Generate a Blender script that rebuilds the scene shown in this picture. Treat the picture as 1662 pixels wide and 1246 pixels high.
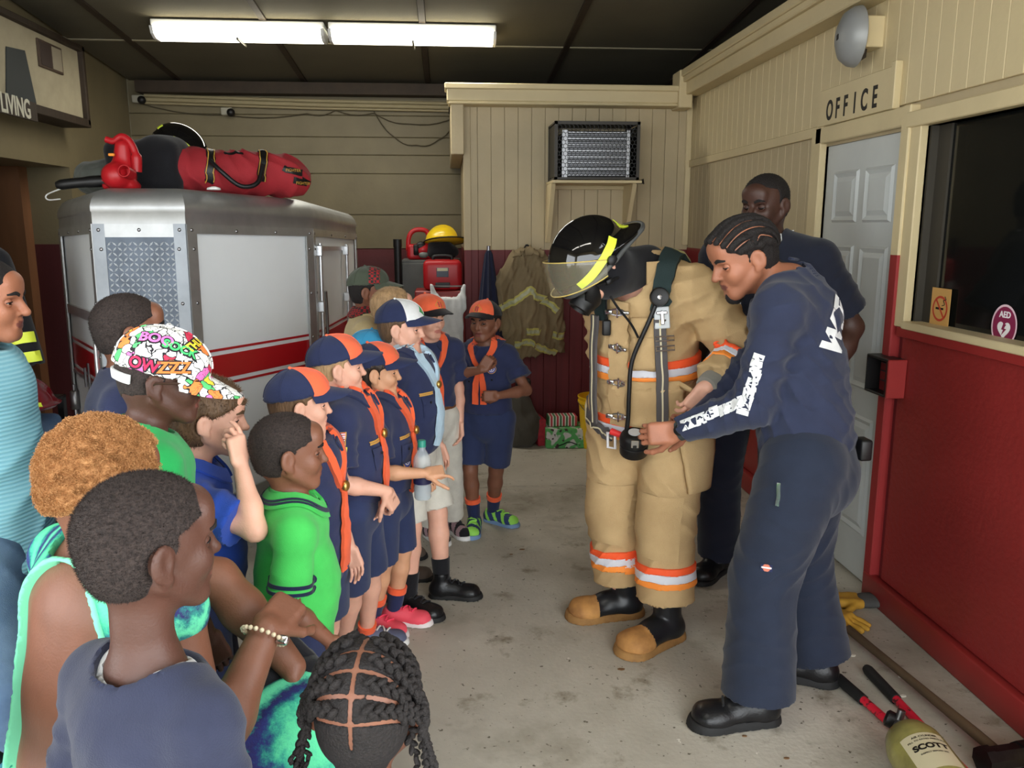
import bpy, bmesh, math, random
import numpy as np
from mathutils import Vector, Matrix
for o in list(bpy.data.objects): bpy.data.objects.remove(o, do_unlink=True)
SC = bpy.context.scene; COL = SC.collection
R = math.radians
# ---------------------------------------------------------------- camera, sky, light, exposure
FPX = 1340.0; CH = 1.61; YAW = R(4.5); PIT = R(10.9)
cam_d = bpy.data.cameras.new('camera'); cam = bpy.data.objects.new('camera', cam_d); COL.objects.link(cam)
cam.location = (0, 0, CH); cam.rotation_euler = (math.pi/2 - PIT, 0, -YAW)
cam_d.sensor_fit = 'HORIZONTAL'; cam_d.sensor_width = 36.0; cam_d.lens = 36.0*FPX/1662; cam_d.clip_start = .02
SC.camera = cam
wd = bpy.data.worlds.new('daylight_sky'); SC.world = wd; wd.use_nodes = True
bgn = wd.node_tree.nodes['Background']; bgn.inputs[0].default_value = (0.93, 0.97, 1.0, 1); bgn.inputs[1].default_value = 2.4
vs = SC.view_settings; vs.view_transform = 'Standard'; vs.look = 'None'; vs.gamma = 1.0; vs.use_curve_mapping = False; vs.exposure = 1.36
def area_light(name, loc, rot, sx, sy, power, color=(1, 1, 1), portal=False, spread=None):
    l = bpy.data.lights.new(name, 'AREA'); l.shape = 'RECTANGLE'; l.size = sx; l.size_y = sy; l.energy = power; l.color = color
    if spread: l.spread = spread
    o = bpy.data.objects.new(name, l); o.location = loc; o.rotation_euler = rot; COL.objects.link(o)
    if portal: l.cycles.is_portal = True
    return o
# the wide open garage front behind the camera lets the sky in; both side openings are unseen additions for daylight
area_light('garage_opening_portal', (-0.3, -1.6, 1.55), (R(90), 0, R(180)), 5.4, 3.0, 1, portal=True)
area_light('added_left_opening_portal', (-2.9, -.2, 1.5), (0, R(-90), 0), 2.8, 3.2, 1, portal=True)
area_light('added_right_opening_portal', (2.0, -.6, 1.6), (0, R(90), 0), 3.1, 3.0, 1, portal=True)
# light of the fluorescent tubes, under each of the two fixtures seen, plus two unseen fill lamps added to brighten the foreground
for lx, ly, lz in ((-1.37, 6.12, 2.83), (-.2, 6.12, 2.83), (-1.3, 1.2, 3.12), (-0.0, 1.2, 3.12)):
    area_light('tube_and_fill_light', (lx, ly, lz), (0, 0, 0), 1.15, .16, 4.0, (1.0, .96, .86))
_cp, _sp, _cy, _sy = math.cos(PIT), math.sin(PIT), math.cos(YAW), math.sin(YAW)
_F = np.array([_sy*_cp, _cy*_cp, -_sp]); _R = np.array([_cy, -_sy, 0.0]); _U = np.cross(_R, _F)
def ray(px, py): return _F + _R*(px-831)/FPX + _U*(623-py)/FPX
def at(px, py, Y): r = ray(px, py); return np.array([0, 0, CH]) + r*(Y/r[1])      # point at depth Y
def atz(px, py, z=0.0): r = ray(px, py); return np.array([0, 0, CH]) + r*((z-CH)/r[2])
def atx(px, py, X): r = ray(px, py); return np.array([0, 0, CH]) + r*(X/r[0])
# ---------------------------------------------------------------- materials
def lin(c):
    out = []
    for v in c:
        v = v/255.0; out.append(v/12.92 if v <= .04045 else ((v+.055)/1.055)**2.4)
    return tuple(out)
_M = {}
def mat(name, rgb, rough=.6, metal=0.0, var=0.0, vscale=6.0, bump=0.0, bscale=60.0, rgb2=None, stretch=None, coat=0.0, emit=0.0,
        trans=0.0, alpha=1.0, ior=1.45, detail=4.0, sharp=None, sheen=0.0, spec=None):
    if name in _M: return _M[name]
    m = bpy.data.materials.new(name); m.use_nodes = True; nt = m.node_tree; b = nt.nodes['Principled BSDF']
    c = lin(rgb); b.inputs['Base Color'].default_value = (*c, 1); b.inputs['Roughness'].default_value = rough; b.inputs['Metallic'].default_value = metal
    b.inputs['Coat Weight'].default_value = coat; b.inputs['IOR'].default_value = ior
    if sheen: b.inputs['Sheen Weight'].default_value = sheen
    if spec is not None: b.inputs['Specular IOR Level'].default_value = spec
    if trans: b.inputs['Transmission Weight'].default_value = trans
    if alpha < 1: b.inputs['Alpha'].default_value = alpha
    if emit: b.inputs['Emission Color'].default_value = (*c, 1); b.inputs['Emission Strength'].default_value = emit
    if var or bump or rgb2:
        tc = nt.nodes.new('ShaderNodeTexCoord'); mp = nt.nodes.new('ShaderNodeMapping'); nt.links.new(tc.outputs['Object'], mp.inputs[0])
        if stretch: mp.inputs['Scale'].default_value = stretch
        if var or rgb2:
            n = nt.nodes.new('ShaderNodeTexNoise'); n.inputs['Scale'].default_value = vscale; n.inputs['Detail'].default_value = detail; n.inputs['Roughness'].default_value = .6
            nt.links.new(mp.outputs[0], n.inputs['Vector'])
            rp = nt.nodes.new('ShaderNodeValToRGB')
            lo, hi = (sharp or (.3, .7)); rp.color_ramp.elements[0].position = lo; rp.color_ramp.elements[1].position = hi
            if rgb2: c0, c1 = c, lin(rgb2)
            else: c0 = tuple(v*(1-var) for v in c); c1 = tuple(min(1, v*(1+var)) for v in c)
            rp.color_ramp.elements[0].color = (*c0, 1); rp.color_ramp.elements[1].color = (*c1, 1)
            nt.links.new(n.outputs[0], rp.inputs[0]); nt.links.new(rp.outputs[0], b.inputs['Base Color'])
        if bump:
            n2 = nt.nodes.new('ShaderNodeTexNoise'); n2.inputs['Scale'].default_value = bscale; n2.inputs['Detail'].default_value = 3
            nt.links.new(mp.outputs[0], n2.inputs['Vector'])
            bp = nt.nodes.new('ShaderNodeBump'); bp.inputs['Strength'].default_value = bump; bp.inputs['Distance'].default_value = .01
            nt.links.new(n2.outputs[0], bp.inputs['Height']); nt.links.new(bp.outputs[0], b.inputs['Normal'])
    _M[name] = m; return m
def nodes(m): return m.node_tree.nodes, m.node_tree.links, m.node_tree.nodes['Principled BSDF']
# ---------------------------------------------------------------- mesh helpers
class MB:
    """collects geometry of ONE object"""
    def __init__(s): s.v = []; s.f = []; s.m = []; s.mats = []; s.cur = 0; s.smooth = []
    def use(s, m):
        if m not in s.mats: s.mats.append(m)
        s.cur = s.mats.index(m); return s
    def add(s, verts, faces, smooth=False):
        o = len(s.v); s.v.extend([tuple(map(float, v)) for v in verts])
        for f in faces: s.f.append(tuple(i+o for i in f)); s.m.append(s.cur); s.smooth.append(smooth)
        return s
    def box(s, a, b, M=None):
        a = np.minimum(a, b) if False else a
        (x0, y0, z0), (x1, y1, z1) = a, b
        vs = [(x0,y0,z0),(x1,y0,z0),(x1,y1,z0),(x0,y1,z0),(x0,y0,z1),(x1,y0,z1),(x1,y1,z1),(x0,y1,z1)]
        if M is not None: vs = [M @ Vector(v) for v in vs]
        return s.add(vs, [(0,3,2,1),(4,5,6,7),(0,1,5,4),(1,2,6,5),(2,3,7,6),(3,0,4,7)])
    def bbox(s, a, b, r=.01, n=2, M=None):
        """box with rounded vertical and horizontal edges"""
        bm = bmesh.new(); bmesh.ops.create_cube(bm, size=1)
        a = np.array(a, float); b = np.array(b, float)
        for v in bm.verts: v.co = Vector((a+b)/2 + np.array(v.co)*(b-a))
        bmesh.ops.bevel(bm, geom=list(bm.edges), offset=r, segments=n, affect='EDGES', profile=.5)
        return s.bm(bm, M, n > 1)
    def bm(s, bm, M=None, smooth=False):
        bm.verts.index_update()
        vs = [(M @ v.co) if M is not None else v.co.copy() for v in bm.verts]
        s.add(vs, [[v.index for v in f.verts] for f in bm.faces], smooth); bm.free(); return s
    def tube(s, pts, r, n=10, cap=True, closed=False, flat=None):
        """swept round tube; r scalar or per point; flat=(axis,scale) squashes the section"""
        P = [np.array(p, float) for p in pts]; N = len(P)
        rs = [r]*N if np.isscalar(r) else list(r)
        ups = np.array([0, 0, 1.0]); vs = []; prev = None
        for i, p in enumerate(P):
            if closed: t = P[(i+1) % N]-P[i-1]
            else: t = P[min(i+1, N-1)]-P[max(i-1, 0)]
            t = t/(np.linalg.norm(t)+1e-9)
            if prev is None:
                a = np.cross(t, ups)
                if np.linalg.norm(a) < 1e-3: a = np.cross(t, [1.0, 0, 0])
            else: a = prev - t*np.dot(prev, t)
            a /= np.linalg.norm(a)+1e-9; b = np.cross(t, a); prev = a
            for k in range(n):
                q = 2*math.pi*k/n; vs.append(p + rs[i]*(a*math.cos(q)+b*math.sin(q)))
        fs = []
        for i in range(N if closed else N-1):
            j = (i+1) % N
            for k in range(n): k2 = (k+1) % n; fs.append((i*n+k, i*n+k2, j*n+k2, j*n+k))
        s.add(vs, fs, True)
        if cap and not closed:
            o = len(s.v)-len(vs)
            s.f.append(tuple(o+k for k in reversed(range(n)))); s.m.append(s.cur); s.smooth.append(False)
            s.f.append(tuple(o+(N-1)*n+k for k in range(n))); s.m.append(s.cur); s.smooth.append(False)
        return s
    def lathe(s, prof, n=24, M=None, smooth=True):
        """prof: (r,z) list"""
        vs = []; fs = []
        for r_, z in prof:
            for k in range(n): q = 2*math.pi*k/n; vs.append(Vector((r_*math.cos(q), r_*math.sin(q), z)))
        for i in range(len(prof)-1):
            for k in range(n): k2 = (k+1) % n; fs.append((i*n+k, i*n+k2, (i+1)*n+k2, (i+1)*n+k))
        if prof[0][0] > 1e-4: fs.append(tuple(reversed(range(n))))
        if prof[-1][0] > 1e-4: fs.append(tuple((len(prof)-1)*n+k for k in range(n)))
        if M is not None: vs = [M @ v for v in vs]
        return s.add(vs, fs, smooth)
    def ball(s, c, r, n=12, M=None):
        r = (r, r, r) if np.isscalar(r) else r
        vs = []; fs = []
        for i in range(n+1):
            th = math.pi*i/n
            for k in range(2*n): q = math.pi*k/n; vs.append((math.sin(th)*math.cos(q)*r[0], math.sin(th)*math.sin(q)*r[1], math.cos(th)*r[2]))
        for i in range(n):
            for k in range(2*n): k2 = (k+1) % (2*n); fs.append((i*2*n+k, (i+1)*2*n+k, (i+1)*2*n+k2, i*2*n+k2))
        vs = [Vector(v) for v in vs]
        if M is not None: vs = [M @ v for v in vs]
        return s.add([tuple(np.array(v)+np.array(c)) for v in vs], fs, True)
    def prism(s, poly, h0, h1, M=None, smooth=False):
        """poly: 2D outline (ccw) extruded along local z"""
        n = len(poly); vs = [Vector((x, y, h0)) for x, y in poly]+[Vector((x, y, h1)) for x, y in poly]
        fs = [tuple(reversed(range(n))), tuple(range(n, 2*n))]+[(i, (i+1) % n, n+(i+1) % n, n+i) for i in range(n)]
        if M is not None: vs = [M @ v for v in vs]
        return s.add(vs, fs, smooth)
    def build(s, name, m=None, parent=None, loc=None, **kw):
        me = bpy.data.meshes.new(name)
        me.from_pydata(s.v, [], s.f); me.update()
        ms = s.mats if s.mats else [m]
        for q in ms: me.materials.append(q)
        if s.mats: me.polygons.foreach_set('material_index', s.m)
        me.polygons.foreach_set('use_smooth', s.smooth)
        if any(s.smooth): me.set_sharp_from_angle(angle=R(48))
        o = bpy.data.objects.new(name, me); COL.objects.link(o)
        if parent is not None: o.parent = parent
        if loc is not None: o.location = loc
        for k, v in kw.items(): o[k] = v
        return o
def thing(name, label, cat, loc=(0, 0, 0), rotz=0.0, group=None, rot=None):
    o = bpy.data.objects.new(name, None); COL.objects.link(o); o.location = loc
    o.rotation_euler = rot if rot else (0, 0, rotz); o.empty_display_size = .05
    o['label'] = label; o['category'] = cat
    if group: o['group'] = group
    return o
def tag(o, label, cat, group=None):
    o['label'] = label; o['category'] = cat
    if group: o['group'] = group
    return o
def struct(o): o['kind'] = 'structure'; return o
def copy_obj(o, name=None, parent=None, loc=None):
    c = o.copy(); COL.objects.link(c)
    if parent is not None: c.parent = parent
    if loc is not None: c.location = loc
    return c
def frame(origin, u, v):
    """4x4 with x=u, y=v, z=u x v"""
    u = Vector(u).normalized(); v = Vector(v); v = (v-u*v.dot(u)).normalized(); w = u.cross(v)
    M = Matrix.Identity(4); M.col[0][:3] = u; M.col[1][:3] = v; M.col[2][:3] = w; M.col[3][:3] = Vector(origin); return M
def text_mesh(txt, size, depth=.002, bold=0.0, shear=0.0, spacing=1.0, align='CENTER'):
    """verts, faces of extruded lettering in the xy plane"""
    cu = bpy.data.curves.new('lettering', 'FONT'); cu.body = txt; cu.size = size; cu.extrude = depth; cu.offset = bold; cu.shear = shear
    cu.space_character = spacing; cu.align_x = align; cu.align_y = 'CENTER'; cu.resolution_u = 4
    o = bpy.data.objects.new('lettering', cu); COL.objects.link(o)
    dg = bpy.context.evaluated_depsgraph_get(); me = o.evaluated_get(dg).to_mesh()
    vs = [v.co.copy() for v in me.vertices]; fs = [tuple(p.vertices) for p in me.polygons]
    o.evaluated_get(dg).to_mesh_clear(); bpy.data.objects.remove(o); bpy.data.curves.remove(cu)
    return vs, fs
def letters(name, txt, size, M, m, parent=None, sx=1.0, **k):
    vs, fs = text_mesh(txt, size, **k); b = MB()
    b.add([M @ Vector((v.x*sx, v.y, v.z)) for v in vs], fs); return b.build(name, m, parent)
# ================================================================ ROOM
XR, XL, YB, YP, XP = 1.845, -2.72, 7.7, 6.3, 0.14          # right wall, left wall, back wall, partition and its free corner
def zc(Y): return 2.83+.084*(7.7-Y)                        # sloping ceiling
def paint_mat(name, top, low, zcut, var=.08, rough=.55, bump=.12, bscale=35):
    """two paints on one wall: cream over a red dado, meeting at height zcut"""
    m = mat(name, top, rough, var=var, vscale=2.2, bump=bump, bscale=bscale); nt, lk, b = nodes(m)
    src = b.inputs['Base Color'].links[0].from_socket
    ge = nt.new('ShaderNodeNewGeometry'); sp = nt.new('ShaderNodeSeparateXYZ'); lk.new(ge.outputs['Position'], sp.inputs[0])
    gt = nt.new('ShaderNodeMath'); gt.operation = 'LESS_THAN'; lk.new(sp.outputs['Z'], gt.inputs[0]); gt.inputs[1].default_value = zcut
    n = nt.new('ShaderNodeTexNoise'); n.inputs['Scale'].default_value = 3; n.inputs['Detail'].default_value = 6
    rp = nt.new('ShaderNodeValToRGB'); c = lin(low); rp.color_ramp.elements[0].position = .3; rp.color_ramp.elements[1].position = .75
    rp.color_ramp.elements[0].color = (*[v*.8 for v in c], 1); rp.color_ramp.elements[1].color = (*[v*1.15 for v in c], 1); lk.new(n.outputs[0], rp.inputs[0])
    mx = nt.new('ShaderNodeMix'); mx.data_type = 'RGBA'; lk.new(gt.outputs[0], mx.inputs[0]); lk.new(src, mx.inputs[6]); lk.new(rp.outputs[0], mx.inputs[7])
    lk.new(mx.outputs[2], b.inputs['Base Color']); return m
CREAM = (206, 189, 148); RED = (132, 40, 38)
m_wall = paint_mat('cream_and_red_paint', (184, 168, 134), (110, 36, 40), 1.425)
m_wallb = paint_mat('darker_cream_and_red_paint', (112, 102, 76), (86, 32, 36), 1.40, var=.12)  # same scheme in darker tones than the partition
m_cream = mat('cream_paint', CREAM, .5, var=.06, vscale=3, bump=.08, bscale=40)
m_red = mat('red_paint', RED, .38, var=.12, vscale=2.5, bump=.25, bscale=45)
m_redt = mat('red_trim_paint', (142, 42, 40), .4, var=.1, vscale=5)
m_brown = mat('dark_brown_wood', (52, 40, 28), .7, var=.25, vscale=8, stretch=(1, 6, 1))
m_ceil = mat('ceiling_board', (92, 86, 70), .85, var=.1, vscale=1.5, bump=.1, bscale=80)
m_black = mat('black_plastic', (16, 16, 17), .45)
m_dark = mat('unlit_shade_black', (14, 13, 12), .9)  # near-black colour stands in for the unlit space over the office
m_steel = mat('brushed_steel', (150, 150, 152), .32, 1.0, var=.15, vscale=12)
m_white = mat('white_plastic', (225, 225, 222), .4)
# concrete floor
m_floor = mat('stained_concrete', (164, 158, 144), .58, rgb2=(204, 198, 184), vscale=1.3, detail=8, bump=.16, bscale=60)
nt, lk, b = nodes(m_floor); src = b.inputs['Base Color'].links[0].from_socket
tc = [x for x in nt if x.type == 'TEX_COORD'][0]
def stain(scale, lo, hi, col, src, detail=6, rough=.65, off=0):
    mp = nt.new('ShaderNodeMapping'); mp.inputs['Location'].default_value = (off, off*1.7, 0); lk.new(tc.outputs['Object'], mp.inputs[0])
    n = nt.new('ShaderNodeTexNoise'); n.inputs['Scale'].default_value = scale; n.inputs['Detail'].default_value = detail; n.inputs['Roughness'].default_value = rough; lk.new(mp.outputs[0], n.inputs['Vector'])
    rp = nt.new('ShaderNodeValToRGB'); rp.color_ramp.elements[0].position = lo; rp.color_ramp.elements[1].position = hi; lk.new(n.outputs[0], rp.inputs[0])
    mx = nt.new('ShaderNodeMix'); mx.data_type = 'RGBA'; lk.new(rp.outputs[0], mx.inputs[0]); lk.new(src, mx.inputs[6]); mx.inputs[7].default_value = (*lin(col), 1); return mx.outputs[2]
src = stain(1.1, .50, .72, (122, 114, 96), src, off=3)
src = stain(4.5, .58, .70, (128, 119, 100), src, off=9)
src = stain(2.2, .62, .74, (200, 194, 180), src, off=17)
src = stain(38, .66, .72, (96, 90, 76), src, detail=2, off=5)
src = stain(26, .71, .74, (226, 222, 210), src, detail=3, off=21)
lk.new(src, b.inputs['Base Color'])
fl = MB(); fl.box((-9, -9.0, -.12), (9, 8.2, 0)); struct(fl.build('floor', m_floor))
crk = MB()                                                  # saw-cut control joint across the back of the slab
crk.box((-.2, 4.93, .0005), (1.845, 4.955, .003)); 
jt = crk.build('floor_joint', mat('joint_filler', (176, 170, 156), .8, var=.2, vscale=20)); struct(jt); jt.parent = bpy.data.objects['floor']
# ceiling: boards between dark battens
ce = MB()
def cbox(mb, x0, x1, y0, y1, t0, t1):
    vs = [(x, y, zc(y)+t) for t in (t0, t1) for x, y in ((x0, y0), (x1, y0), (x1, y1), (x0, y1))]
    mb.add(vs, [(0, 3, 2, 1), (4, 5, 6, 7), (0, 1, 5, 4), (1, 2, 6, 5), (2, 3, 7, 6), (3, 0, 4, 7)])
cbox(ce, -2.9, 2.05, -2.2, 8.0, .03, .12); cbox(ce, 2.05, 5.2, .95, 8.0, .03, .12); ceil_o = struct(ce.build('ceiling', m_dark))
xs = [-2.27+1.065*i for i in range(-1, 8)]; ys = [8.9, 6.55, 4.15, 1.75, -.65, -2.2]
for i in range(len(xs)-1):
    for j in range(len(ys)-1):
        if xs[i] > 1.8 and ys[j] < 2: continue
        p = MB(); cbox(p, max(xs[i], -2.72)+.025, xs[i+1]-.025, ys[j+1]+.006, min(ys[j], 7.75)-.006, 0, .03); p.build('ceiling_board', m_ceil, ceil_o)
for x in xs[1:]:
    p = MB(); cbox(p, x-.022, x+.022, -2.2 if x < 2 else 1.0, 7.7, -.012, .03); p.build('batten', m_brown, ceil_o)
for y in ys[1:-1]:
    p = MB(); cbox(p, -2.72, 5 if y > 1 else 2.0, y-.012, y+.012, -.006, .03); p.build('seam_strip', mat('pale_seam', (150, 142, 118), .7), ceil_o)
# back wall: wide lapped boards
bw = MB(); bw.box((XL-.1, YB+.02, 0), (5.2, YB+.15, 3.05)); wb = struct(bw.build('wall_back', m_wallb))
lap = [0, .62, 1.08, 1.395, 1.70, 2.06, 2.222, 2.375, 2.56, 2.9]
for a, c in zip(lap, lap[1:]):
    p = MB(); p.bbox((XL, YB, a+.002), (2.2, YB+.03, c-.002), .004, 1); p.build('lap_board', m_wallb, wb)
p = MB(); p.box((XL+.12, YB-.16, 2.715), (1.9, YB, 2.81)); p.build('beam', m_brown, wb)
for z, r_, dy in ((2.675, .016, .03), (2.64, .02, .05), (2.615, .014, .03)):
    p = MB(); p.tube([(XL+.15, YB-dy, z+.03), (-1.2, YB-dy, z), (.6, YB-dy, z-.015)], r_, 8); p.build('conduit_pipe', mat('painted_pipe', (150, 138, 106), .6), wb)
p = MB()
p.box((-.62, YB-.012, 1.705), (0.02, YB, 1.745)); p.build('wall_rail', m_wallb, wb)
m_cable = mat('dirty_cable', (70, 62, 44), .7)
for pts in ([(-2.62, 2.64), (-1.9, 2.55), (-1.2, 2.57), (-.95, 2.60), (-.62, 2.58)], [(-.62, 2.60), (-.45, 2.38), (-.25, 2.31), (-.05, 2.36), (.1, 2.52)], [(-.62, 2.58), (-.3, 2.49), (.1, 2.55)]):
    q = []
    for (xa, za), (xb_, zb) in zip(pts, pts[1:]):
        for t in np.linspace(0, 1, 6): q.append((xa+(xb_-xa)*t, YB-.015, za+(zb-za)*t-.03*math.sin(math.pi*t)))
    c_ = MB(); c_.tube(q, .005, 6); c_.build('wall_cable', m_cable, wb)
# left wall with a deep doorway
lw = MB(); T = .55
lw.box((XL-T, 6.42, 0), (XL, YB, 3.05)); lw.box((XL-T, 5.2, 2.02), (XL, 6.42, 3.05)); lw.box((XL-T, 1.5, 0), (XL, 5.2, 3.7)); lw.box((XL-T, -2.2, 2.9), (XL, 1.5, 3.7)); lw.box((XL-T, -2.2, 0), (XL, -1.9, 2.9))  # gap at the near end is an unseen opening added for daylight
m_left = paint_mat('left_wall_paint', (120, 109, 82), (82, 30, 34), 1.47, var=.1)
struct(lw.build('wall_left', m_left))
dr = MB(); dr.box((XL-T-.06, 5.2, 0), (XL-T, 6.42, 2.02)); d1 = struct(dr.build('door_2', mat('brown_door', (124, 84, 56), .6, var=.2, vscale=6, stretch=(1, 1, .2))))
for z0, z1 in ((.15, .9), (1.05, 1.9)):
    p = MB(); p.bbox((XL-T, 5.35, z0), (XL-T+.012, 6.27, z1), .005, 1); p.build('door_panel', m_brown, d1)
dr = MB(); dr.box((XL-T, 6.30, 0), (XL-.30, 6.42, 2.02)); struct(dr.build('trim_5', mat('brown_door', (124, 84, 56))))
# partition wall of the office (cream boards above, red below), seen straight on
pw = MB(); pw.box((XP+.02, YP+.02, 0), (5, YP+.1, 2.58)); pw.box((XP+.015, YP+.02, 0), (XP+.1, YB, 2.58)); wp = struct(pw.build('wall_partition', m_wall))
n = 17; w = (XR-XP)/n
for i in range(n):
    p = MB(); p.bbox((XP+i*w+.001, YP, 0), (XP+(i+1)*w-.001, YP+.022, 2.5), .0018, 1); p.build('wall_plank', m_wall, wp)
for i in range(13):
    p = MB(); p.bbox((XP, YP+.02+i*.106, 0), (XP+.02, YP+.122+i*.106, 2.5), .003, 1); p.build('wall_plank', m_wall, wp)
p = MB(); p.box((XP+.02, YP-.02, 0), (XR, YP, .09)); struct(p.build('baseboard_back', m_redt))
p = MB(); p.bbox((XP-.006, YP-.012, 0), (XP+.05, YP+.03, 2.5), .004, 1); p.build('corner_board', m_wall, wp)
p = MB(); p.bbox((XR-.045, YP-.02, 1.46), (XR-.0, YP+.0, 2.5), .004, 1); p.build('corner_board', m_cream, wp)
# right wall: boards, door, window, smooth red dado
DY0, DY1, DZ = 3.30, 4.04, 1.985             # office door
WY0, WY1, WZ0, WZ1 = 1.4, 3.17, 1.215, 1.985  # window opening
rw = MB()
for y0, y1, z0, z1 in ((DY1, YP+.1, 0, 2.66), (DY0, DY1, DZ, 2.66), (WY1, DY0, 0, 2.66), (WY0, WY1, 0, WZ0), (WY0, WY1, WZ1, 2.66), (1.0, WY0, 0, 2.66)):
    rw.box((XR+.012, y0, z0), (XR+.12, y1, z1))
wr = struct(rw.build('wall_right', m_wall))  # wall ends early, leaving an unseen opening added to light the faces
pm = {}
def plank(y0, y1, z0, z1, m):
    k = (round(y1-y0, 3), z0, z1)
    if k not in pm:
        p = MB(); p.bbox((0, .0016, 0), (.016, y1-y0-.0016, z1-z0), .0022, 1); pm[k] = p.build('wall_plank', m, wr)
        o = pm[k]
    else: o = copy_obj(pm[k], parent=wr)
    o.location = (XR-.002, y0, z0)
pwid = .0985
y = YP-.02
while y-pwid > DY1+.06:
    plank(y-pwid, y, 1.44, 2.035, m_wall); plank(y-pwid, y, 2.085, 2.53, m_cream); y -= pwid
ylast = y
while y > 1.1:
    plank(y-pwid, y, 2.085, 2.53, m_cream); y -= pwid
rd = MB(); rd.box((XR-.002, DY1+.06, .12), (XR+.014, YP, 1.44)); rd.build('dado_panel', m_redt, wr)
rd = MB(); rd.box((XR-.004, 1.0, .12), (XR+.014, WY1+.02, 1.165)); rd.build('dado_panel', m_red, wr)
rd = MB(); rd.bbox((XR-.022, 1.0, 1.165), (XR+.012, WY1+.045, 1.205), .004, 1); rd.build('dado_cap', m_redt, wr)
r2 = MB(); r2.bbox((XR-.018, DY1-.02, 2.035), (XR+.01, YP, 2.085), .004, 1); r2.build('rail_board', m_cream, wr)
# base boards
for k, (y0, y1) in enumerate(((1.0, DY0-.01), (DY1+.06, YP))):
    p = MB(); p.bbox((XR-.035, y0, 0), (XR+.012, y1, .115), .008, 2); p.use
    struct(p.build('baseboard_right', m_redt))
# fascia: boxed soffit that runs along the office walls
def fascia(name, segs):
    o = None
    for a, b_, m in segs:
        p = MB(); p.bbox(a, b_, .006, 1)
        q = p.build(name if o is None else 'fascia_board', m, o)
        if o is None: o = struct(q)
    return o
fascia('trim_1', (((XR-.11, .95, 2.53), (XR+.02, YP-.14, 2.62), m_cream), ((XR-.135, .95, 2.615), (XR+.02, YP-.14, 2.655), m_cream), ((XR-.15, .95, 2.65), (XR+.02, YP-.14, 2.70), m_cream)))
fascia('trim_2', (((.03, YP-.16, 2.455), (XR-.08, YP+.02, 2.475), m_cream), ((.02, YP-.16, 2.475), (XR-.08, YP+.02, 2.56), m_cream), ((.005, YP-.18, 2.555), (XR-.08, YP+.02, 2.595), m_cream)))
p = MB(); p.bbox((.045, YP-.12, 2.11), (XP, YB, 2.475), .006, 1); q = struct(p.build('trim_3', m_wall))
p = MB(); p.bbox((XR-.16, YP-.2, 2.44), (XR-.06, YP-.0, 2.70), .006, 1); struct(p.build('trim_4', m_cream))
rf = MB(); rf.box((XP-.1, YP, 2.58), (5, YB, 2.60)); rf.box((XR, .95, 2.68), (5, YP, 2.70)); struct(rf.build('roof_slab', m_dark))
# door frame and six panel door (ajar shadow line at the top)
fr = MB()
fr.bbox((XR-.02, DY1, 0), (XR+.1, DY1+.105, DZ+.09), .005, 1)
fr.bbox((XR-.02, DY0-.03, DZ+.012), (XR+.1, DY1+.062, DZ+.09), .005, 1)
fr.bbox((XR-.028, DY0-.062, 0), (XR+.1, DY0, DZ+.09), .005, 1)
frm = struct(fr.build('trim_6', paint_mat('door_frame_paint', CREAM, (150, 42, 42), 1.49)))
db = MB(); db.box((XR+.065, DY0, 0), (XR+.1, DY1, DZ+.012)); db.build('door_stop', m_white, frm)
m_door = mat('white_door_paint', (196, 200, 198), .42, var=.04, vscale=4)
dx = XR+.022
d_ = MB(); d_.bbox((dx, DY0+.003, .012), (dx+.04, DY1-.001, DZ), .003, 1); dob = struct(d_.build('door_1', m_door))
cols = ((DY0+.105, DY0+.345), (DY0+.405, DY0+.645)); rows = ((.22, .76), (.88, 1.52), (1.62, 1.86))
for ya, yb in cols:
    for za, zb in rows:
        p = MB()      # recessed groove ring and raised field
        q = [(ya, za), (yb, za), (yb, zb), (ya, zb)]; ring = []
        for d, h in ((0, 0), (.012, -.009), (.03, -.009), (.052, .004)):
            ring += [(dx-.0005-h*-1 if False else dx-.001-(-h if False else h), y_, z_) for y_, z_ in ((ya+d, za+d), (yb-d, za+d), (yb-d, zb-d), (ya+d, zb-d))]
        ring = [(dx-.0015+(0.0 if i < 4 else (-.010 if i >= 12 else -.0015)), r_[1], r_[2]) for i, r_ in enumerate(ring)]
        ring[0:4] = [(dx+.001, r_[1], r_[2]) for r_ in ring[0:4]]
        ring[4:8] = [(dx-.0105, r_[1], r_[2]) for r_ in ring[4:8]]
        ring[8:12] = [(dx-.001, r_[1], r_[2]) for r_ in ring[8:12]]
        ring[12:16] = [(dx-.010, r_[1], r_[2]) for r_ in ring[12:16]]
        fs = []
        for a in range(3):
            for k in range(4): k2 = (k+1) % 4; fs.append((a*4+k, a*4+k2, a*4+4+k2, a*4+4+k))
        fs.append((12, 13, 14, 15)); p.add(ring, fs); p.build('door_panel', m_door, dob)
p = MB(); p.lathe([(.0, 0), (.03, 0), (.03, .008), (.012, .012), (.012, .035), (.027, .045), (.027, .06), (.0, .068)], 16, Matrix.Translation((dx, DY1-.06, .93)) @ Matrix.Rotation(R(-90), 4, 'Y')); p.build('door_knob', m_steel, dob)
for z in (.25, 1.0, 1.72):
    p = MB(); p.tube([(XR+.012, DY0+.004, z), (XR+.012, DY0+.004, z+.09)], .007, 8); p.build('hinge', m_cream, dob)
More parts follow.
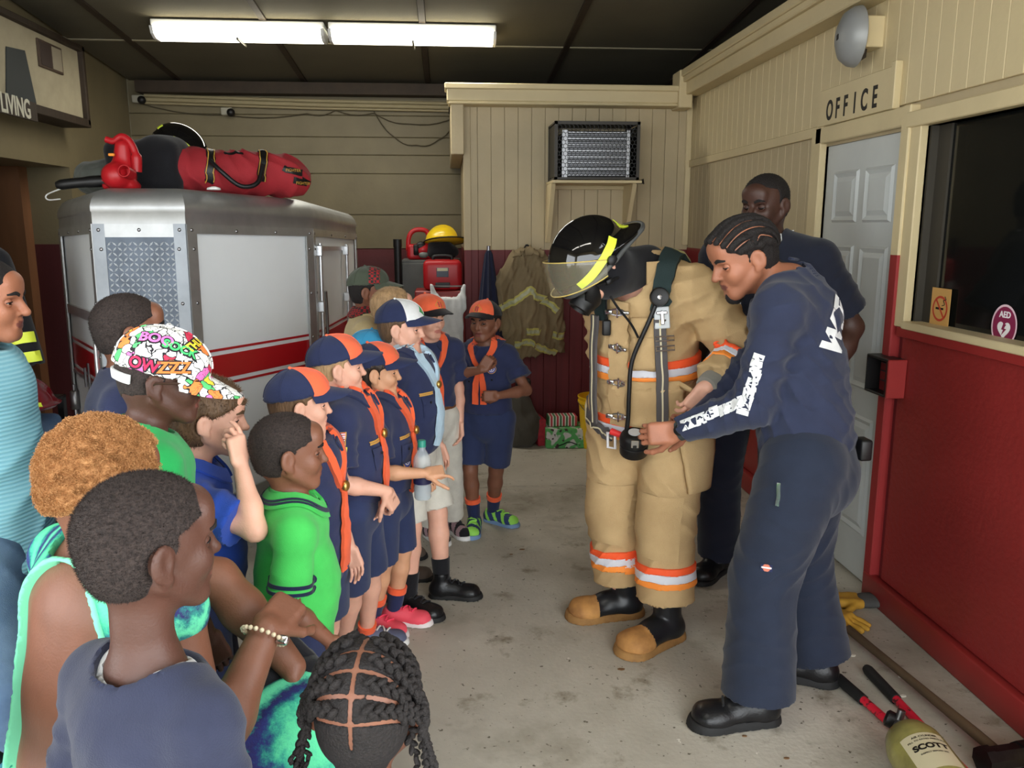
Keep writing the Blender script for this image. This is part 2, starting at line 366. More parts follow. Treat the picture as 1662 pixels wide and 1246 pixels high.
# window
wn = MB(); f = .05
wn.bbox((XR-.018, WY1, WZ0-.012), (XR+.09, WY1+.085, WZ1+.05), .004, 1)
wn.bbox((XR-.03, WY0, WZ1), (XR+.09, WY1+.09, WZ1+.06), .004, 1)
wn.bbox((XR-.03, WY0, WZ0-.014), (XR+.09, WY1, WZ0+.016), .004, 1)
wo = struct(wn.build('window_1', m_cream))
p = MB(); p.box((XR+.02, WY1-.012, WZ0), (XR+.075, WY1, WZ1)); p.box((XR+.05, WY1-.09, WZ0), (XR+.075, WY1-.005, WZ1)); p.box((XR+.066, WY1-.16, WZ0), (XR+.08, WY1-.12, WZ1)); p.build('window_frame', mat('dark_grey_paint', (58, 54, 46), .6, var=.1), wo)
g = mat('tinted_glass', (20, 21, 20), .06, alpha=.9); p = MB(); p.box((XR+.060, WY0, WZ0), (XR+.064, WY1, WZ1)); p.build('window_pane', g, wo)
p = MB(); p.tube([atx(1568+dx_, y_, XR+.09) for dx_, y_ in ((0, 385), (12, 400), (18, 420), (22, 450), (24, 480), (22, 520), (10, 545))], .0025, 6); p.build('blind_cord', mat('cord_grey', (120, 118, 110), .6), wo)
p = MB()
p.box((XR+.7, 1.0, 0), (XR+.75, YP, 2.6)); struct(p.build('wall_office', mat('dark_office_wall', (42, 40, 36), .8)))
# left: open garage front
for nm, a, c in (('wall_front_left', (-3.4, -2.25, 0), (-2.75, -2.2, 3.7)), ('wall_front_top', (-3.4, -2.25, 3.05), (2.05, -2.2, 3.8)), ('wall_office_end', (XR+.012, .95, 0), (5.2, 1.0, 3.3))):
    p = MB(); p.box(a, c); struct(p.build(nm, m_cream))
p = MB(); p.box((5.1, .95, 0), (5.2, 8, 3.7)); struct(p.build('wall_far_right', m_dark))
# ---------------------------------------------------------------- ceiling lights
m_lens = mat('glowing_lens', (255, 250, 232), .4, emit=3.0)
for i, x0 in enumerate((-1.945, -.775)):
    t = thing('ceiling_light', ('left' if i == 0 else 'right')+' one of two fluorescent ceiling lights mounted end to end', 'ceiling light', (x0, 6.12, zc(6.12)), group='fluorescent ceiling lights')
    L = 1.14
    p = MB(); p.bbox((0, -.10, -.045), (L, .14, -.004), .006, 1); p.build('housing', m_white, t)
    pr = [(-.12+.0, -.05), (-.10, -.095), (-.05, -.118), (.05, -.118), (.11, -.095), (.135, -.05)]
    b_ = MB(); nn = len(pr); vs = [(x_, y_, z_) for x_ in (0.02, L-.02) for y_, z_ in pr]
    b_.add(vs, [(i_, i_+1, nn+i_+1, nn+i_) for i_ in range(nn-1)]); b_.build('lens', m_lens, t)
    for x_ in (0.0, L-.02):
        e = MB(); e.add([(x_+dx_, y_, z_-.002) for dx_ in (0, .02) for y_, z_ in pr], [tuple(range(nn)), tuple(reversed(range(nn, 2*nn)))]+[(i_, i_+1, nn+i_+1, nn+i_) for i_ in range(nn-1)]); e.build('end_cap', m_white, t)
    e = MB(); e.box((L/2-.006, -.125, -.135), (L/2+.006, .12, -.119)); e.build('lens_clip', mat('clip_grey', (90, 86, 70), .5), t)
# ================================================================ FIGURES: distance fields turned into continuous meshes
f32 = np.float32
_rng = np.random.RandomState(5); _T = _rng.rand(32, 32, 32).astype(f32)
def vnoise(p, f, s=0):
    q = p*f+s*7.13+100; i = np.floor(q).astype(np.int32); u = q-i; u = u*u*(3-2*u); i &= 31; j = (i+1) & 31
    x0, y0, z0 = i.T; x1, y1, z1 = j.T; a, b, c = u.T
    return ((_T[x0,y0,z0]*(1-a)+_T[x1,y0,z0]*a)*(1-b)+(_T[x0,y1,z0]*(1-a)+_T[x1,y1,z0]*a)*b)*(1-c)+((_T[x0,y0,z1]*(1-a)+_T[x1,y0,z1]*a)*(1-b)+(_T[x0,y1,z1]*(1-a)+_T[x1,y1,z1]*a)*b)*c-.5
V3 = lambda *a: np.array(a, float)
def nrm(v): v = np.asarray(v, float); return v/(np.linalg.norm(v)+1e-12)
def cone(a, b, ra, rb, flat_b=False, flat_a=False):
    a = np.asarray(a, float); b = np.asarray(b, float); ab = b-a; L2 = float(ab@ab)+1e-9; L = math.sqrt(L2); ab32 = ab.astype(f32); a32 = a.astype(f32); w = (ab/L).astype(f32)
    def fn(p):
        q = p-a32; t = (q@ab32)/L2; tc = np.clip(t, 0, 1); d = np.sqrt((((q-tc[:, None]*ab32))**2).sum(1))-(ra+(rb-ra)*tc)
        if flat_b: d = np.maximum(d, (t-1)*L)
        if flat_a: d = np.maximum(d, -t*L)
        return d
    r = max(ra, rb); return fn, np.minimum(a, b)-r, np.maximum(a, b)+r
def econe(a, b, wa, da, wb, db, u, flat_b=False, flat_a=False):
    """tapered capsule with elliptic section; u = width direction"""
    a = np.asarray(a, float); b = np.asarray(b, float); ab = b-a; L = np.linalg.norm(ab)+1e-9; w = ab/L; u = nrm(u-w*np.dot(u, w)); v = np.cross(w, u)
    A, W_, U_, V_ = a.astype(f32), w.astype(f32), u.astype(f32), v.astype(f32)
    def fn(p):
        q = p-A; z = q@W_; t = np.clip(z/L, 0, 1); ww = wa+(wb-wa)*t; dd = da+(db-da)*t; z2 = (z-t*L); m = np.minimum(ww, dd)
        x = (q@U_)/ww; y = (q@V_)/dd; zz = z2/m
        k0 = np.sqrt(x*x+y*y+zz*zz); g = np.sqrt((x/ww)**2+(y/dd)**2+(zz/m)**2)+1e-9
        d = k0*(k0-1)/g
        if flat_b: d = np.maximum(d, z-L)
        if flat_a: d = np.maximum(d, -z)
        return d
    r = max(wa, wb, da, db); return fn, np.minimum(a, b)-r, np.maximum(a, b)+r
def ell(c, r, M=None):
    c = np.asarray(c, float); r = np.asarray(r, float); M = np.eye(3) if M is None else np.asarray(M, float); C_, R_, M_ = c.astype(f32), r.astype(f32), M.astype(f32)
    def fn(p):
        q = (p-C_)@M_/R_; k0 = np.sqrt((q*q).sum(1)); g = np.sqrt(((q/R_)**2).sum(1))+1e-9; return k0*(k0-1)/g
    m = r.max(); return fn, c-m, c+m
def rbox(c, hf, M=None, r=.01):
    c = np.asarray(c, float); hf = np.asarray(hf, float); M = np.eye(3) if M is None else np.asarray(M, float); C_, H_, M_ = c.astype(f32), (hf-r).astype(f32), M.astype(f32)
    def fn(p):
        q = np.abs((p-C_)@M_)-H_; return np.sqrt((np.maximum(q, 0)**2).sum(1))+np.minimum(q.max(1), 0)-r
    m = np.linalg.norm(hf); return fn, c-m, c+m
class Fld:
    def __init__(s): s.ops = []; s.lo = V3(9, 9, 9); s.hi = V3(-9, -9, -9); s.post = []
    def u(s, prim, k=.02):
        fn, lo, hi = prim; s.ops.append((0, fn, lo.astype(f32), hi.astype(f32), k)); s.lo = np.minimum(s.lo, lo); s.hi = np.maximum(s.hi, hi); return s
    def sub(s, prim, k=.01):
        fn, lo, hi = prim; s.ops.append((1, fn, lo.astype(f32), hi.astype(f32), k)); return s
    def cut(s, n, pt, k=0.0):
        """keep the side the normal points away from"""
        n = nrm(n).astype(f32); d = float(n@np.asarray(pt, f32)); s.ops.append((2, lambda p: p@n-d, None, None, k)); return s
    def cap(s, fn): s.ops.append((2, fn, None, None, 0)); return s
    def inflate(s, e): s.post.append(lambda p, d: d-e); return s
    def noise(s, amp, f, seed=0, warp=0, dirv=None):
        def fn(p, d):
            m = np.abs(d) < .035
            if m.any():
                q = p[m]
                if dirv is not None: q = q*np.asarray(dirv, f32)
                n = vnoise(q, f, seed)
                d = d.copy(); d[m] -= amp*2*n
            return d
        s.post.append(fn); return s
    def folds(s, amp, f, axis, seed=0, where=None, sharp=.6):
        """cloth folds: ridges across an axis, broken up by noise; where=(centre, radius) limits them"""
        ax = nrm(axis).astype(f32)
        def fn(p, d):
            m = np.abs(d) < .035
            if where is not None: m &= ((p-np.asarray(where[0], f32))**2).sum(1) < (where[1]*1.0)**2
            if m.any():
                q = p[m]; w = vnoise(q, 7.0, seed)*5.0+vnoise(q, 3.0, seed+3)*6.0; v = 1-np.abs(np.sin((q@ax)*f*1.15+w)); v = v**1.3-.36
                a = amp*(vnoise(q, 5.0, seed+9)+.75)
                if where is not None: a = a*np.clip(1.6-1.6*np.sqrt(((q-np.asarray(where[0], f32))**2).sum(1))/where[1], 0, 1)
                d = d.copy(); d[m] -= a*v
            return d
        s.post.append(fn); return s
    def __call__(s, p):
        p = np.asarray(p, f32); D = np.full(len(p), 1.0, f32)
        for op, fn, lo, hi, k in s.ops:
            if op == 2:
                e = fn(p)
                D = np.maximum(D, e) if not k else s._smax(D, e, k); continue
            mg = .07+k; m = ((p > lo-mg) & (p < hi+mg)).all(1)
            if not m.any(): continue
            e = fn(p[m]); d = D[m]
            if op == 0:
                if k > 0: h = np.clip(.5+.5*(d-e)/k, 0, 1); D[m] = d+(e-d)*h-k*h*(1-h)
                else: D[m] = np.minimum(d, e)
            else: D[m] = s._smax(d, -e, k)
        for f in s.post: D = f(p, D)
        return D
    @staticmethod
    def _smax(d, e, k):
        if k <= 0: return np.maximum(d, e)
        h = np.clip(.5-.5*(d-e)/k, 0, 1); return d+(e-d)*h+k*h*(1-h)
    def grad(s, p, e=.002):
        p = np.asarray(p, f32); g = np.empty_like(p)
        for a in range(3): o = np.zeros(3, f32); o[a] = e; g[:, a] = (s(p+o)-s(p-o))/(2*e)
        return g
    def grad1(s, p, d, e):
        p = np.asarray(p, f32); g = np.empty_like(p)
        for a in range(3): o = np.zeros(3, f32); o[a] = e; g[:, a] = (s(p+o)-d)/e
        return g
    def snap(s, p, lift=0.0, n=4, e=.003):
        p = np.asarray(p, f32).copy()
        for _ in range(n):
            d = s(p); g = s.grad1(p, d, e); d = d-lift; g2 = (g*g).sum(1)+1e-6; st = (d/g2)[:, None]*g; L = np.sqrt((st*st).sum(1))[:, None]+1e-9
            p -= st*np.minimum(1, .03/L)
        return p
def polygonize(fld, h, lo=None, hi=None, holes=(), coarse=4, project=1):
    """surface nets on a sparse grid, vertices then pulled onto the field's zero set"""
    lo = np.asarray(fld.lo-.03 if lo is None else lo, float); hi = np.asarray(fld.hi+.03 if hi is None else hi, float)
    nb = np.maximum(1, np.ceil((hi-lo)/(h*coarse)).astype(int)); B = h*coarse
    g = np.stack(np.meshgrid(*[lo[a]+B*(np.arange(nb[a])+.5) for a in range(3)], indexing='ij'), -1).reshape(-1, 3)
    d = fld(g).reshape(nb); act = np.abs(d) < B*1.0+.006
    S = nb*coarse+1; val = np.empty(S, f32)
    dd = np.repeat(np.repeat(np.repeat(d, coarse, 0), coarse, 1), coarse, 2); val[:-1, :-1, :-1] = dd; val[-1] = 1; val[:, -1] = 1; val[:, :, -1] = 1
    need = np.zeros(S, bool); a4 = np.repeat(np.repeat(np.repeat(act, coarse, 0), coarse, 1), coarse, 2)
    for dx in (0, 1):
        for dy in (0, 1):
            for dz in (0, 1): need[dx:dx+a4.shape[0], dy:dy+a4.shape[1], dz:dz+a4.shape[2]] |= a4
    idx = np.argwhere(need); val[need] = fld((lo+idx*h).astype(f32))
    s = val < 0
    c = np.zeros(S-1, np.int8)
    for dx in (0, 1):
        for dy in (0, 1):
            for dz in (0, 1): c += s[dx:S[0]-1+dx, dy:S[1]-1+dy, dz:S[2]-1+dz]
    ac = (c > 0) & (c < 8)
    cells = np.argwhere(ac)
    for hl, hh_ in holes:
        ctr = lo+(cells+.5)*h; m = ((ctr > hl) & (ctr < hh_)).all(1); cells = cells[~m]
    if len(cells) == 0: return np.zeros((0, 3)), np.zeros((0, 4), int)
    cid = np.full(S-1, -1, np.int32); cid[tuple(cells.T)] = np.arange(len(cells))
    acc = np.zeros((len(cells), 3)); cnt = np.zeros(len(cells))
    cor = [(0,0,0),(1,0,0),(0,1,0),(1,1,0),(0,0,1),(1,0,1),(0,1,1),(1,1,1)]
    vv = [val[tuple((cells+np.array(k)).T)] for k in cor]
    for i, j in ((0,1),(2,3),(4,5),(6,7),(0,2),(1,3),(4,6),(5,7),(0,4),(1,5),(2,6),(3,7)):
        a, b = vv[i], vv[j]; m = (a < 0) != (b < 0); t = np.where(m, a/np.where(m, a-b, 1), 0)
        pt = np.array(cor[i])+t[:, None]*(np.array(cor[j])-np.array(cor[i])); acc += pt*m[:, None]; cnt += m
    V = lo+(cells+acc/np.maximum(cnt, 1)[:, None])*h
    Q = []
    for ax in range(3):
        o = [0, 0, 0]; o[ax] = 1; sl0 = s[:S[0]-o[0], :S[1]-o[1], :S[2]-o[2]]; sl1 = s[o[0]:, o[1]:, o[2]:]
        E = np.argwhere(sl0 != sl1); b, c2 = (ax+1) % 3, (ax+2) % 3
        E = E[(E[:, b] > 0) & (E[:, c2] > 0) & (E[:, b] < S[b]-1) & (E[:, c2] < S[c2]-1)]
        if len(E) == 0: continue
        def cc(db, dc): q = E.copy(); q[:, b] += db; q[:, c2] += dc; return cid[tuple(q.T)]
        q = np.stack([cc(-1, -1), cc(0, -1), cc(0, 0), cc(-1, 0)], 1); ins = sl0[tuple(E.T)]
        q = np.where(ins[:, None], q, q[:, ::-1]); Q.append(q[(q >= 0).all(1)])
    Q = np.concatenate(Q)
    for _ in range(project):
        d = fld(V); gr = fld.grad1(V, d, h*.35); g2 = (gr*gr).sum(1); st = (d/np.maximum(g2, .15))[:, None]*gr; L = np.sqrt((st*st).sum(1))[:, None]+1e-9
        V = V-st*np.minimum(1, h*.7/L)
    return V, Q
def inv_mat(parent):
    M = Matrix.Identity(4); chain = []
    while parent is not None: chain.append(parent); parent = parent.parent
    for p in reversed(chain): M = M @ Matrix.LocRotScale(p.location, p.rotation_euler, p.scale)
    return M.inverted()
def mesh_np(name, V, Q, mats, parent, mi=None, sharp=None):
    """world-space arrays -> a child mesh of parent"""
    V = np.asarray(V, float)
    if parent is not None:
        M = np.array(inv_mat(parent)); V = V@M[:3, :3].T+M[:3, 3]
    me = bpy.data.meshes.new(name); Q = np.asarray(Q); n = Q.shape[1]
    me.vertices.add(len(V)); me.vertices.foreach_set('co', V.astype(f32).ravel())
    me.loops.add(len(Q)*n); me.polygons.add(len(Q)); me.loops.foreach_set('vertex_index', Q.astype(np.int32).ravel())
    me.polygons.foreach_set('loop_start', np.arange(0, len(Q)*n, n, dtype=np.int32))
    for m in (mats if isinstance(mats, (list, tuple)) else [mats]): me.materials.append(m)
    if mi is not None: me.polygons.foreach_set('material_index', np.asarray(mi, np.int32))
    me.polygons.foreach_set('use_smooth', np.ones(len(Q), bool)); me.update(calc_edges=True)
    if sharp: me.set_sharp_from_angle(angle=R(sharp))
    o = bpy.data.objects.new(name, me); COL.objects.link(o); o.parent = parent
    return o
def fmesh(name, fld, h, mats, parent, mi=None, lo=None, hi=None, sharp=None, project=1):
    V, Q = polygonize(fld, h, lo, hi, project=project)
    k = None
    if mi is not None and len(Q): k = mi(V[Q].mean(1))
    return mesh_np(name, V, Q, mats, parent, k, sharp)
def mbw(mb, name, m, parent):
    """MB in world space under a placed parent"""
    M = inv_mat(parent); mb.v = [tuple(M @ Vector(v)) for v in mb.v]; return mb.build(name, m, parent)
def catmull(P, n=6):
    P = [np.asarray(p, float) for p in P]; P = [2*P[0]-P[1]]+P+[2*P[-1]-P[-2]]; out = []
    for i in range(1, len(P)-2):
        for t in np.arange(n)/n:
            a, b, c, d = P[i-1:i+3]; out.append(.5*((2*b)+(c-a)*t+(2*a-5*b+4*c-d)*t*t+(3*b-a-3*c+d)*t**3))
    out.append(P[-2]); return np.array(out)
def ribbon(fld, name, pts, w, m, parent, th=.004, lift=.004, n=6, snap=True, mb=None, smooth=True, nvec=None):
    """cloth strip or strap lying on a field; w scalar or per control point"""
    P = catmull(pts, n); N = len(P); ws = np.full(N, w) if np.isscalar(w) else np.interp(np.linspace(0, len(pts)-1, N), np.arange(len(pts)), w)
    if snap: P = fld.snap(P, lift)
    T = np.gradient(P, axis=0); T /= np.linalg.norm(T, axis=1)[:, None]+1e-9
    G = fld.grad(P, .006) if nvec is None else np.tile(nvec, (N, 1)); G = G/(np.linalg.norm(G, axis=1)[:, None]+1e-9)
    S = np.cross(T, G); S /= np.linalg.norm(S, axis=1)[:, None]+1e-9
    rows = []
    for k in (-1, -.5, 0, .5, 1):
        q = P+S*(ws*k/2)[:, None]
        if snap: q = fld.snap(q, lift, 2)
        rows.append(q)
    up = np.stack(rows, 1); dn = up-G[:, None, :]*th*1.5; up = up+G[:, None, :]*th
    vs = np.concatenate([up.reshape(-1, 3), dn.reshape(-1, 3)]); o = N*5; fs = []
    for i in range(N-1):
        for k in range(4): a = i*5+k; fs.append((a, a+1, a+6, a+5)); fs.append((o+a, o+a+5, o+a+6, o+a+1))
        a = i*5; fs.append((a, a+5, o+a+5, o+a)); a = i*5+4; fs.append((a, o+a, o+a+5, a+5))
    fs.append((0, o, o+1, 1)); 
    for k in range(4):
        if k: fs.append((k, o+k, o+k+1, k+1))
        a = (N-1)*5+k; fs.append((a, a+1, o+a+1, o+a))
    if mb is not None: mb.add(vs, fs, smooth); return None
    b = MB(); b.add(vs, fs, smooth); return mbw(b, name, m, parent)
def project2d(fld, M, xy, lift, start=.09):
    """points of a flat pattern dropped along -z of frame M onto the field"""
    M = np.array(M); xy = np.asarray(xy, float); n = M[:3, 2]; p = M[:3, 3]+xy[:, :1]*M[:3, 0]+xy[:, 1:2]*M[:3, 1]+n*start; p = p.astype(f32); n = n.astype(f32)
    for _ in range(26): d = fld(p)-lift; p = p-n*np.clip(d, -.01, .02)[:, None]*.85
    return p
def decal_text(fld, name, txt, size, M, m, parent, lift=.0025, sx=1.0, start=.09, **k):
    vs, fs = text_mesh(txt, size, depth=0, **k); xy = np.array([(v.x*sx, v.y) for v in vs]); b = MB(); b.add(project2d(fld, M, xy, lift, start), fs); return mbw(b, name, m, parent)
def patch(fld, name, w, h, M, mats, parent, fn=None, nx=12, ny=12, lift=.003, disc=False, start=.09):
    """sewn patch: a small grid on the cloth; fn(u,v)->material index"""
    us = np.linspace(-.5, .5, nx+1); vs_ = np.linspace(-.5, .5, ny+1); xy = np.array([(u*w, v*h) for v in vs_ for u in us])
    if disc:
        m_ = np.abs(xy/np.array([w, h])*2).max(1); r_ = np.linalg.norm(xy/np.array([w, h])*2, axis=1)+1e-9; xy = xy*(m_/r_)[:, None]
    P = project2d(fld, M, xy, lift, start); b = MB()
    for q in mats: b.use(q)
    o = 0; b.add(P, [])
    for j in range(ny):
        for i in range(nx):
            a = j*(nx+1)+i; c = xy[[a, a+1, a+nx+1, a+nx+2]].mean(0)/np.array([w, h])
            b.f.append((a, a+1, a+nx+2, a+nx+1)); b.m.append(0 if fn is None else fn(c[0], c[1])); b.smooth.append(True)
    return mbw(b, name, None, parent)
# ---------------------------------------------------------------- a person: one continuous body, hair and clothes as its children
def skin_mat(name, rgb, gloss=.48):
    m = mat(name, rgb, gloss, var=.13, vscale=9, bump=.10, bscale=220, detail=3); m.node_tree.nodes['Principled BSDF'].inputs['Subsurface Weight'].default_value = .06
    m.node_tree.nodes['Principled BSDF'].inputs['Subsurface Radius'].default_value = (.012, .005, .003); return m
def cloth_mat(name, rgb, rough=.85, var=.10, sheen=.15): return mat(name, rgb, rough, var=var, vscale=14, bump=.22, bscale=420, sheen=sheen, spec=.25)
m_sclera = mat('eye_white', (226, 222, 214), .25); m_iris = mat('eye_dark_iris', (38, 24, 18), .15); m_teeth = mat('teeth', (232, 228, 216), .3)
m_shoeb = mat('black_leather', (20, 20, 22), .35, bump=.1, bscale=120); m_soleb = mat('black_rubber', (24, 24, 24), .7)
m_lash = mat('lash_black', (24, 18, 16), .6)
class Person:
    def __init__(s, label, head, hh, H, phi, hy=None, hp=0, hr=0, lean=0, side=0, skin=None, wd=1.0, dp=1.0, arms=None, feet=None, neck=(.10, .64), sit=None,
                 belly=0, adult=False, stance=.085, legbend=0, res=1.0, eyes=True, lip=None, gaze=0, mouth=0, limb=1.0, nose=1.0, shw=None, twist=0, name='person', ears=True, lookdown=0):
        s.H, s.hh, s.res = H, hh, res; Z = V3(0, 0, 1)
        az = lambda d: V3(math.cos(R(d)), math.sin(R(d)), 0)
        s.f = az(phi); s.r = V3(s.f[1], -s.f[0], 0); hy = phi if hy is None else hy
        hf0 = az(hy); hr0 = V3(hf0[1], -hf0[0], 0); cp, sp_ = math.cos(R(hp)), math.sin(R(hp))
        hf = hf0*cp-Z*sp_; hu = Z*cp+hf0*sp_; c_, s_ = math.cos(R(hr)), math.sin(R(hr)); hr_ = hr0*c_-hu*s_; hu = hu*c_+hr0*s_
        s.hf, s.hu, s.hr = hf, hu, hr_; s.HM = np.stack([hr_, hf, hu], 1); s.Hc = np.asarray(head, float)
        s.X = lambda x, y, z: s.Hc+hh*(x*hr_+y*hf+z*hu)
        tu = nrm(Z*math.cos(R(lean))+s.f*math.sin(R(lean))+s.r*math.tan(R(side))); s.tu = tu; s.tf = nrm(s.f-tu*np.dot(s.f, tu)); s.tr = np.cross(s.tf, tu)
        s.N = s.Hc-(.55*hu+.45*tu)/1.0*hh*neck[1]-(.5*hf+.5*s.tf)*hh*neck[0]
        T = .325*H if adult else .31*H; s.T = T; s.P = s.N-tu*T; k = H/1.75; s.k = k; s.kl = k*limb
        shw = shw or (.112*H if adult else .106*H)*wd; s.shw = shw
        tw = nrm(s.tr*math.cos(R(twist))+s.tf*math.sin(R(twist))); s.sr = tw       # shoulder axis
        s.S = {g: s.N-tu*.035*H+tw*shw*g for g in (-1, 1)}                     # -1 left, +1 right
        ua, fa = (.180*H, .150*H) if adult else (.170*H, .142*H); s.ua, s.fa = ua, fa
        s.E = {}; s.W = {}; s.hand = {}
        arms = arms or {}
        for g in (-1, 1):
            a = dict(arms.get(g) or {}); sv = tw*g
            if 'w' in a: W = np.asarray(a['w'], float)
            else: W = s.S[g]-Z*(ua+fa)*a.get('down', .965)+s.tf*a.get('fwd', .05)*H+sv*a.get('out', .03)*H
            D = W-s.S[g]; L = np.linalg.norm(D); mx = (ua+fa)*.995
            if L > mx: W = s.S[g]+D/L*mx; L = mx
            D = D/np.linalg.norm(D); x = (ua*ua-fa*fa+L*L)/(2*L); hgt = math.sqrt(max(ua*ua-x*x, 0)); pole = np.asarray(a.get('pole', -s.tf*.8+sv*.5-Z*.2), float); pole = nrm(pole-D*np.dot(pole, D))
            s.E[g] = s.S[g]+D*x+pole*hgt; s.W[g] = W; fd = nrm(W-s.E[g])
            d = nrm(a.get('d', fd)); n = np.asarray(a.get('n', -sv), float); n = nrm(n-d*np.dot(n, d)); t = np.cross(n, d)*(1 if g == 1 else -1)
            t = a['t'] if 't' in a else t
            s.hand[g] = dict(d=d, n=n, t=nrm(t), curl=a.get('curl', .28), L=a.get('L', .102*H if adult else .108*H), thumb=a.get('thumb', .3), spread=a.get('spread', .035), show=a.get('show', True))
        s.sit = sit; s.hip = {g: s.P+s.tr*g*.075*H*.9*wd for g in (-1, 1)}; s.K = {}; s.A = {}; s.ft = {}
        ah = .045*H
        for g in (-1, 1):
            ft = (feet or {}).get(g)
            if ft is None: base = V3(s.P[0], s.P[1], 0)+s.r*g*stance*H; fd = az(phi-g*10)
            else: base = V3(ft[0], ft[1], ft[3] if len(ft) > 3 else 0); fd = az(ft[2])
            s.A[g] = base+Z*ah; s.ft[g] = (base, fd); h_ = s.hip[g]; D = s.A[g]-h_; L = np.linalg.norm(D); 
            tl = max(L*.502, .24*H if sit is None else .25*H); x = L/2; hg = math.sqrt(max(tl*tl-x*x, 0)); pole = nrm(s.f*1.0+s.r*g*.12+(Z*.9 if sit else 0)); Dn = D/L; pole = nrm(pole-Dn*np.dot(pole, Dn))
            s.K[g] = h_+D*.5+pole*(hg if sit is not None or legbend else min(hg, .03*H))
            if sit and 'K' in sit: s.K[g] = np.asarray(sit['K'][g], float)
        s.root = thing(name, label, 'person', (s.P[0], s.P[1], 0)); s.skin = skin; s.wd, s.dp, s.belly = wd, dp, belly
        s.nose, s.mouth = nose, mouth; s.eyes = eyes; s.lip = lip or skin; s.gaze = gaze; s.ears = ears; s.lookdown = lookdown
        s.body()
    # ---- shapes
    def torso(s, F, e=0, kk=.03, hipw=1.0):
        k, tu, T = s.k, s.tu, s.T; w, d = s.wd, s.dp; P, N, r = s.P, s.N, s.tr
        F.u(econe(P-tu*.02*s.H, P+tu*T*.22, .155*k*w*hipw+e, .112*k*d+e, .150*k*w+e, .108*k*d+e, r), kk)
        F.u(econe(P+tu*T*.2, P+tu*T*.5, .142*k*w+e, .103*k*d+e, .140*k*w+e, .102*k*d+e, r), kk)
        F.u(econe(P+tu*T*.5, P+tu*T*.80, .145*k*w+e, .105*k*d+e, .155*k*w+e, .102*k*d+e, s.sr), kk)
        if s.belly: F.u(ell(P+tu*T*.34+s.tf*s.belly*.35, (.13*k*w+e, .085*k+s.belly*.7+e, .15*k+e), np.stack([r, s.tf, tu], 1)), kk*1.6)
        for g in (-1, 1):
            F.u(cone(P+tu*T*.82+s.sr*.03*k*g, s.S[g]-tu*.012*s.H, .085*k*d+e, .047*s.kl+e*.8), kk)
            F.u(cone(N+tu*.0*s.H, s.S[g], .054*k+e*.5, .046*s.kl+e*.7), kk)
    def neckp(s, e=0):
        k = .058*s.k if s.H > 1.5 else .052*s.k+.003
        return [cone(s.N-s.tu*.02*s.H, s.X(0, -.10, -.22), k*1.08+e, k+e)]
    def armp(s, g, e=0, e2=None, shoulder=True):
        e2 = e if e2 is None else e2; k = s.kl; S, E, W = s.S[g], s.E[g], s.W[g]
        return [cone(S, E, .049*k+e, .040*k+e), cone(E, E+(W-E)*.35, .041*k+e, .042*k+e), cone(E+(W-E)*.35, W, .042*k+e, .027*k+e2)]
    def legp(s, g, e=0):
        k = s.kl; h, K, A = s.hip[g], s.K[g], s.A[g]
        return [cone(h, K, .088*k+e, .060*k+e), cone(K, K+(A-K)*.3, .057*k+e, .060*k+e), cone(K+(A-K)*.3, A, .060*k+e, .037*k+e)]
    def headf(s, F):
        X, h, M = s.X, s.hh, s.HM; E = lambda c, r, k=.03: F.u(ell(X(*c), np.array(r)*h, M), k*h)
        C = lambda a, b, ra, rb, k=.03: F.u(cone(X(*a), X(*b), ra*h, rb*h), k*h)
        E((0, -.055, .12), (.350, .43, .375), .02); E((0, .09, -.14), (.275, .30, .345), .12); E((0, -.16, -.10), (.29, .27, .25), .1)
        C((-.05, .285, -.40), (.05, .285, -.40), .085, .085, .10)
        for g in (-1, 1): E((.17*g, .245, -.12), (.105, .11, .12), .08); C((.29*g, -.02, -.20), (.10*g, .25, -.40), .055, .06, .09)
        C((-.14, .325, .085), (.14, .325, .085), .055, .055, .08); E((0, .30, .22), (.23, .12, .15), .08)
        for g in (-1, 1): F.sub(ell(X(.148*g, .365, -.002), np.array((.090, .075, .055))*h, M), .05*h)
        n = s.nose*(.76 if s.H < 1.5 else 1); C((0, .365, .05), (0, .375+.075*n, -.115), .034, .050*n, .03); E((0, .39+.05*n, -.125), (.05*n, .055, .042), .03)
        for g in (-1, 1): E((.058*g*n, .375, -.135), (.036*n, .05, .034), .025)
        mo = s.mouth
        C((-.075, .355, -.235+.01*mo), (.075, .355, -.235+.01*mo), .034, .034, .03); C((0, .37, -.235), (0, .37, -.235), .036, .036, .03); C((-.06, .35, -.292-mo*.05), (.06, .35, -.292-mo*.05), .037, .037, .03)
        F.sub(cone(X(-.105, .405, -.262-mo*.02), X(.105, .405, -.262-mo*.02), (.011+mo*.022)*h, (.011+mo*.022)*h), .012*h)
        for g in (-1, 1): F.sub(cone(X(.028*g, .42, -.18), X(.03*g, .39, -.14), .014*h, .012*h), .01*h)
        if s.ears:
            for g in (-1, 1):
                c, s_ = math.cos(.42*g), math.sin(.42*g); Me = M@np.array([[c, s_, 0], [-s_, c, 0], [0, 0, 1]]).T
                F.u(ell(X(.372*g, -.045, -.03), np.array((.028, .095, .135))*h, Me), .02*h); F.u(ell(X(.345*g, -.02, -.15), np.array((.028, .05, .05))*h, M), .03*h)
                F.sub(ell(X(.408*g, -.010, -.010), np.array((.036, .058, .088))*h, Me), .015*h)
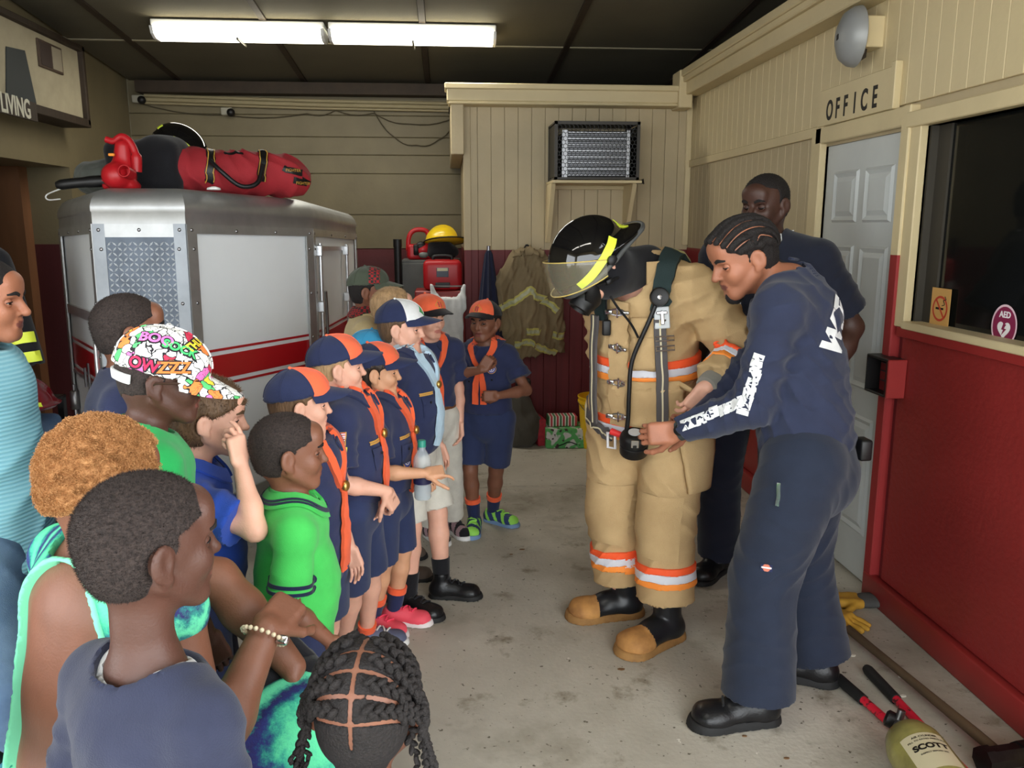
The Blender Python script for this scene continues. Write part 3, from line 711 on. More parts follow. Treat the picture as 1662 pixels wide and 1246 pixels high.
    def handf(s, F, g):
        q = s.hand[g]; W, d, n, t, L = s.W[g], q['d'], q['n'], q['t'], q['L']; M = np.stack([t, d, n], 1); joints = []
        F.u(rbox(W+d*.28*L, (.205*L, .27*L, .075*L), M, .07*L), .03*L*3)
        F.u(ell(W+d*.22*L+t*.14*L+n*.05*L, (.10*L, .2*L, .085*L), M), .06*L)
        cu = q['curl']; cu = [cu]*4 if np.isscalar(cu) else cu
        for i, (x, fl, r0) in enumerate(((.155, .42, .052), (.052, .475, .054), (-.052, .44, .052), (-.150, .35, .046))):
            b = W+d*(.50-.02*abs(i-1))*L+t*x*L; an = 0; dr = nrm(d+t*x*q['spread']*8); pts = [b-d*.1*L, b]; c = cu[i]
            for sg, w_ in ((.46, 1.0), (.30, 1.15), (.24, .8)):
                an += c*1.45*w_; v = dr*math.cos(an)+n*math.sin(an); pts.append(pts[-1]+v*fl*L*sg)
            for j in range(4): F.u(cone(pts[j], pts[j+1], r0*L*(1-.07*j), r0*L*(1-.07*(j+1))), .012*L if j else .05*L)
            joints.append(pts)
        th = q['thumb']; b = W+d*.12*L+t*.15*L; v1 = nrm(d*.62+t*(.75-.55*th)+n*(.15+.55*th)); v2 = nrm(v1+d*.3-t*.55*th+n*.25*th); p1 = b+v1*.30*L; p2 = p1+v2*.19*L; p3 = p2+nrm(v2-t*.5*th+n*.1)*.15*L
        for a, c_, ra, rb in ((b, p1, .075, .060), (p1, p2, .058, .054), (p2, p3, .054, .045)): F.u(cone(a, c_, ra*L, rb*L), .03*L)
        s.hand[g]['tips'] = joints; s.hand[g]['thumbtip'] = p3
    def body(s):
        F = Fld(); s.headf(F)
        for p in s.neckp(): F.u(p, .05*s.hh*2)
        s.torso(F)
        for g in (-1, 1):
            for p in s.armp(g): F.u(p, .022*s.k)
            for p in s.legp(g): F.u(p, .02*s.k)
            s.handf(F, g)
            b, fd = s.ft[g]; F.u(cone(s.A[g], b+fd*.07*s.H+V3(0, 0, .022*s.H), .036*s.k, .022*s.k), .02)
        s.B = F; k = s.res; parts = []; holes = []
        r = s.hh*.62; lo, hi = s.Hc-r, s.Hc+r; parts.append((lo, hi, .0046*k*s.hh/.2)); 
        for g in (-1, 1):
            if s.hand[g]['show']:
                c = s.W[g]+s.hand[g]['d']*s.hand[g]['L']*.45; r = s.hand[g]['L']*.72; parts.append((c-r, c+r, .0034*k*max(.8, s.hand[g]['L']/.14)))
        V, Q, used = [], [], 0; hc = .0135*k
        for lo, hi, h in parts:
            v, q = polygonize(F, h, lo, hi, holes, project=2); V.append(v); Q.append(q+used); used += len(v); holes.append((lo+hc*1.8, hi-hc*1.8))
        v, q = polygonize(F, hc, None, None, holes); V.append(v); Q.append(q+used); V = np.concatenate(V); Q = np.concatenate(Q)
        c = (V[Q].mean(1)-s.Hc)@s.HM/s.hh; lipm = (np.abs(c[:, 0]) < .105*np.sqrt(np.maximum(0, 1-((c[:, 2]+.266+.02*s.mouth)/(.050+.02*s.mouth))**2))) & (c[:, 1] > .335)
        s.bodyo = mesh_np('body', V, Q, [s.skin, s.lip], s.root, lipm.astype(int))
        if s.eyes:
            X, h = s.X, s.hh
            for g in (-1, 1):
                c = X(.140*g, .284, -.002); mb = MB().use(m_sclera).use(m_iris); r = .062*h; ga = R(s.gaze); gz = nrm(s.HM@V3(math.sin(ga), math.cos(ga), -.08-s.lookdown)); n = 9; a = nrm(np.cross(gz, s.hu)); b_ = np.cross(a, gz); vs = []; fs = []
                for i in range(n+1):
                    th = R(95)*i/n
                    for j in range(16): q_ = 2*math.pi*j/16; vs.append(c+r*(gz*math.cos(th)+(a*math.cos(q_)+b_*math.sin(q_))*math.sin(th)))
                mb.use(m_iris)
                for i in range(n):
                    mb.use(m_iris if i < 4 else m_sclera); o = len(mb.v) if i == 0 else o
                    if i == 0: mb.add(vs, [], True)
                    for j in range(16): j2 = (j+1) % 16; mb.f.append((o+i*16+j, o+i*16+j2, o+i*16+16+j2, o+i*16+16+j)); mb.m.append(mb.cur); mb.smooth.append(True)
                mb.mats = [m_sclera, m_iris]; mbw(mb, 'eye', None, s.root)
                lid = MB(); vs = []; fs = []; r2 = .070*h; n = 7; low = -.02+s.lookdown*.9+.12
                alm = lambda q_: max(0.0, math.cos(q_*90/66)) if abs(q_) < R(66) else 0.0
                for i in range(n+1):
                    for j in range(13):
                        q_ = R(-84+168*j/12); e1 = -.04+math.asin(max(-.9, min(.9, .20-s.lookdown*.6)))*alm(q_); el = R(85)*(1-i/n)+e1*(i/n); vs.append(c+r2*(s.HM@V3(math.cos(el)*math.sin(q_), math.cos(el)*math.cos(q_)*.96, math.sin(el))))
                for i in range(n):
                    for j in range(12): fs.append((i*13+j, i*13+j+1, i*13+14+j, i*13+13+j))
                lid.add(vs, fs, True); ls = MB(); ls.tube(vs[-12:-1], [.004*h]+[.008*h]*9+[.004*h], 5); mbw(ls, 'eyelash', m_lash, s.root)
                vs = []; fs = []
                for i in range(6):
                    for j in range(13):
                        q_ = R(-84+168*j/12); e1 = -.05-math.asin(.30+s.lookdown*.3)*alm(q_); el = R(-85)*(1-i/5)+e1*(i/5); vs.append(c+r2*.99*(s.HM@V3(math.cos(el)*math.sin(q_), math.cos(el)*math.cos(q_)*.95, math.sin(el))))
                for i in range(5):
                    for j in range(12): fs.append((i*13+j, i*13+j+1, i*13+14+j, i*13+13+j))
                lid.add(vs, fs, True); mbw(lid, 'eyelid', s.skin, s.root)
    # ---- hair, brows
    def brows(s, m, w=.045):
        for g in (-1, 1): ribbon(s.B, 'eyebrow', [s.X(.065*g, .42, .085), s.X(.15*g, .42, .115), s.X(.24*g, .34, .095)], [w*s.hh*.8, w*s.hh, w*s.hh*.4], m, s.root, th=.0012, lift=.0008, n=4)
    def hairf(s, t=.03, front=.25, side=-.02, nape=-.30, top=0.0, amp=0.0, fr=40, earcut=True, temple=.16):
        X, h, M = s.X, s.hh, s.HM; F = Fld(); F.u(ell(X(0, -.055, .12), np.array((.350+t, .43+t, .375+t+top))*h, M), 0); F.u(ell(X(0, -.16, -.10), np.array((.29+t, .27+t, .25+t))*h, M), .1*h)
        F.u(cone(X(0, -.12, -.25), X(0, -.2, -.38), .2*h+t*h, .17*h), .05*h)
        Mi = M.astype(f32); c0 = s.Hc.astype(f32)
        def region(p):
            q = (p-c0)@Mi/h; wob = vnoise(p, 60/ h*.2, 3)*.02
            a = (front-q[:, 2])-np.maximum(0, (.42-q[:, 1]))*(.55)+np.abs(q[:, 0])*temple   # forehead hairline falls towards the back
            b = np.maximum(q[:, 1]-(-.02+.0*q[:, 2]), (nape-q[:, 2])-np.maximum(0, np.abs(q[:, 0])-.05)*.0)
            c = np.maximum(q[:, 1]-.07, side-q[:, 2])
            return (np.minimum(np.minimum(a, b), c)+wob)*h*.8
        F.cap(region)
        if earcut:
            for g in (-1, 1): F.sub(ell(X(.39*g, -.035, -.06), np.array((.10, .125, .17))*h, M), .02*h)
        if amp: F.noise(amp, fr)
        return F
    def hair(s, m, t=.03, h=None, blades=0, blen=.006, bw=.0012, curl=0.0, **k):
        F = s.hairf(t, **k); s.HF = F; V, Q = polygonize(F, (h or .0065)*s.res); o = mesh_np('hair', V, Q, m, s.root); s.hairo = o
        if blades:                                   # short strands standing out of the hair
            rg = np.random.RandomState(3); c = V[Q[:, 0]]; ix = rg.randint(0, len(Q), blades); q = V[Q[ix]]; w = rg.dirichlet((1, 1, 1, 1), blades); p = (q*w[:, :, None]).sum(1); n = F.grad(p, .004); n /= np.linalg.norm(n, axis=1)[:, None]+1e-6
            Mi = s.B(p.astype(f32)); keep = Mi > .0006; p, n = p[keep], n[keep]; N = len(p)
            d = n+rg.normal(0, .45, (N, 3)); d /= np.linalg.norm(d, axis=1)[:, None]; sd = np.cross(d, rg.normal(0, 1, (N, 3))); sd /= np.linalg.norm(sd, axis=1)[:, None]; L = blen*rg.uniform(.5, 1.2, N)[:, None]
            if not curl:
                v = np.stack([p-sd*bw, p+sd*bw, p+d*L], 1).reshape(-1, 3); f = np.arange(3*N).reshape(-1, 3)
            else:
                up = np.cross(sd, d); v = []; K = 6
                for i in range(K+1):
                    a = i/K*5.2; ctr = p+d*L*(i/K)+(sd*math.cos(a)+up*math.sin(a)-sd)*curl; v += [ctr-d*bw, ctr+d*bw]
                v = np.stack(v, 1); f = []; base = np.arange(N)[:, None]*(2*K+2)
                f = np.concatenate([base+np.array([[2*i, 2*i+1, 2*i+3, 2*i+2]]) for i in range(K)]); v = v.reshape(-1, 3)
            b = mesh_np('hair_strand', v, f, m, s.root); b.parent = o; b.matrix_parent_inverse = Matrix.Identity(4); b['kind'] = 'stuff'
        return o
    def cap(s, crown, brim, panel=None, tilt=-8, z=.12, back=True, arc=60, name='cap', brim_l=.36, lift=.045, button=None, band=None, yaw=0):
        h = s.hh; a = R(tilt); M = s.HM@np.array([[1, 0, 0], [0, math.cos(a), -math.sin(a)], [0, math.sin(a), math.cos(a)]]); X = lambda x, y, zz: s.Hc+h*(M@V3(x, y, zz)); s.CX, s.CM = X, M
        F = Fld(); rx, ry, rz = .350+lift, .43+lift, .40+lift; F.u(ell(X(0, -.055, .13), np.array((rx, ry, rz))*h, M), 0); F.u(ell(X(0, .135, .19), np.array((rx*.88, ry*.70, rz*.74))*h, M), .1*h)
        F.cut(-M[:, 2], X(0, 0, z)); F.noise(.0025, 25, 4); s.CF = F; c0 = s.Hc
        o = fmesh(name, F, .0058*s.res, crown, s.root)
        if panel is not None:
            na, ne = 19, 12; vs = []; fs = []
            for j in range(ne+1):
                for i in range(na+1):
                    az_ = R(-arc+2*arc*i/na); e = R(1+86*j/ne); vs.append(X(.43*math.sin(az_)*math.cos(e), -.055+.55*math.cos(az_)*math.cos(e), .13+.50*math.sin(e)))
            vs = F.snap(np.array(vs), .0018, 7); low = ((vs-X(0, 0, z))@M[:, 2]) < 0
            for j in range(ne):
                for i in range(na):
                    a_ = j*(na+1)+i; 
                    if not low[[a_, a_+1, a_+na+1, a_+na+2]].all(): fs.append((a_, a_+1, a_+na+2, a_+na+1))
            b = MB(); b.add(vs, fs, True); q = mbw(b, 'cap_panel', panel, s.root); q.parent = o
        for aa in ((-120, 180, 120, 0) if panel is not None else (-60, -120, 180, 120, 60, 0)):                    # seams of the six panels
            pts = []
            for e in np.linspace(12, 88, 6): pts.append(X(.42*math.sin(R(aa))*math.cos(R(e)), -.055+.5*math.cos(R(aa))*math.cos(R(e)), .13+.46*math.sin(R(e))))
            q = ribbon(F, 'cap_seam', pts, .012*h, panel if (panel is not None and abs(aa) < 30) else crown, s.root, th=.0012, lift=.0022 if aa == 0 else .0008, n=3); q.parent = o
        b = MB(); b.ball(X(0, -.055, .13+rz+.012), .03*h, 6); q = mbw(b, 'cap_button', button or panel or crown, s.root); q.parent = o
        # brim: curved bill
        vs = []; fs = []; na, nr = 17, 6
        for side in (1, -1):
            for j in range(nr+1):
                for i in range(na):
                    an = R(-66+132*i/(na-1)); w = j/nr; ex = (math.cos(an*1.32))**.8 if abs(an*1.32) < math.pi/2 else 0
                    rr_ = 1+0*w; x = (rx*.985)*math.sin(an); y = -.02+(ry*1.0)*math.cos(an); y2 = y+brim_l*ex*w; x2 = x*(1+.06*w*ex); zz = z+.035-.16*(x2/rx)**2*(.25+.75*w)-.13*w*ex+.012*side*.9
                    vs.append(X(x2, y2, zz))
        o2 = (nr+1)*na
        for j in range(nr):
            for i in range(na-1): a_ = j*na+i; fs.append((a_, a_+na, a_+na+1, a_+1)); fs.append((o2+a_, o2+a_+1, o2+a_+na+1, o2+a_+na))
        for i in range(na-1): a_ = nr*na+i; fs.append((a_, o2+a_, o2+a_+1, a_+1))
        for j in range(nr):
            for i in (0, na-1): a_ = j*na+i; fs.append((a_, o2+a_, o2+a_+na, a_+na))
        b = MB(); b.add(vs, fs, True); q = mbw(b, 'cap_brim', brim, s.root); q.parent = o
        s.capo = o; return o
    # ---- clothes
    def shirt(s, m, sleeve=.62, e=.012, hem=-.05, loose=0.0, flare=1.0, name='shirt', neckr=.012, h=.009, folds=.006, fold_f=55, belly=None, vneck=0, cuff=None, hipw=1.0, seed=0, open_neck=None, trim=None, sl_r=.0, gfold=None):
        F = Fld(); k = s.k
        s.torso(F, e+loose, .04*k+.012, hipw)
        for g in (-1, 1):
            S, E, W = s.S[g], s.E[g], s.W[g]
            if sleeve <= 0: continue
            if sleeve <= 1: p = S+(E-S)*sleeve; F.u(cone(S, p, .049*s.kl+e*.8+loose*.5, (.050*s.kl+e)*flare+.010*k+sl_r, flat_b=True), .03*k)
            else:
                F.u(cone(S, E, .050*s.kl+e*.8+loose*.5, .046*s.kl+e+loose*.4+sl_r), .03*k); p = E+(W-E)*(sleeve-1); F.u(cone(E, p, .046*s.kl+e+loose*.4+sl_r, .036*s.kl+e*.8+sl_r*.6, flat_b=True), .025*k)
            if folds: F.folds(folds, fold_f, nrm(E-S), seed+g, (S+(E-S)*.45, .17*k+.05))
            if sleeve > 1 and folds: F.folds(folds*1.5, fold_f*1.2, nrm(W-E), seed+5+g, (E, .16*k+.05))
        F.cut(-s.tu, s.P+s.tu*hem*s.H)
        for p in s.neckp(neckr): F.sub(p, .008)
        F.sub(ell(s.N+s.tu*.02*s.H+s.tf*.02*s.H, np.array((.066*k+neckr, .066*k+neckr+.01, .035*k+vneck)), np.stack([s.tr, s.tf, s.tu], 1)), .01)
        if open_neck: open_neck(F)
        if folds:
            F.folds(folds, fold_f*.8, nrm(s.tu+.5*s.tr), seed+20, (s.P+s.tu*s.T*.25+s.tf*.08*k, .26*k+.05)); F.folds(folds*.8, fold_f*.9, nrm(s.tu*.5-s.tr), seed+31, (s.N-s.tu*s.T*.35, .22*k))
        for i_, (a_, f_, ax_) in enumerate(gfold or ()): F.folds(a_, f_, ax_[0]*s.tr+ax_[1]*s.tf+ax_[2]*s.tu, seed+60+i_)
        F.noise(.004, 9, seed+2); s.SF = F
        o = fmesh(name, F, h*s.res, m, s.root, sharp=50); s.shirto = o
        if trim and 0 < sleeve <= 1:
            for g in (-1, 1):
                u = nrm(s.E[g]-s.S[g]); x = nrm(np.cross(u, s.tf)); y = np.cross(u, x); e_ = s.S[g]+(s.E[g]-s.S[g])*sleeve
                for a_, b_ in trim['bands']: q = ribbon(F, 'sleeve_trim', [e_-u*(a_+b_)/2+(x*math.cos(t)+y*math.sin(t))*.062 for t in np.linspace(0, 2*math.pi, 19)], b_-a_, trim['m'], s.root, th=.001, lift=.0015, n=2); q.parent = o
        return o
    def band(s, F, A, B, a, b, m, name, parent=None, lift=.002, rad=.14, h=.006):
        """stripe sewn round a sleeve or leg: metres a..b back from its end B"""
        w = nrm(np.asarray(B)-np.asarray(A)); B = np.asarray(B, float); G = Fld(); G.lo, G.hi = np.minimum(A, B)-rad, np.maximum(A, B)+rad; C_ = ((np.asarray(A)+B)/2).astype(f32); w32 = w.astype(f32); B32 = B.astype(f32); L = np.linalg.norm(B-A)
        def fn(p):
            d = F(p)-lift; t = (B32-p)@w32; d = np.maximum(d, np.maximum(a-t, t-b)); q = p-C_; rr = np.sqrt(np.maximum((q*q).sum(1)-(q@w32)**2, 0)); return np.maximum(d, rr-rad*.9)
        G.cap(fn); ctr = B-w*(a+b)/2; G.ops = [(0, fn, G.lo.astype(f32)-1, G.hi.astype(f32)+1, 0)]
        ext = rad; o = fmesh(name, G, h*s.res, m, s.root, lo=ctr-ext, hi=ctr+ext, sharp=45)
        if parent is not None and parent is not s.root: o.parent = parent
        return o
    def bottoms(s, m, length=.75, e=.014, waist=.10, flare=1.12, name='shorts', h=.009, folds=.005, seed=0, hipw=1.0, kneee=None, drop=0.0):
        """length 0..1 to the knee, 1..2 on to the ankle"""
        F = Fld(); k, P, tu = s.k, s.P, s.tu; w, d = s.wd*hipw, s.dp
        F.u(econe(P-tu*.03*s.H, P+tu*waist*s.H, .158*k*w+e, .116*k*d+e, .146*k*w+e*.6, .106*k*d+e*.6, s.tr, flat_b=True), .03)
        for g in (-1, 1):
            h_, K, A = s.hip[g], s.K[g], s.A[g]; kr = .062*s.kl+(e if kneee is None else kneee)
            if length <= 1: p = h_+(K-h_)*length; F.u(cone(h_, p, .094*s.kl+e, ((.094+(.062-.094)*length)*s.kl+e)*flare, flat_b=True), .02*k)
            else:
                F.u(cone(h_, K, .094*s.kl+e, kr*1.05), .02*k); p = K+(A-K)*(length-1)+V3(0, 0, -drop); F.u(cone(K, p, kr*1.05, (.052*s.kl+e)*flare, flat_b=True), .02*k)
                F.folds(folds*1.3, 44, nrm(A-K+.35*s.r), seed+g, (K, .22*k)); F.folds(folds*.8, 40, nrm(A-K-.25*s.r), seed+4+g, (p+(K-p)*.45, .22*k))
            F.folds(folds, 50, nrm(K-h_+.6*s.r*g), seed+9+g, (h_+(K-h_)*.2, .22*k))
        F.noise(.004, 8, seed+4); s.BF = F; s.botto = fmesh(name, F, h*s.res, m, s.root, sharp=50); return s.botto
    def shoe(s, g, m, sole=None, L=None, name='shoe', lace=None, high=.07, toe=None, toe_l=.3, wide=1.0, sole_h=.022, boot=None, panel=None, h=.0055):
        b, fd = s.ft[g]; L = L or .158*s.H; sd = V3(fd[1], -fd[0], 0); Z = V3(0, 0, 1); w = .19*L*wide; M = np.stack([sd, fd, Z], 1); heel = b-fd*.26*L
        F = Fld(); F.u(econe(heel+fd*.14*L+Z*.16*L, heel+fd*.86*L+Z*.13*L, w*.82, .14*L, w*.98, .11*L, sd), .02); F.u(ell(heel+fd*.76*L+Z*.10*L, (w*1.02, .24*L, .16*L), M), .02)
        F.u(cone(heel+fd*.22*L+Z*.13*L, heel+fd*.25*L+Z*(.13*L+high), w*.80, w*.78, flat_b=True), .03); F.u(ell(heel+fd*.45*L+Z*.22*L, (w*.7, .22*L, .12*L), M), .02)
        F.cut(-Z, b+Z*sole_h*.7); c0 = heel
        mats = [m, toe or panel or m]
        def mi(c):
            q = (c-c0)@fd/L; zz = (c-c0)@Z
            if toe is not None: return (q > 1-toe_l).astype(int)
            if panel is not None: return ((np.sin(q*26+zz*70) > .35) | (q > .93)).astype(int)
            return np.zeros(len(c), int)
        o = fmesh(name, F, h*s.res, mats, s.root, mi, sharp=50)
        S = Fld(); S.u(econe(heel+fd*.16*L, heel+fd*.84*L, w*.93, .2*L, w*1.06, .2*L, sd), .01); S.u(ell(heel+fd*.78*L, (w*1.07, .26*L, .2*L), M), .02); S.cut(Z, b+Z*sole_h); S.cut(-Z, b+Z*.001)
        q = fmesh('sole', S, h*s.res, sole or m_soleb, s.root, sharp=40); q.parent = o
        if lace is not None:
            for i in range(4):
                t = .40+.09*i; c = heel+fd*t*L+Z*(.36-.2*(t-.4))*L; lb = MB(); lb.tube(F.snap(np.array([c+sd*w*x+fd*.03*L*(-1)**i*x*2 for x in np.linspace(-.5, .5, 6)]), .003), .0035, 6); x = mbw(lb, 'lace', lace, s.root); x.parent = o
        s.shoeF = F; return o
    def sock(s, g, m, lo=.02, hi=.14, top=None, e=.005):
        A = s.A[g]; K = s.K[g]; u = nrm(K-A); r0, r1 = .037*s.kl+e, (.037+(.060-.037)*min(1, hi/np.linalg.norm(K-A)/.7))*s.kl+e; b = MB(); M = frame(A-u*lo, s.r, np.cross(u, s.r)); n = 7
        b.tube([A-u*lo+(A+u*hi-(A-u*lo))*t for t in np.linspace(0, 1, n)], [r0+(r1-r0)*t for t in np.linspace(0, 1, n)], 16); o = mbw(b, 'sock', m, s.root)
        if top is not None:
            b = MB(); b.tube([A+u*(hi-.022), A+u*(hi+.004)], [r1+.003, r1+.004], 16); q = mbw(b, 'sock_stripe', top, s.root); q.parent = o
        return o
    def kerchief(s, m, lead=.10, tail=.19, w=.036, slide=None, back=True, off=0.0, dots=None):
        """rolled neckerchief: two leads from behind the neck to a slide, two tails below it"""
        F = s.SF; k = s.k; X = lambda x, y, z: s.N+s.tr*x*k+s.tf*y*k+s.tu*z*k
        c = X(off, .15, -lead/k-.02); C0 = F.snap(np.array([c]), .008)[0]
        o = None
        for g in (-1, 1):
            pts = [X(.012*g, -.105, .055), X(.075*g, -.075, .05), X(.098*g, .0, .03), X(.075*g, .085, -.025), C0+s.tr*.010*g*k]
            q = ribbon(F, 'neckerchief' if o is None else 'neckerchief_lead', pts, [w*1.7, w*1.5, w*1.25, w*.9, w*.5], m, s.root, th=.006, lift=.007, n=6)
            if o is None: o = q
            else: q.parent = o
        for g in (-1, 1):
            e = X(off+.03*g, .16, -(lead+tail)/k); pts = [C0, C0*.55+e*.45+s.tr*.012*g*k, e]
            q = ribbon(F, 'neckerchief_tail', pts, [w*.5, w*.85, w*.9], m, s.root, th=.004, lift=.010+.003*g, n=6); q.parent = o
        if slide is not None:
            b = MB(); b.bm((lambda bm: (bmesh.ops.create_uvsphere(bm, u_segments=14, v_segments=8, radius=.5), bm)[1])(bmesh.new()), Matrix.Translation(C0+s.tf*.012) @ (Matrix(np.vstack([np.hstack([np.stack([s.tr, s.tf, s.tu], 1), np.zeros((3, 1))]), [0, 0, 0, 1]]).tolist()) @ Matrix.Diagonal((.034, .022, .034, 1))), True); q = mbw(b, 'neckerchief_slide', slide, s.root); q.parent = o
        s.ker = o; return o
    def collar_path(s, rad, drop=0.0, n=22, open_=.30, back=.0):
        out = []
        for i in range(n+1):
            a = open_+(2*math.pi-2*open_)*i/n; c = math.cos(a)            # a = 0 at the front
            out.append(s.N+s.tr*math.sin(a)*rad+s.tf*(c*rad*1.02+.012*s.k/.7)+s.tu*(.02-drop-.045*max(0, c)**1.5))
        return out
    def collar(s, m, h=.036, spread=0, name='collar', rad=None, lift=.007, stripes=None):
        """folded shirt collar: a low stand and a leaf lying on the shoulders"""
        F = s.SF; k = s.k; rad = rad or .084*k+.022; o = ribbon(F, name, s.collar_path(rad), h, m, s.root, th=.003, lift=lift, n=2)
        b = MB(); P = s.collar_path(rad-h*.42, -.012); vs = [p+s.tu*z for p in P for z in (-.012, .010)]; b.add(vs, [(2*i, 2*i+2, 2*i+3, 2*i+1) for i in range(len(P)-1)], True); q = mbw(b, 'collar_stand', m, s.root); md = q.modifiers.new('thick', 'SOLIDIFY'); md.thickness = .004; q.parent = o
        for d_ in (stripes or ()): q = ribbon(F, 'collar_stripe', s.collar_path(rad+d_), .006, c_stripe, s.root, th=.001, lift=lift+.0045, n=2); q.parent = o
        s.colo = o; return o
    def M_at(s, p, n=None, up=None, F=None):
        """frame for a decal near p: z out of the cloth"""
        F = F or s.SF; q = F.snap(np.array([p]), 0.0)[0]; g = nrm(F.grad(np.array([q]), .012)[0]) if n is None else nrm(n); up = s.tu if up is None else up
        x = nrm(np.cross(up, g)); y = np.cross(g, x); M = Matrix.Identity(4); M.col[0][:3] = x; M.col[1][:3] = y; M.col[2][:3] = g; M.col[3][:3] = q; return M
# ================================================================ PEOPLE
sk_dark = skin_mat('skin_deep_brown', (84, 54, 43)); sk_brown = skin_mat('skin_brown', (128, 84, 64)); sk_med = skin_mat('skin_warm_brown', (160, 104, 78))
sk_fair = skin_mat('skin_fair', (226, 172, 148)); sk_tan = skin_mat('skin_tan', (214, 160, 124)); sk_deep = skin_mat('skin_very_deep', (72, 47, 38))
lip_dark = skin_mat('lip_brown', (120, 70, 62), .35); lip_fair = skin_mat('lip_pink', (206, 130, 118), .4)
h_black = mat('black_hair', (26, 21, 20), .75, var=.5, vscale=160, bump=.5, bscale=260); h_blackfade = mat('short_black_hair', (62, 51, 47), .85, rgb2=(36, 29, 27), vscale=190, bump=.5, bscale=300, detail=2)
h_brown = mat('brown_hair', (96, 72, 50), .55, var=.35, vscale=60, bump=.5, bscale=160, stretch=(1, 1, .25)); h_blond = mat('blond_hair', (168, 136, 98), .6, var=.3, vscale=70, bump=.4, bscale=160, stretch=(1, 1, .3))
h_dbrown = mat('dark_brown_hair', (48, 36, 28), .5, var=.4, vscale=70, bump=.5, bscale=150, stretch=(1, 1, .3)); h_gold = mat('golden_curls', (172, 120, 72), .75, rgb2=(204, 152, 98), vscale=90, bump=.6, bscale=140)
c_navy = cloth_mat('navy_scout_cloth', (46, 53, 86)); c_navyd = cloth_mat('navy_cotton', (40, 46, 76)); c_navys = cloth_mat('navy_shorts_cloth', (46, 56, 90)); c_orange = cloth_mat('orange_cloth', (246, 104, 62), .75); c_capnavy = cloth_mat('navy_cap_cloth', (40, 48, 80)); c_caporange = cloth_mat('orange_cap_cloth', (248, 110, 72), .75)
c_white = cloth_mat('white_cotton', (226, 228, 228)); c_khaki = cloth_mat('pale_khaki_twill', (212, 208, 196)); c_green = cloth_mat('bright_green_pique', (70, 192, 88)); c_stripe = cloth_mat('dark_navy_knit', (24, 34, 62)); c_royal = cloth_mat('royal_blue_pique', (40, 72, 164)); c_black = cloth_mat('black_cloth', (24, 24, 28))
c_tan = cloth_mat('khaki_scout_cloth', (196, 176, 132)); c_olive = cloth_mat('olive_cloth', (76, 84, 70)); c_lightblue = cloth_mat('pale_blue_silk', (190, 218, 236), .5); m_gold = mat('brass', (214, 170, 96), .3, .9); m_silver = mat('silver_metal', (214, 214, 216), .25, 1.0)
m_flagred = mat('flag_red', (206, 66, 70), .8); m_flagblue = mat('flag_blue', (84, 100, 176), .8); m_flagwhite = mat('flag_white', (236, 236, 240), .8); m_yellow = mat('embroidery_yellow', (238, 214, 70), .8); m_goldthread = mat('gold_thread', (206, 156, 70), .8); m_patchblue = mat('patch_blue', (70, 84, 170), .8); m_patchred = mat('patch_red', (196, 60, 60), .8)
def flag_fn(u, v):
    if abs(u) > .46 or abs(v) > .45: return 3
    if u < 0 and v > -.02: return 1 if (int((u+.5)*22)+int((v+.5)*22)) % 3 else 0
    return 2 if int((v+.45)/.9*13) % 2 == 0 else 0
def scout(p, skin_hair=None, bottoms=c_navys, blen=.80, cap=(c_capnavy, c_capnavy, c_caporange), tilt=12, flag=False, ker=c_orange, sl=.74, hem=-.015, kw=None, tail=.17, belt=False, seed=0, bflare=1.12, capz=.155, loose=.010):
    p.shirt(c_navy, sleeve=sl, e=.012, loose=loose, hem=hem, flare=1.22, seed=seed, folds=.006); p.collar(c_navy)
    p.bottoms(bottoms, blen, waist=.085, flare=bflare, seed=seed+40)
    if cap: p.cap(*cap, tilt=tilt, z=capz)
    if ker is not None: p.kerchief(ker, slide=m_gold, tail=tail, **(kw or {}))
    if flag:                                           # flag and den strip on the right sleeve, as sewn on scout shirts
        g = 1; S, E = p.S[g], p.E[g]; u = nrm(E-S); c = S+u*.050+p.sr*g*.05; M = p.M_at(c, n=nrm(p.sr*g*.8-p.f*.05-V3(0, .35, 0)), up=-u)
        patch(p.SF, 'flag_patch', .062, .042, M, [m_flagwhite, m_flagblue, m_flagred, m_goldthread], p.root, flag_fn, 22, 26, start=.07)
        M2 = M @ Matrix.Translation((.004, -.034, 0)); patch(p.SF, 'den_strip', .062, .017, M2, [m_yellow, c_black], p.root, lambda a, b: int(abs(a) < .46 and abs(b) < .34 and (-.46 < a < -.36 or .08 < a < .46)), 20, 6, start=.07)
        decal_text(p.SF, 'den_lettering', 'DEN', .014, M2 @ Matrix.Translation((-.008, 0, 0)), c_black, p.root, lift=.0045, start=.07); decal_text(p.SF, 'den_lettering', '1', .013, M2 @ Matrix.Translation((.017, 0, 0)), m_yellow, p.root, lift=.005, start=.07)
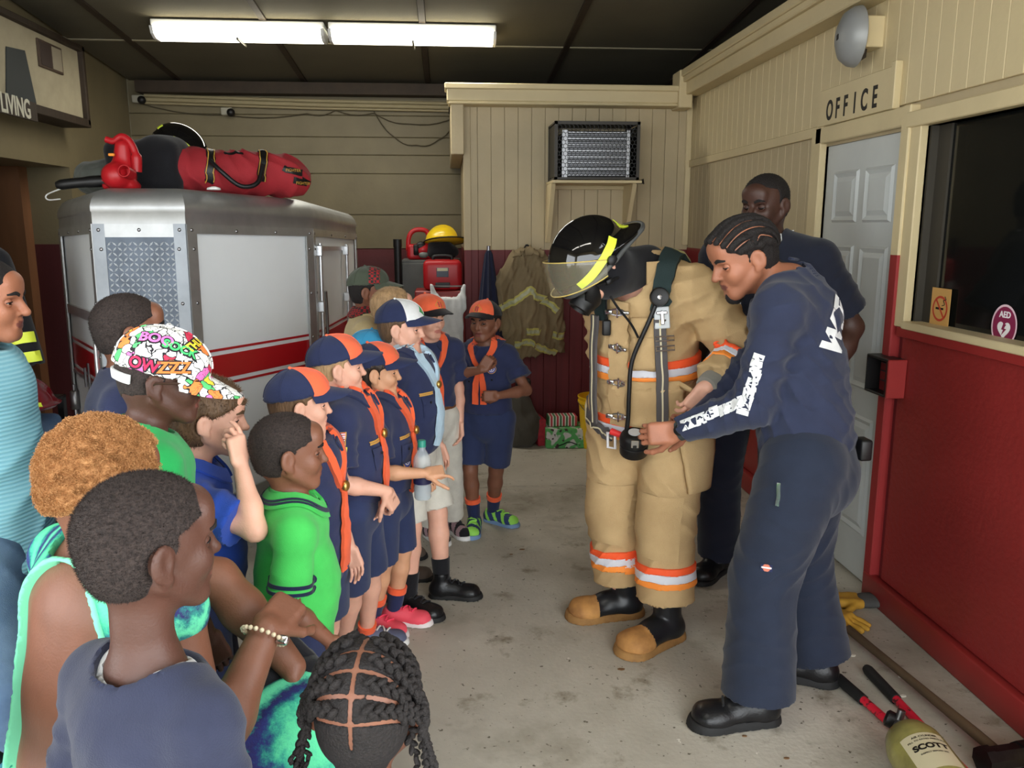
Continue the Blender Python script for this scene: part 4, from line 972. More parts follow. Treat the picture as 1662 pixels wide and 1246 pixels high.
def chest_patch(p, x, z, w, kind, g=1):
    """x metres to the figure's left of the middle, z below the neck"""
    M = p.M_at(p.N-p.tr*x+p.tf*.16*p.k-p.tu*z, n=nrm(p.tf-p.tr*x*3))
    if kind == 'strip':
        patch(p.SF, 'name_strip', w, .012, M, [m_goldthread, c_navyd], p.root, lambda a, b: int(int((a+.5)*34) % 3 == 0 and abs(b) < .3), 34, 3)
    elif kind == 'round': patch(p.SF, 'round_patch', w, w, M, [m_patchblue, m_flagwhite, m_goldthread], p.root, lambda a, b: 2 if .42 < math.hypot(a, b) else (1 if (.22 < math.hypot(a, b) < .32 or abs(a) < .04 and abs(b) < .16 or abs(b+.02) < .03 and abs(a) < .14) else 0), 16, 16, disc=True)
    elif kind == 'diamond': patch(p.SF, 'diamond_patch', w*.75, w*.75, M @ Matrix.Rotation(R(45), 4, 'Z'), [c_navyd, m_flagwhite], p.root, lambda a, b: int(max(abs(a), abs(b)) > .42 or (abs(a) < .12 and abs(b) < .25)), 12, 12)
    elif kind == 'pocket':
        patch(p.SF, 'pocket', w, w*1.05, M, [c_navy], p.root, None, 8, 8, lift=.0045); patch(p.SF, 'pocket_flap', w*1.04, w*.36, M @ Matrix.Translation((0, w*.42, 0)), [c_navy], p.root, None, 8, 4, lift=.0075)
        b = MB(); b.lathe([(0, .004), (.005, .003), (.005, 0)], 10, M @ Matrix.Translation((0, w*.32, .008))); mbw(b, 'button', c_black, p.root)
def cap_badge(p, kind):
    M = Matrix.Identity(4); c = p.CX(0, .45, .30); n = nrm(p.CM@V3(0, .9, .42)); x = nrm(p.CM@V3(1, 0, 0)); y = np.cross(n, x); M.col[0][:3] = x; M.col[1][:3] = y; M.col[2][:3] = n; M.col[3][:3] = p.CF.snap(np.array([c]))[0]
    if kind == 'diamond': q = patch(p.CF, 'cap_badge', .038, .038, M @ Matrix.Rotation(R(45), 4, 'Z'), [c_caporange, m_goldthread, c_navyd], p.root, lambda a, b: 1 if max(abs(a), abs(b)) > .4 else (2 if (abs(a+b) < .5 and abs(a-b) < .34 and int((a-b+1)*14) % 2 == 0) else 0), 12, 12, lift=.002)
    else: q = patch(p.CF, 'cap_badge', .042, .042, M @ Matrix.Rotation(R(45), 4, 'Z'), [mat('badge_green', (60, 150, 90), .8), m_goldthread, mat('badge_red', (190, 70, 50), .8)], p.root, lambda a, b: 1 if .28 < math.hypot(a, b) < .34 else (2 if math.hypot(a, b) < .15 else 0), 10, 10, lift=.002)
    q.parent = p.capo
ONLY = None
def want(k): return ONLY is None or k in ONLY
hang = lambda fwd=.02, out=.03, **k: dict(fwd=fwd, out=out, **k)
# --- the scout who faces the camera
if want('N'):
    hd = at(787, 522, 4.17); g = at(787, 590, 4.0)
    p = Person('boy scout facing the camera by the wall, orange cap and orange neckerchief', hd, .196, 1.22, 247, hy=238, hp=2, skin=sk_brown, lip=lip_dark, gaze=-22, mouth=.9, limb=.95, shw=.112,
               arms={1: dict(w=at(782, 600, 3.95), pole=(-.9, -.2, -.5), n=V3(.35, .9, .0), d=V3(.55, .1, .8), curl=[.62, .68, .72, .8], thumb=.8), -1: dict(w=at(808, 642, 3.98), pole=(.9, .1, -.5), n=V3(.25, .95, -.1), d=V3(-.95, .15, -.05), curl=[.62, .66, .7, .75], thumb=.8)},
               feet={1: (*atz(770, 858)[:2], 262), -1: (*atz(800, 846)[:2], 322)})
    scout(p, cap=(c_black, c_black, c_caporange), tilt=11, capz=.18, hem=.03, tail=.20, blen=.86, sl=.66, kw=dict(lead=.085), bflare=1.2)
    cap_badge(p, 'diamond'); p.brows(h_black)
    p.hair(h_black, t=.035)
    chest_patch(p, -.075, .115, .075, 'strip'); chest_patch(p, .065, .105, .048, 'round'); chest_patch(p, .070, .18, .07, 'pocket'); chest_patch(p, .088, .172, .042, 'diamond'); chest_patch(p, -.066, .19, .07, 'pocket')
    for g in (-1, 1):
        p.sock(g, cloth_mat('navy_sock', (38, 46, 82)), hi=.125, top=c_orange); p.shoe(g, mat('navy_trainer', (44, 62, 108), .6), mat('grey_rubber', (120, 150, 190), .7), L=.215, panel=mat('lime_trainer', (150, 220, 90), .6), lace=mat('lime_lace', (160, 230, 100), .7), high=.035)
    ribbon(p.BF, 'belt', [p.P+p.tu*.075*p.H+V3(math.cos(a), math.sin(a), 0)*.13 for a in np.linspace(0, 2*math.pi, 17)], .026, c_black, p.root, th=.003, lift=.004, n=3)
# --- boy in the orange cap behind, looking down to the right
if want('M'):
    p = Person('boy scout in plain orange cap with khaki trousers, between white-capped boy and wall', at(695, 515, 3.95), .198, 1.22, 292, hy=312, hp=6, neck=(.0, .6), skin=sk_fair, lip=lip_fair, lookdown=.3, limb=.95, arms={1: hang(), -1: hang(.02, .02)}, feet={1: (*atz(700, 872)[:2], 300), -1: (*atz(735, 862)[:2], 300)})
    scout(p, bottoms=c_khaki, blen=1.86, cap=(c_caporange, c_black, c_caporange), tilt=11, capz=.17, tail=.21, hem=.055, bflare=1.25)
    cap_badge(p, 'diamond'); p.hair(h_brown, t=.03); p.brows(h_brown)
    ribbon(p.BF, 'belt', [p.P+p.tu*.06*p.H+V3(math.cos(a), math.sin(a), 0)*.13 for a in np.linspace(0, 2*math.pi, 17)], .03, mat('brown_leather', (120, 76, 46), .5), p.root, th=.003, lift=.005, n=3)
    for g in (-1, 1): p.shoe(g, mat('pink_grey_trainer', (170, 140, 146), .7), m_white, L=.21, panel=c_black, lace=c_black, high=.03)
# --- boy in the navy and white cap
if want('L'):
    p = Person('tall boy in navy cap with white front panel and pale blue neckerchief, white shorts', at(652, 532, 3.44), .208, 1.28, 338, neck=(-.16, .55), wd=1.10, hy=350, hp=4, skin=sk_fair, lip=lip_fair, arms={1: hang(-.02, .0), -1: hang(.04, .03)}, feet={1: (*atz(664, 992)[:2], 325), -1: (*atz(718, 968)[:2], 352)}, belly=.03, dp=1.1)
    scout(p, bottoms=c_khaki, blen=.93, cap=(c_capnavy, c_capnavy, c_white), ker=c_lightblue, tilt=11, tail=.27, hem=-.005, kw=dict(w=.05), bflare=1.25)
    cap_badge(p, 'round'); p.hair(h_brown, t=.018); p.brows(h_brown)
    chest_patch(p, -.07, .14, .075, 'strip'); chest_patch(p, .06, .10, .045, 'round'); chest_patch(p, -.066, .20, .07, 'pocket')
    for g in (-1, 1):
        p.sock(g, c_black, hi=.12); p.shoe(g, m_shoeb, m_soleb, L=.225, lace=c_black, high=.085)
# --- leader in olive cap
if want('O'):
    p = Person('scout leader in khaki shirt and olive cap with a red plaid stripe', at(600, 472, 4.15), .21, 1.40, 6, hy=-4, hp=4, skin=sk_brown, lip=lip_dark, arms={1: hang(), -1: hang()})
    p.shirt(c_tan, sleeve=.62, loose=.008, flare=1.2, hem=.0, seed=3); p.collar(c_tan); p.bottoms(c_olive, 1.9, waist=.09, seed=8)
    p.cap(c_olive, c_olive, None, tilt=8, z=.16); p.hair(h_black, t=.03)
    m_plaid = mat('red_plaid', (150, 40, 44), .85); nt, lk, b = nodes(m_plaid)
    tcn = nt.new('ShaderNodeTexCoord'); w1 = nt.new('ShaderNodeTexChecker'); w1.inputs['Scale'].default_value = 75; lk.new(tcn.outputs['Object'], w1.inputs['Vector']); w1.inputs['Color1'].default_value = (*lin((160, 40, 44)), 1); w1.inputs['Color2'].default_value = (*lin((34, 50, 46)), 1); lk.new(w1.outputs[0], b.inputs['Base Color'])
    q = ribbon(p.CF, 'plaid_stripe', [p.CX(x_, .30, .48) if False else p.CX(.40*math.sin(t), .20, .13+.42*math.cos(t)) for x_, t in ((0, t) for t in np.linspace(.2, 1.45, 6))], .055, m_plaid, p.root, th=.0015, lift=.002, n=4); q.parent = p.capo
    q = ribbon(p.SF, 'neckerchief', [p.N+p.tr*x*p.k+p.tf*y*p.k+p.tu*z*p.k for x, y, z in ((-.08, .08, -.0), (-.098, 0, .03), (-.06, -.09, .05), (.06, -.09, .05), (.098, .0, .03), (.07, .09, -.03), (.02, .14, -.10))], .06, m_plaid, p.root, th=.005, lift=.012)
    S, E = p.S[1], p.E[1]; u = nrm(E-S); M = p.M_at(S+u*.05+p.sr*.05, n=nrm(p.sr*.7-p.f*.35-V3(0, .4, 0)), up=-u); patch(p.SF, 'flag_patch', .07, .046, M, [m_flagwhite, m_flagblue, m_flagred, c_navyd], p.root, flag_fn, 22, 26); patch(p.SF, 'council_strip', .075, .02, M @ Matrix.Translation((0, -.036, 0)), [m_goldthread, c_black], p.root, lambda a, b: int(abs(b) < .3), 10, 6)
    for g in (-1, 1): p.shoe(g, m_shoeb, L=.24)
# --- bareheaded boy between
if want('P'):
    p = Person('boy with cropped sandy hair standing behind the white-fronted cap', at(639, 503, 3.72), .20, 1.26, 8, hy=8, hp=0, skin=sk_fair, lip=lip_fair, arms={1: hang(), -1: hang()})
    p.shirt(cloth_mat('grey_cotton', (120, 124, 130)), sleeve=.6, loose=.008); p.bottoms(c_navys, .85)
    p.hair(h_blond, t=.035, amp=.003, blades=2500, blen=.006, bw=.0008)
    for g in (-1, 1): p.shoe(g, mat('brown_suede', (92, 80, 70), .8), L=.21)
# --- small child in a teal cap
if want('Q'):
    p = Person('small child in teal cap half hidden behind the scouts', at(603, 577, 3.5), .195, 1.10, 10, hy=10, skin=sk_fair, lip=lip_fair, arms={1: hang(), -1: hang()})
    p.shirt(cloth_mat('teal_cotton', (60, 130, 160)), sleeve=.6, loose=.006); p.bottoms(c_olive, 1.8); p.cap(cloth_mat('teal_cap_cloth', (60, 148, 190)), cloth_mat('teal_cap_cloth', (60, 148, 190)), None, tilt=-8); p.hair(h_brown, t=.02)
    for g in (-1, 1): p.shoe(g, mat('brown_suede', (92, 80, 70), .8), L=.19)
# --- K, J, I: three scouts in navy caps with orange panels
if want('K'):
    p = Person('scout in navy and orange cap pointing past a water bottle, dark fringe', at(611, 603, 3.08), .196, 1.16, 348, neck=(-.16, .55), wd=1.10, hy=4, hp=2, skin=sk_tan, lip=lip_fair, limb=.95, arms={1: dict(w=at(690, 768, 2.90), pole=(-.1, -.25, -1), d=V3(.96, .1, .08), n=V3(.0, .6, -.8), curl=[.25, .85, .95, .95], thumb=.2), -1: dict(w=at(672, 787, 3.05), pole=(.4, .5, -1), d=V3(.9, -.2, -.25), n=V3(.1, -.3, .95), curl=.55)}, feet={1: (*atz(606, 1022)[:2], 330), -1: (*atz(640, 1010)[:2], 350)})
    scout(p, tilt=12, flag=True, blen=.97, hem=.02, seed=11, tail=.28)
    p.hair(h_dbrown, t=.04, side=-.1, front=.2); p.brows(h_dbrown); cap_badge(p, 'diamond')
    chest_patch(p, .055, .10, .05, 'round'); chest_patch(p, -.06, .125, .07, 'strip'); chest_patch(p, -.06, .19, .065, 'pocket'); chest_patch(p, -.05, .22, .06, 'round')
    for g in (-1, 1):
        p.sock(g, cloth_mat('navy_sock', (38, 46, 82)), hi=.11, top=c_orange); p.shoe(g, mat('pink_mesh', (236, 84, 100), .6), mat('white_rubber', (226, 216, 214), .6), L=.205, lace=mat('pink_lace', (246, 70, 100), .6), high=.03)
    # cargo pocket with a snap
    M = p.M_at(p.hip[1]*.45+p.K[1]*.55+p.r*.07, n=nrm(p.r*.8-p.f*.1-V3(0, .3, 0)), up=V3(0, 0, 1), F=p.BF); patch(p.BF, 'cargo_flap', .085, .05, M, [c_navys], p.root, None, 8, 6, lift=.006); b = MB(); b.lathe([(0, .004), (.006, .003), (.007, 0)], 12, M @ Matrix.Translation((.0, -.012, .008))); mbw(b, 'snap_button', m_silver, p.root)
if want('J'):
    p = Person('scout in navy and orange cap with arm folded across his front, close-cut fair hair', at(549, 596, 2.72), .190, 1.18, 354, neck=(-.18, .55), wd=1.12, hy=12, hp=0, skin=sk_fair, lip=lip_fair, arms={1: dict(w=at(628, 797, 2.60), pole=(-.25, -.3, -1), d=V3(.35, .25, -.9), n=V3(-.6, .6, -.4), curl=.5), -1: dict(w=at(622, 790, 2.72), pole=(.3, .5, -1), d=V3(-.05, -.5, -.85), n=V3(-.5, -.6, .2), curl=.2, thumb=.6)}, feet={1: (*atz(556, 1066)[:2], 340), -1: (*atz(596, 1046)[:2], 0)}, belly=.02)
    scout(p, tilt=12, flag=True, blen=1.0, hem=.02, seed=17, tail=.27, kw=dict(off=.03))
    p.hair(h_blond, t=.014, nape=-.2, side=.02); p.brows(h_blond); cap_badge(p, 'diamond')
    chest_patch(p, -.06, .13, .07, 'strip'); chest_patch(p, -.06, .19, .065, 'pocket')
    for g in (-1, 1):
        p.sock(g, cloth_mat('navy_sock', (38, 46, 82)), hi=.04, top=c_orange); p.shoe(g, mat('grey_trainer', (90, 96, 120), .6), m_white, L=.205, lace=m_white, high=.03)
    M = p.M_at(p.hip[1]*.4+p.K[1]*.6+p.r*.07, n=nrm(p.r*.8-p.f*.1-V3(0, .3, 0)), up=V3(0, 0, 1), F=p.BF); patch(p.BF, 'cargo_pocket', .10, .10, M @ Matrix.Translation((0, -.03, 0)), [c_navys], p.root, None, 8, 8, lift=.005); patch(p.BF, 'cargo_flap', .105, .04, M @ Matrix.Translation((0, .01, 0)), [c_navys], p.root, None, 8, 4, lift=.009)
if want('I'):
    p = Person('scout in navy and orange cap whose face shows above the green polo boy', at(488, 656, 2.38), .187, 1.15, 345, neck=(-.10, .57), hy=14, hp=2, skin=sk_fair, lip=lip_fair, arms={1: hang(.05, .02), -1: hang(.05, .02)}, feet={1: (*atz(470, 1130)[:2], 340), -1: (*atz(520, 1100)[:2], 0)})
    scout(p, tilt=10, blen=.95, seed=23, tail=.30, kw=dict(lead=.12))
    p.hair(h_brown, t=.03); p.brows(h_brown)
    for g in (-1, 1): p.sock(g, cloth_mat('navy_sock', (38, 46, 82)), hi=.1, top=c_orange); p.shoe(g, m_shoeb, L=.2)
# --- boy in bright green polo
if want('E'):
    p = Person('small boy in bright green polo with navy tipping, standing before the scouts', at(470, 733, 2.02), .196, 1.08, 14, neck=(.0, .66), hy=14, hp=2, skin=sk_brown, lip=lip_dark, arms={1: dict(w=at(535, 1040, 1.93), pole=(-.7, -.5, -.1)), -1: hang(.05, .03)}, belly=.03, dp=1.06)
    p.shirt(c_green, sleeve=.80, e=.010, loose=.007, hem=-.145, flare=1.16, seed=2, folds=.003, h=.0065, hipw=1.12, trim=dict(m=c_stripe, bands=((.004, .012), (.019, .028)))); p.collar(c_green, h=.044, stripes=(.016, .004))
    p.bottoms(c_navyd, 1.7, seed=5); p.hair(h_blackfade, t=.016, blades=9000, blen=.004, bw=.0005, nape=-.26, front=.24); p.brows(h_black)
    for g in (-1, 1): p.shoe(g, m_shoeb, L=.19)
# --- boy in royal blue polo, hand to his mouth
if want('F'):
    p = Person('boy in royal blue polo holding his fingers to his nose', at(342, 678, 2.12), .198, 1.17, 12, hy=10, hp=4, neck=(.28, .68), skin=sk_fair, lip=lip_fair, limb=1.0, wd=1.0, dp=1.1, belly=.03, lookdown=.1,
               arms={1: dict(w=at(390, 752, 1.98), pole=(.0, -.35, -1), d=V3(-.12, .03, .98), n=V3(-.75, .55, .1), curl=[.28, .55, .8, .9], thumb=.7), -1: hang(.05, .03)})
    p.shirt(c_royal, sleeve=.75, loose=.012, hem=-.16, flare=1.25, seed=7, hipw=1.12); p.collar(c_royal, h=.042); p.bottoms(c_navyd, 1.0, seed=3)
    p.hair(h_brown, t=.06, front=.20, side=-.16, nape=-.36, amp=.004, fr=26, blades=7000, blen=.010, bw=.0008); p.brows(h_brown)
    for g in (-1, 1): p.shoe(g, m_shoeb, L=.2)
# --- boy in comic print cap
if want('G'):
    p = Person('boy in white cap covered in comic print, wearing glasses and green shirt', at(263, 615, 1.86), .197, 1.31, 30, hy=12, hp=4, wd=.86, neck=(.26, .64), skin=sk_dark, lip=lip_dark, arms={1: hang(.06, .02), -1: hang(.06, .02)}, mouth=.3)
    p.shirt(cloth_mat('green_cotton', (40, 164, 86)), sleeve=.7, loose=.012, hem=-.1, seed=9); p.bottoms(c_navyd, 1.85, seed=4)
    mc = mat('comic_print', (240, 240, 236), .8, bump=.15, bscale=400); nt, lk, b = nodes(mc); tcn = nt.new('ShaderNodeTexCoord'); mpn = nt.new('ShaderNodeMapping'); lk.new(tcn.outputs['Object'], mpn.inputs[0])
    nz = nt.new('ShaderNodeTexNoise'); nz.inputs['Scale'].default_value = 28; lk.new(mpn.outputs[0], nz.inputs['Vector']); ad = nt.new('ShaderNodeMix'); ad.data_type = 'VECTOR'; ad.inputs[0].default_value = .045; lk.new(mpn.outputs[0], ad.inputs[4]); lk.new(nz.outputs['Color'], ad.inputs[5])
    vo = nt.new('ShaderNodeTexVoronoi'); vo.inputs['Scale'].default_value = 36; lk.new(ad.outputs[1], vo.inputs['Vector']); sx_ = nt.new('ShaderNodeSeparateColor'); lk.new(vo.outputs['Color'], sx_.inputs[0]); cr = nt.new('ShaderNodeValToRGB'); cr.color_ramp.interpolation = 'CONSTANT'
    els = [(0, (242, 242, 238)), (.42, (236, 120, 190)), (.52, (242, 242, 238)), (.60, (92, 200, 120)), (.70, (242, 242, 238)), (.76, (246, 140, 70)), (.85, (240, 220, 70)), (.90, (206, 50, 80)), (.94, (242, 242, 238))]
    for i, (po, c_) in enumerate(els):
        e_ = cr.color_ramp.elements[i] if i < 2 else cr.color_ramp.elements.new(po); e_.position = po; e_.color = (*lin(c_), 1)
    lk.new(sx_.outputs[0], cr.inputs[0]); v2 = nt.new('ShaderNodeTexVoronoi'); v2.feature = 'DISTANCE_TO_EDGE'; v2.inputs['Scale'].default_value = 36; lk.new(ad.outputs[1], v2.inputs['Vector']); v3 = nt.new('ShaderNodeTexVoronoi'); v3.feature = 'DISTANCE_TO_EDGE'; v3.inputs['Scale'].default_value = 95; lk.new(ad.outputs[1], v3.inputs['Vector'])
    l1 = nt.new('ShaderNodeMath'); l1.operation = 'LESS_THAN'; l1.inputs[1].default_value = .035; lk.new(v2.outputs[0], l1.inputs[0]); l2 = nt.new('ShaderNodeMath'); l2.operation = 'LESS_THAN'; l2.inputs[1].default_value = .022; lk.new(v3.outputs[0], l2.inputs[0]); n3 = nt.new('ShaderNodeTexNoise'); n3.inputs['Scale'].default_value = 40; lk.new(mpn.outputs[0], n3.inputs['Vector']); l3 = nt.new('ShaderNodeMath'); l3.operation = 'GREATER_THAN'; l3.inputs[1].default_value = .52; lk.new(n3.outputs[0], l3.inputs[0]); l4 = nt.new('ShaderNodeMath'); l4.operation = 'MULTIPLY'; lk.new(l2.outputs[0], l4.inputs[0]); lk.new(l3.outputs[0], l4.inputs[1]); l5 = nt.new('ShaderNodeMath'); l5.operation = 'MAXIMUM'; lk.new(l1.outputs[0], l5.inputs[0]); lk.new(l4.outputs[0], l5.inputs[1])
    mx = nt.new('ShaderNodeMix'); mx.data_type = 'RGBA'; lk.new(l5.outputs[0], mx.inputs[0]); lk.new(cr.outputs[0], mx.inputs[6]); mx.inputs[7].default_value = (*lin((30, 28, 34)), 1); lk.new(mx.outputs[2], b.inputs['Base Color'])
    p.cap(mc, mc, None, tilt=-12, z=.10, lift=.07, brim_l=.42)
    # comic words printed on the crown
    for txt, col, az_, el, size, rot in (('ZZZ', (242, 128, 60), -66, 12, .034, 8), ('SOCK', (70, 190, 110), -58, 40, .027, -25), ('THUNK', (244, 220, 60), -14, 46, .026, 10), ('BOO', (238, 120, 196), -104, 50, .032, 5), ('OW', (200, 40, 84), -108, 8, .034, 0)):
        a, e = R(az_), R(el); d = p.CM@V3(-math.sin(a)*math.cos(e), math.cos(a)*math.cos(e), math.sin(e)); x = nrm(np.cross(p.CM[:, 2], d)); y = np.cross(d, x); M = Matrix.Identity(4); M.col[0][:3] = x; M.col[1][:3] = y; M.col[2][:3] = nrm(d); M.col[3][:3] = p.CF.snap(np.array([p.CX(0, -.055, .13)+d*.09]), 0, 8)[0]; M = M @ Matrix.Rotation(R(rot), 4, 'Z')
        q = decal_text(p.CF, 'print_outline', txt, size, M, mat('print_ink', (30, 28, 34), .8), p.root, lift=.0012, bold=.004); q.parent = p.capo
        q = decal_text(p.CF, 'print_word', txt, size, M, mat('print_'+txt.lower(), col, .8), p.root, lift=.0022, bold=.001); q.parent = p.capo
    p.hair(h_blackfade, t=.008, nape=-.14)
    q = ribbon(p.B, 'cap_strap', [p.CX(x, y, -.02) for x, y in ((-.34, -.30), (-.15, -.48), (.15, -.48), (.34, -.30))], .02, c_white, p.root, th=.002, lift=.006); q.parent = p.capo
    gl = MB()
    for g in (-1, 1): gl.tube([p.X(.10*g, .455, .02), p.X(.27*g, .40, .03), p.X(.375*g, .20, .02), p.X(.385*g, -.02, .02), p.X(.37*g, -.1, -.04)], .0028, 6)
    for g in (-1, 1): gl.tube([p.X(.155*g+.10*math.cos(a), .45-.05*abs(math.cos(a)), .0+.075*math.sin(a)) for a in np.linspace(0, 2*math.pi, 17)[:-1]], .0024, 6, closed=True)
    mbw(gl, 'glasses', mat('brown_frames', (60, 40, 32), .3), p.root)
    for g in (-1, 1): p.shoe(g, m_shoeb, L=.21)
# --- teenager behind them
if want('H'):
    p = Person('teenager with cropped black hair in navy tee, by the diamond plate', at(213, 537, 2.35), .205, 1.42, 18, hy=24, hp=0, skin=sk_brown, lip=lip_dark, arms={1: hang(), -1: hang()})
    p.shirt(c_navyd, sleeve=.7, loose=.012, hem=-.1, seed=12); p.bottoms(c_navyd, 1.9, seed=6); p.hair(h_blackfade, t=.018, blades=7000, blen=.004, bw=.0006, nape=-.28); p.brows(h_black)
    for g in (-1, 1): p.shoe(g, m_shoeb, L=.24)
    q = ribbon(p.SF, 'white_lettering', [p.N+p.tr*.05+p.tf*.2-p.tu*z for z in (.1, .16, .22)], .03, c_white, p.root, th=.0012, lift=.001)
# --- foreground: boy in navy tee seen from behind
if want('A'):
    p = Person('boy in navy tee seen from behind in the foreground, cropped hair', at(246, 882, 1.12), .2, 1.24, 56, hy=36, hp=2, skin=sk_dark, lip=lip_dark, arms={1: hang(.03, .02), -1: hang(.03, .02)}, res=.8, neck=(.10, .90), limb=.9, wd=.84, shw=.112)
    p.shirt(c_white, sleeve=.3, e=.004, hem=.2, neckr=.012, name='undershirt', folds=0)
    p.shirt(cloth_mat('faded_navy_tee', (46, 50, 70)), sleeve=.8, loose=.008, hem=-.12, flare=1.25, seed=31, neckr=.022, vneck=.02, folds=.006)
    p.bottoms(c_navyd, 1.9, seed=7); p.hair(h_blackfade, t=.022, h=.005, blades=26000, blen=.005, bw=.00035, nape=-.30, front=.27, side=-.02); p.brows(h_black)
    for g in (-1, 1): p.shoe(g, m_shoeb, L=.2)
# --- foreground: child with braids, from above and behind
if want('B'):
    p = Person('child with beadlike black braids and a centre parting, seen from above', at(596, 1146, 1.13), .205, 1.03, 84, hy=82, hp=8, skin=sk_brown, lip=lip_dark, arms={1: hang(), -1: hang()}, res=.8)
    p.shirt(cloth_mat('grey_blue_cotton', (110, 120, 140)), sleeve=.6, loose=.01, hem=-.1); p.bottoms(c_navyd, .9)
    for g in (-1, 1): p.shoe(g, m_shoeb, L=.17)
    X, h = p.X, p.hh; F = p.hairf(.016, nape=-.36, side=-.05, front=.30)
    surf = lambda d: p.B.snap(np.array([X(0, -.055, .10)+h*.5*(p.HM@nrm(d))]), .0, 8)[0]
    mid = lambda t: V3(0, math.sin(t), math.cos(t))
    def arc(t, g, a0=4, a1=105, n=9): return [surf(mid(t)*math.cos(R(a))+V3(g, 0, 0)*math.sin(R(a))+V3(0, -.34, -.42)*((a-a0)/(a1-a0))**1.7*math.sin(R(min(a, 90)))) for a in np.linspace(a0, a1, n)]
    parts = [[surf(mid(t)) for t in np.linspace(1.0, -2.0, 16)]]
    tt = [.95, .52, .10, -.32, -.74, -1.16, -1.60]
    for g in (-1, 1):
        for t in tt[1:]: parts.append(arc(t, g))
    for pts in parts:
        pts = catmull(pts, 2)
        for a_, b_ in zip(pts, pts[1:]): F.sub(cone(a_, b_, .0029, .0029), .003)
    V, Q = polygonize(F, .0042); hb = mesh_np('hair', V, Q, h_black, p.root)
    rg = np.random.RandomState(8); proto_b = MB(); proto_b.ball((0, 0, 0), 1.0, 5); bv = np.array(proto_b.v); bf = np.array(proto_b.f)
    def braid(path, r0, r1):
        """three strand plait as overlapping lobes"""
        P = catmull(path, 8); L = np.concatenate([[0], np.cumsum(np.linalg.norm(np.diff(P, axis=0), axis=1))]); n = int(L[-1]/.0075); s = np.linspace(0, L[-1], n); C = np.stack([np.interp(s, L, P[:, k]) for k in range(3)], 1); T = np.gradient(C, axis=0); T /= np.linalg.norm(T, axis=1)[:, None]; b = MB()
        for i in range(n):
            r = r0+(r1-r0)*i/n; nn = p.B.grad(C[i:i+1], .004)[0]; nn = nrm(nn); sd = nrm(np.cross(T[i], nn)); g = 1 if i % 2 else -1; ax = nrm(T[i]*.75+sd*g*.65); bx = nrm(np.cross(nn, ax)); b.add((C[i]+sd*g*r*.42)+(bv[:, :1]*ax*r*1.25+bv[:, 1:2]*bx*r*.62+bv[:, 2:]*nn*r*.78), [tuple(q) for q in bf], True)
        q = mbw(b, 'braid', h_black, hb); return q
    for g in (-1, 1):
        for i in range(len(tt)-1):
            c = arc((tt[i]+tt[i+1])/2, g, 16, 104, 8); c = [q+nrm(q-X(0, -.05, .1))*.007 for q in c]; e = c[-1]; out = p.HM@V3(g*(1 if i < 4 else .5), 0, 0)-p.hf*(0 if i < 4 else .6); f_ = 1-.12*i
            tail = [e+out*.010-V3(0, 0, .035), e+out*.012-V3(0, 0, .085*f_)+rg.normal(0, .005, 3)*V3(1, 1, 0), e+out*.016-V3(0, 0, (.125+.03*rg.rand())*f_)+rg.normal(0, .009, 3)*V3(1, 1, 0)]
            braid(c+tail, .0092, .0055)
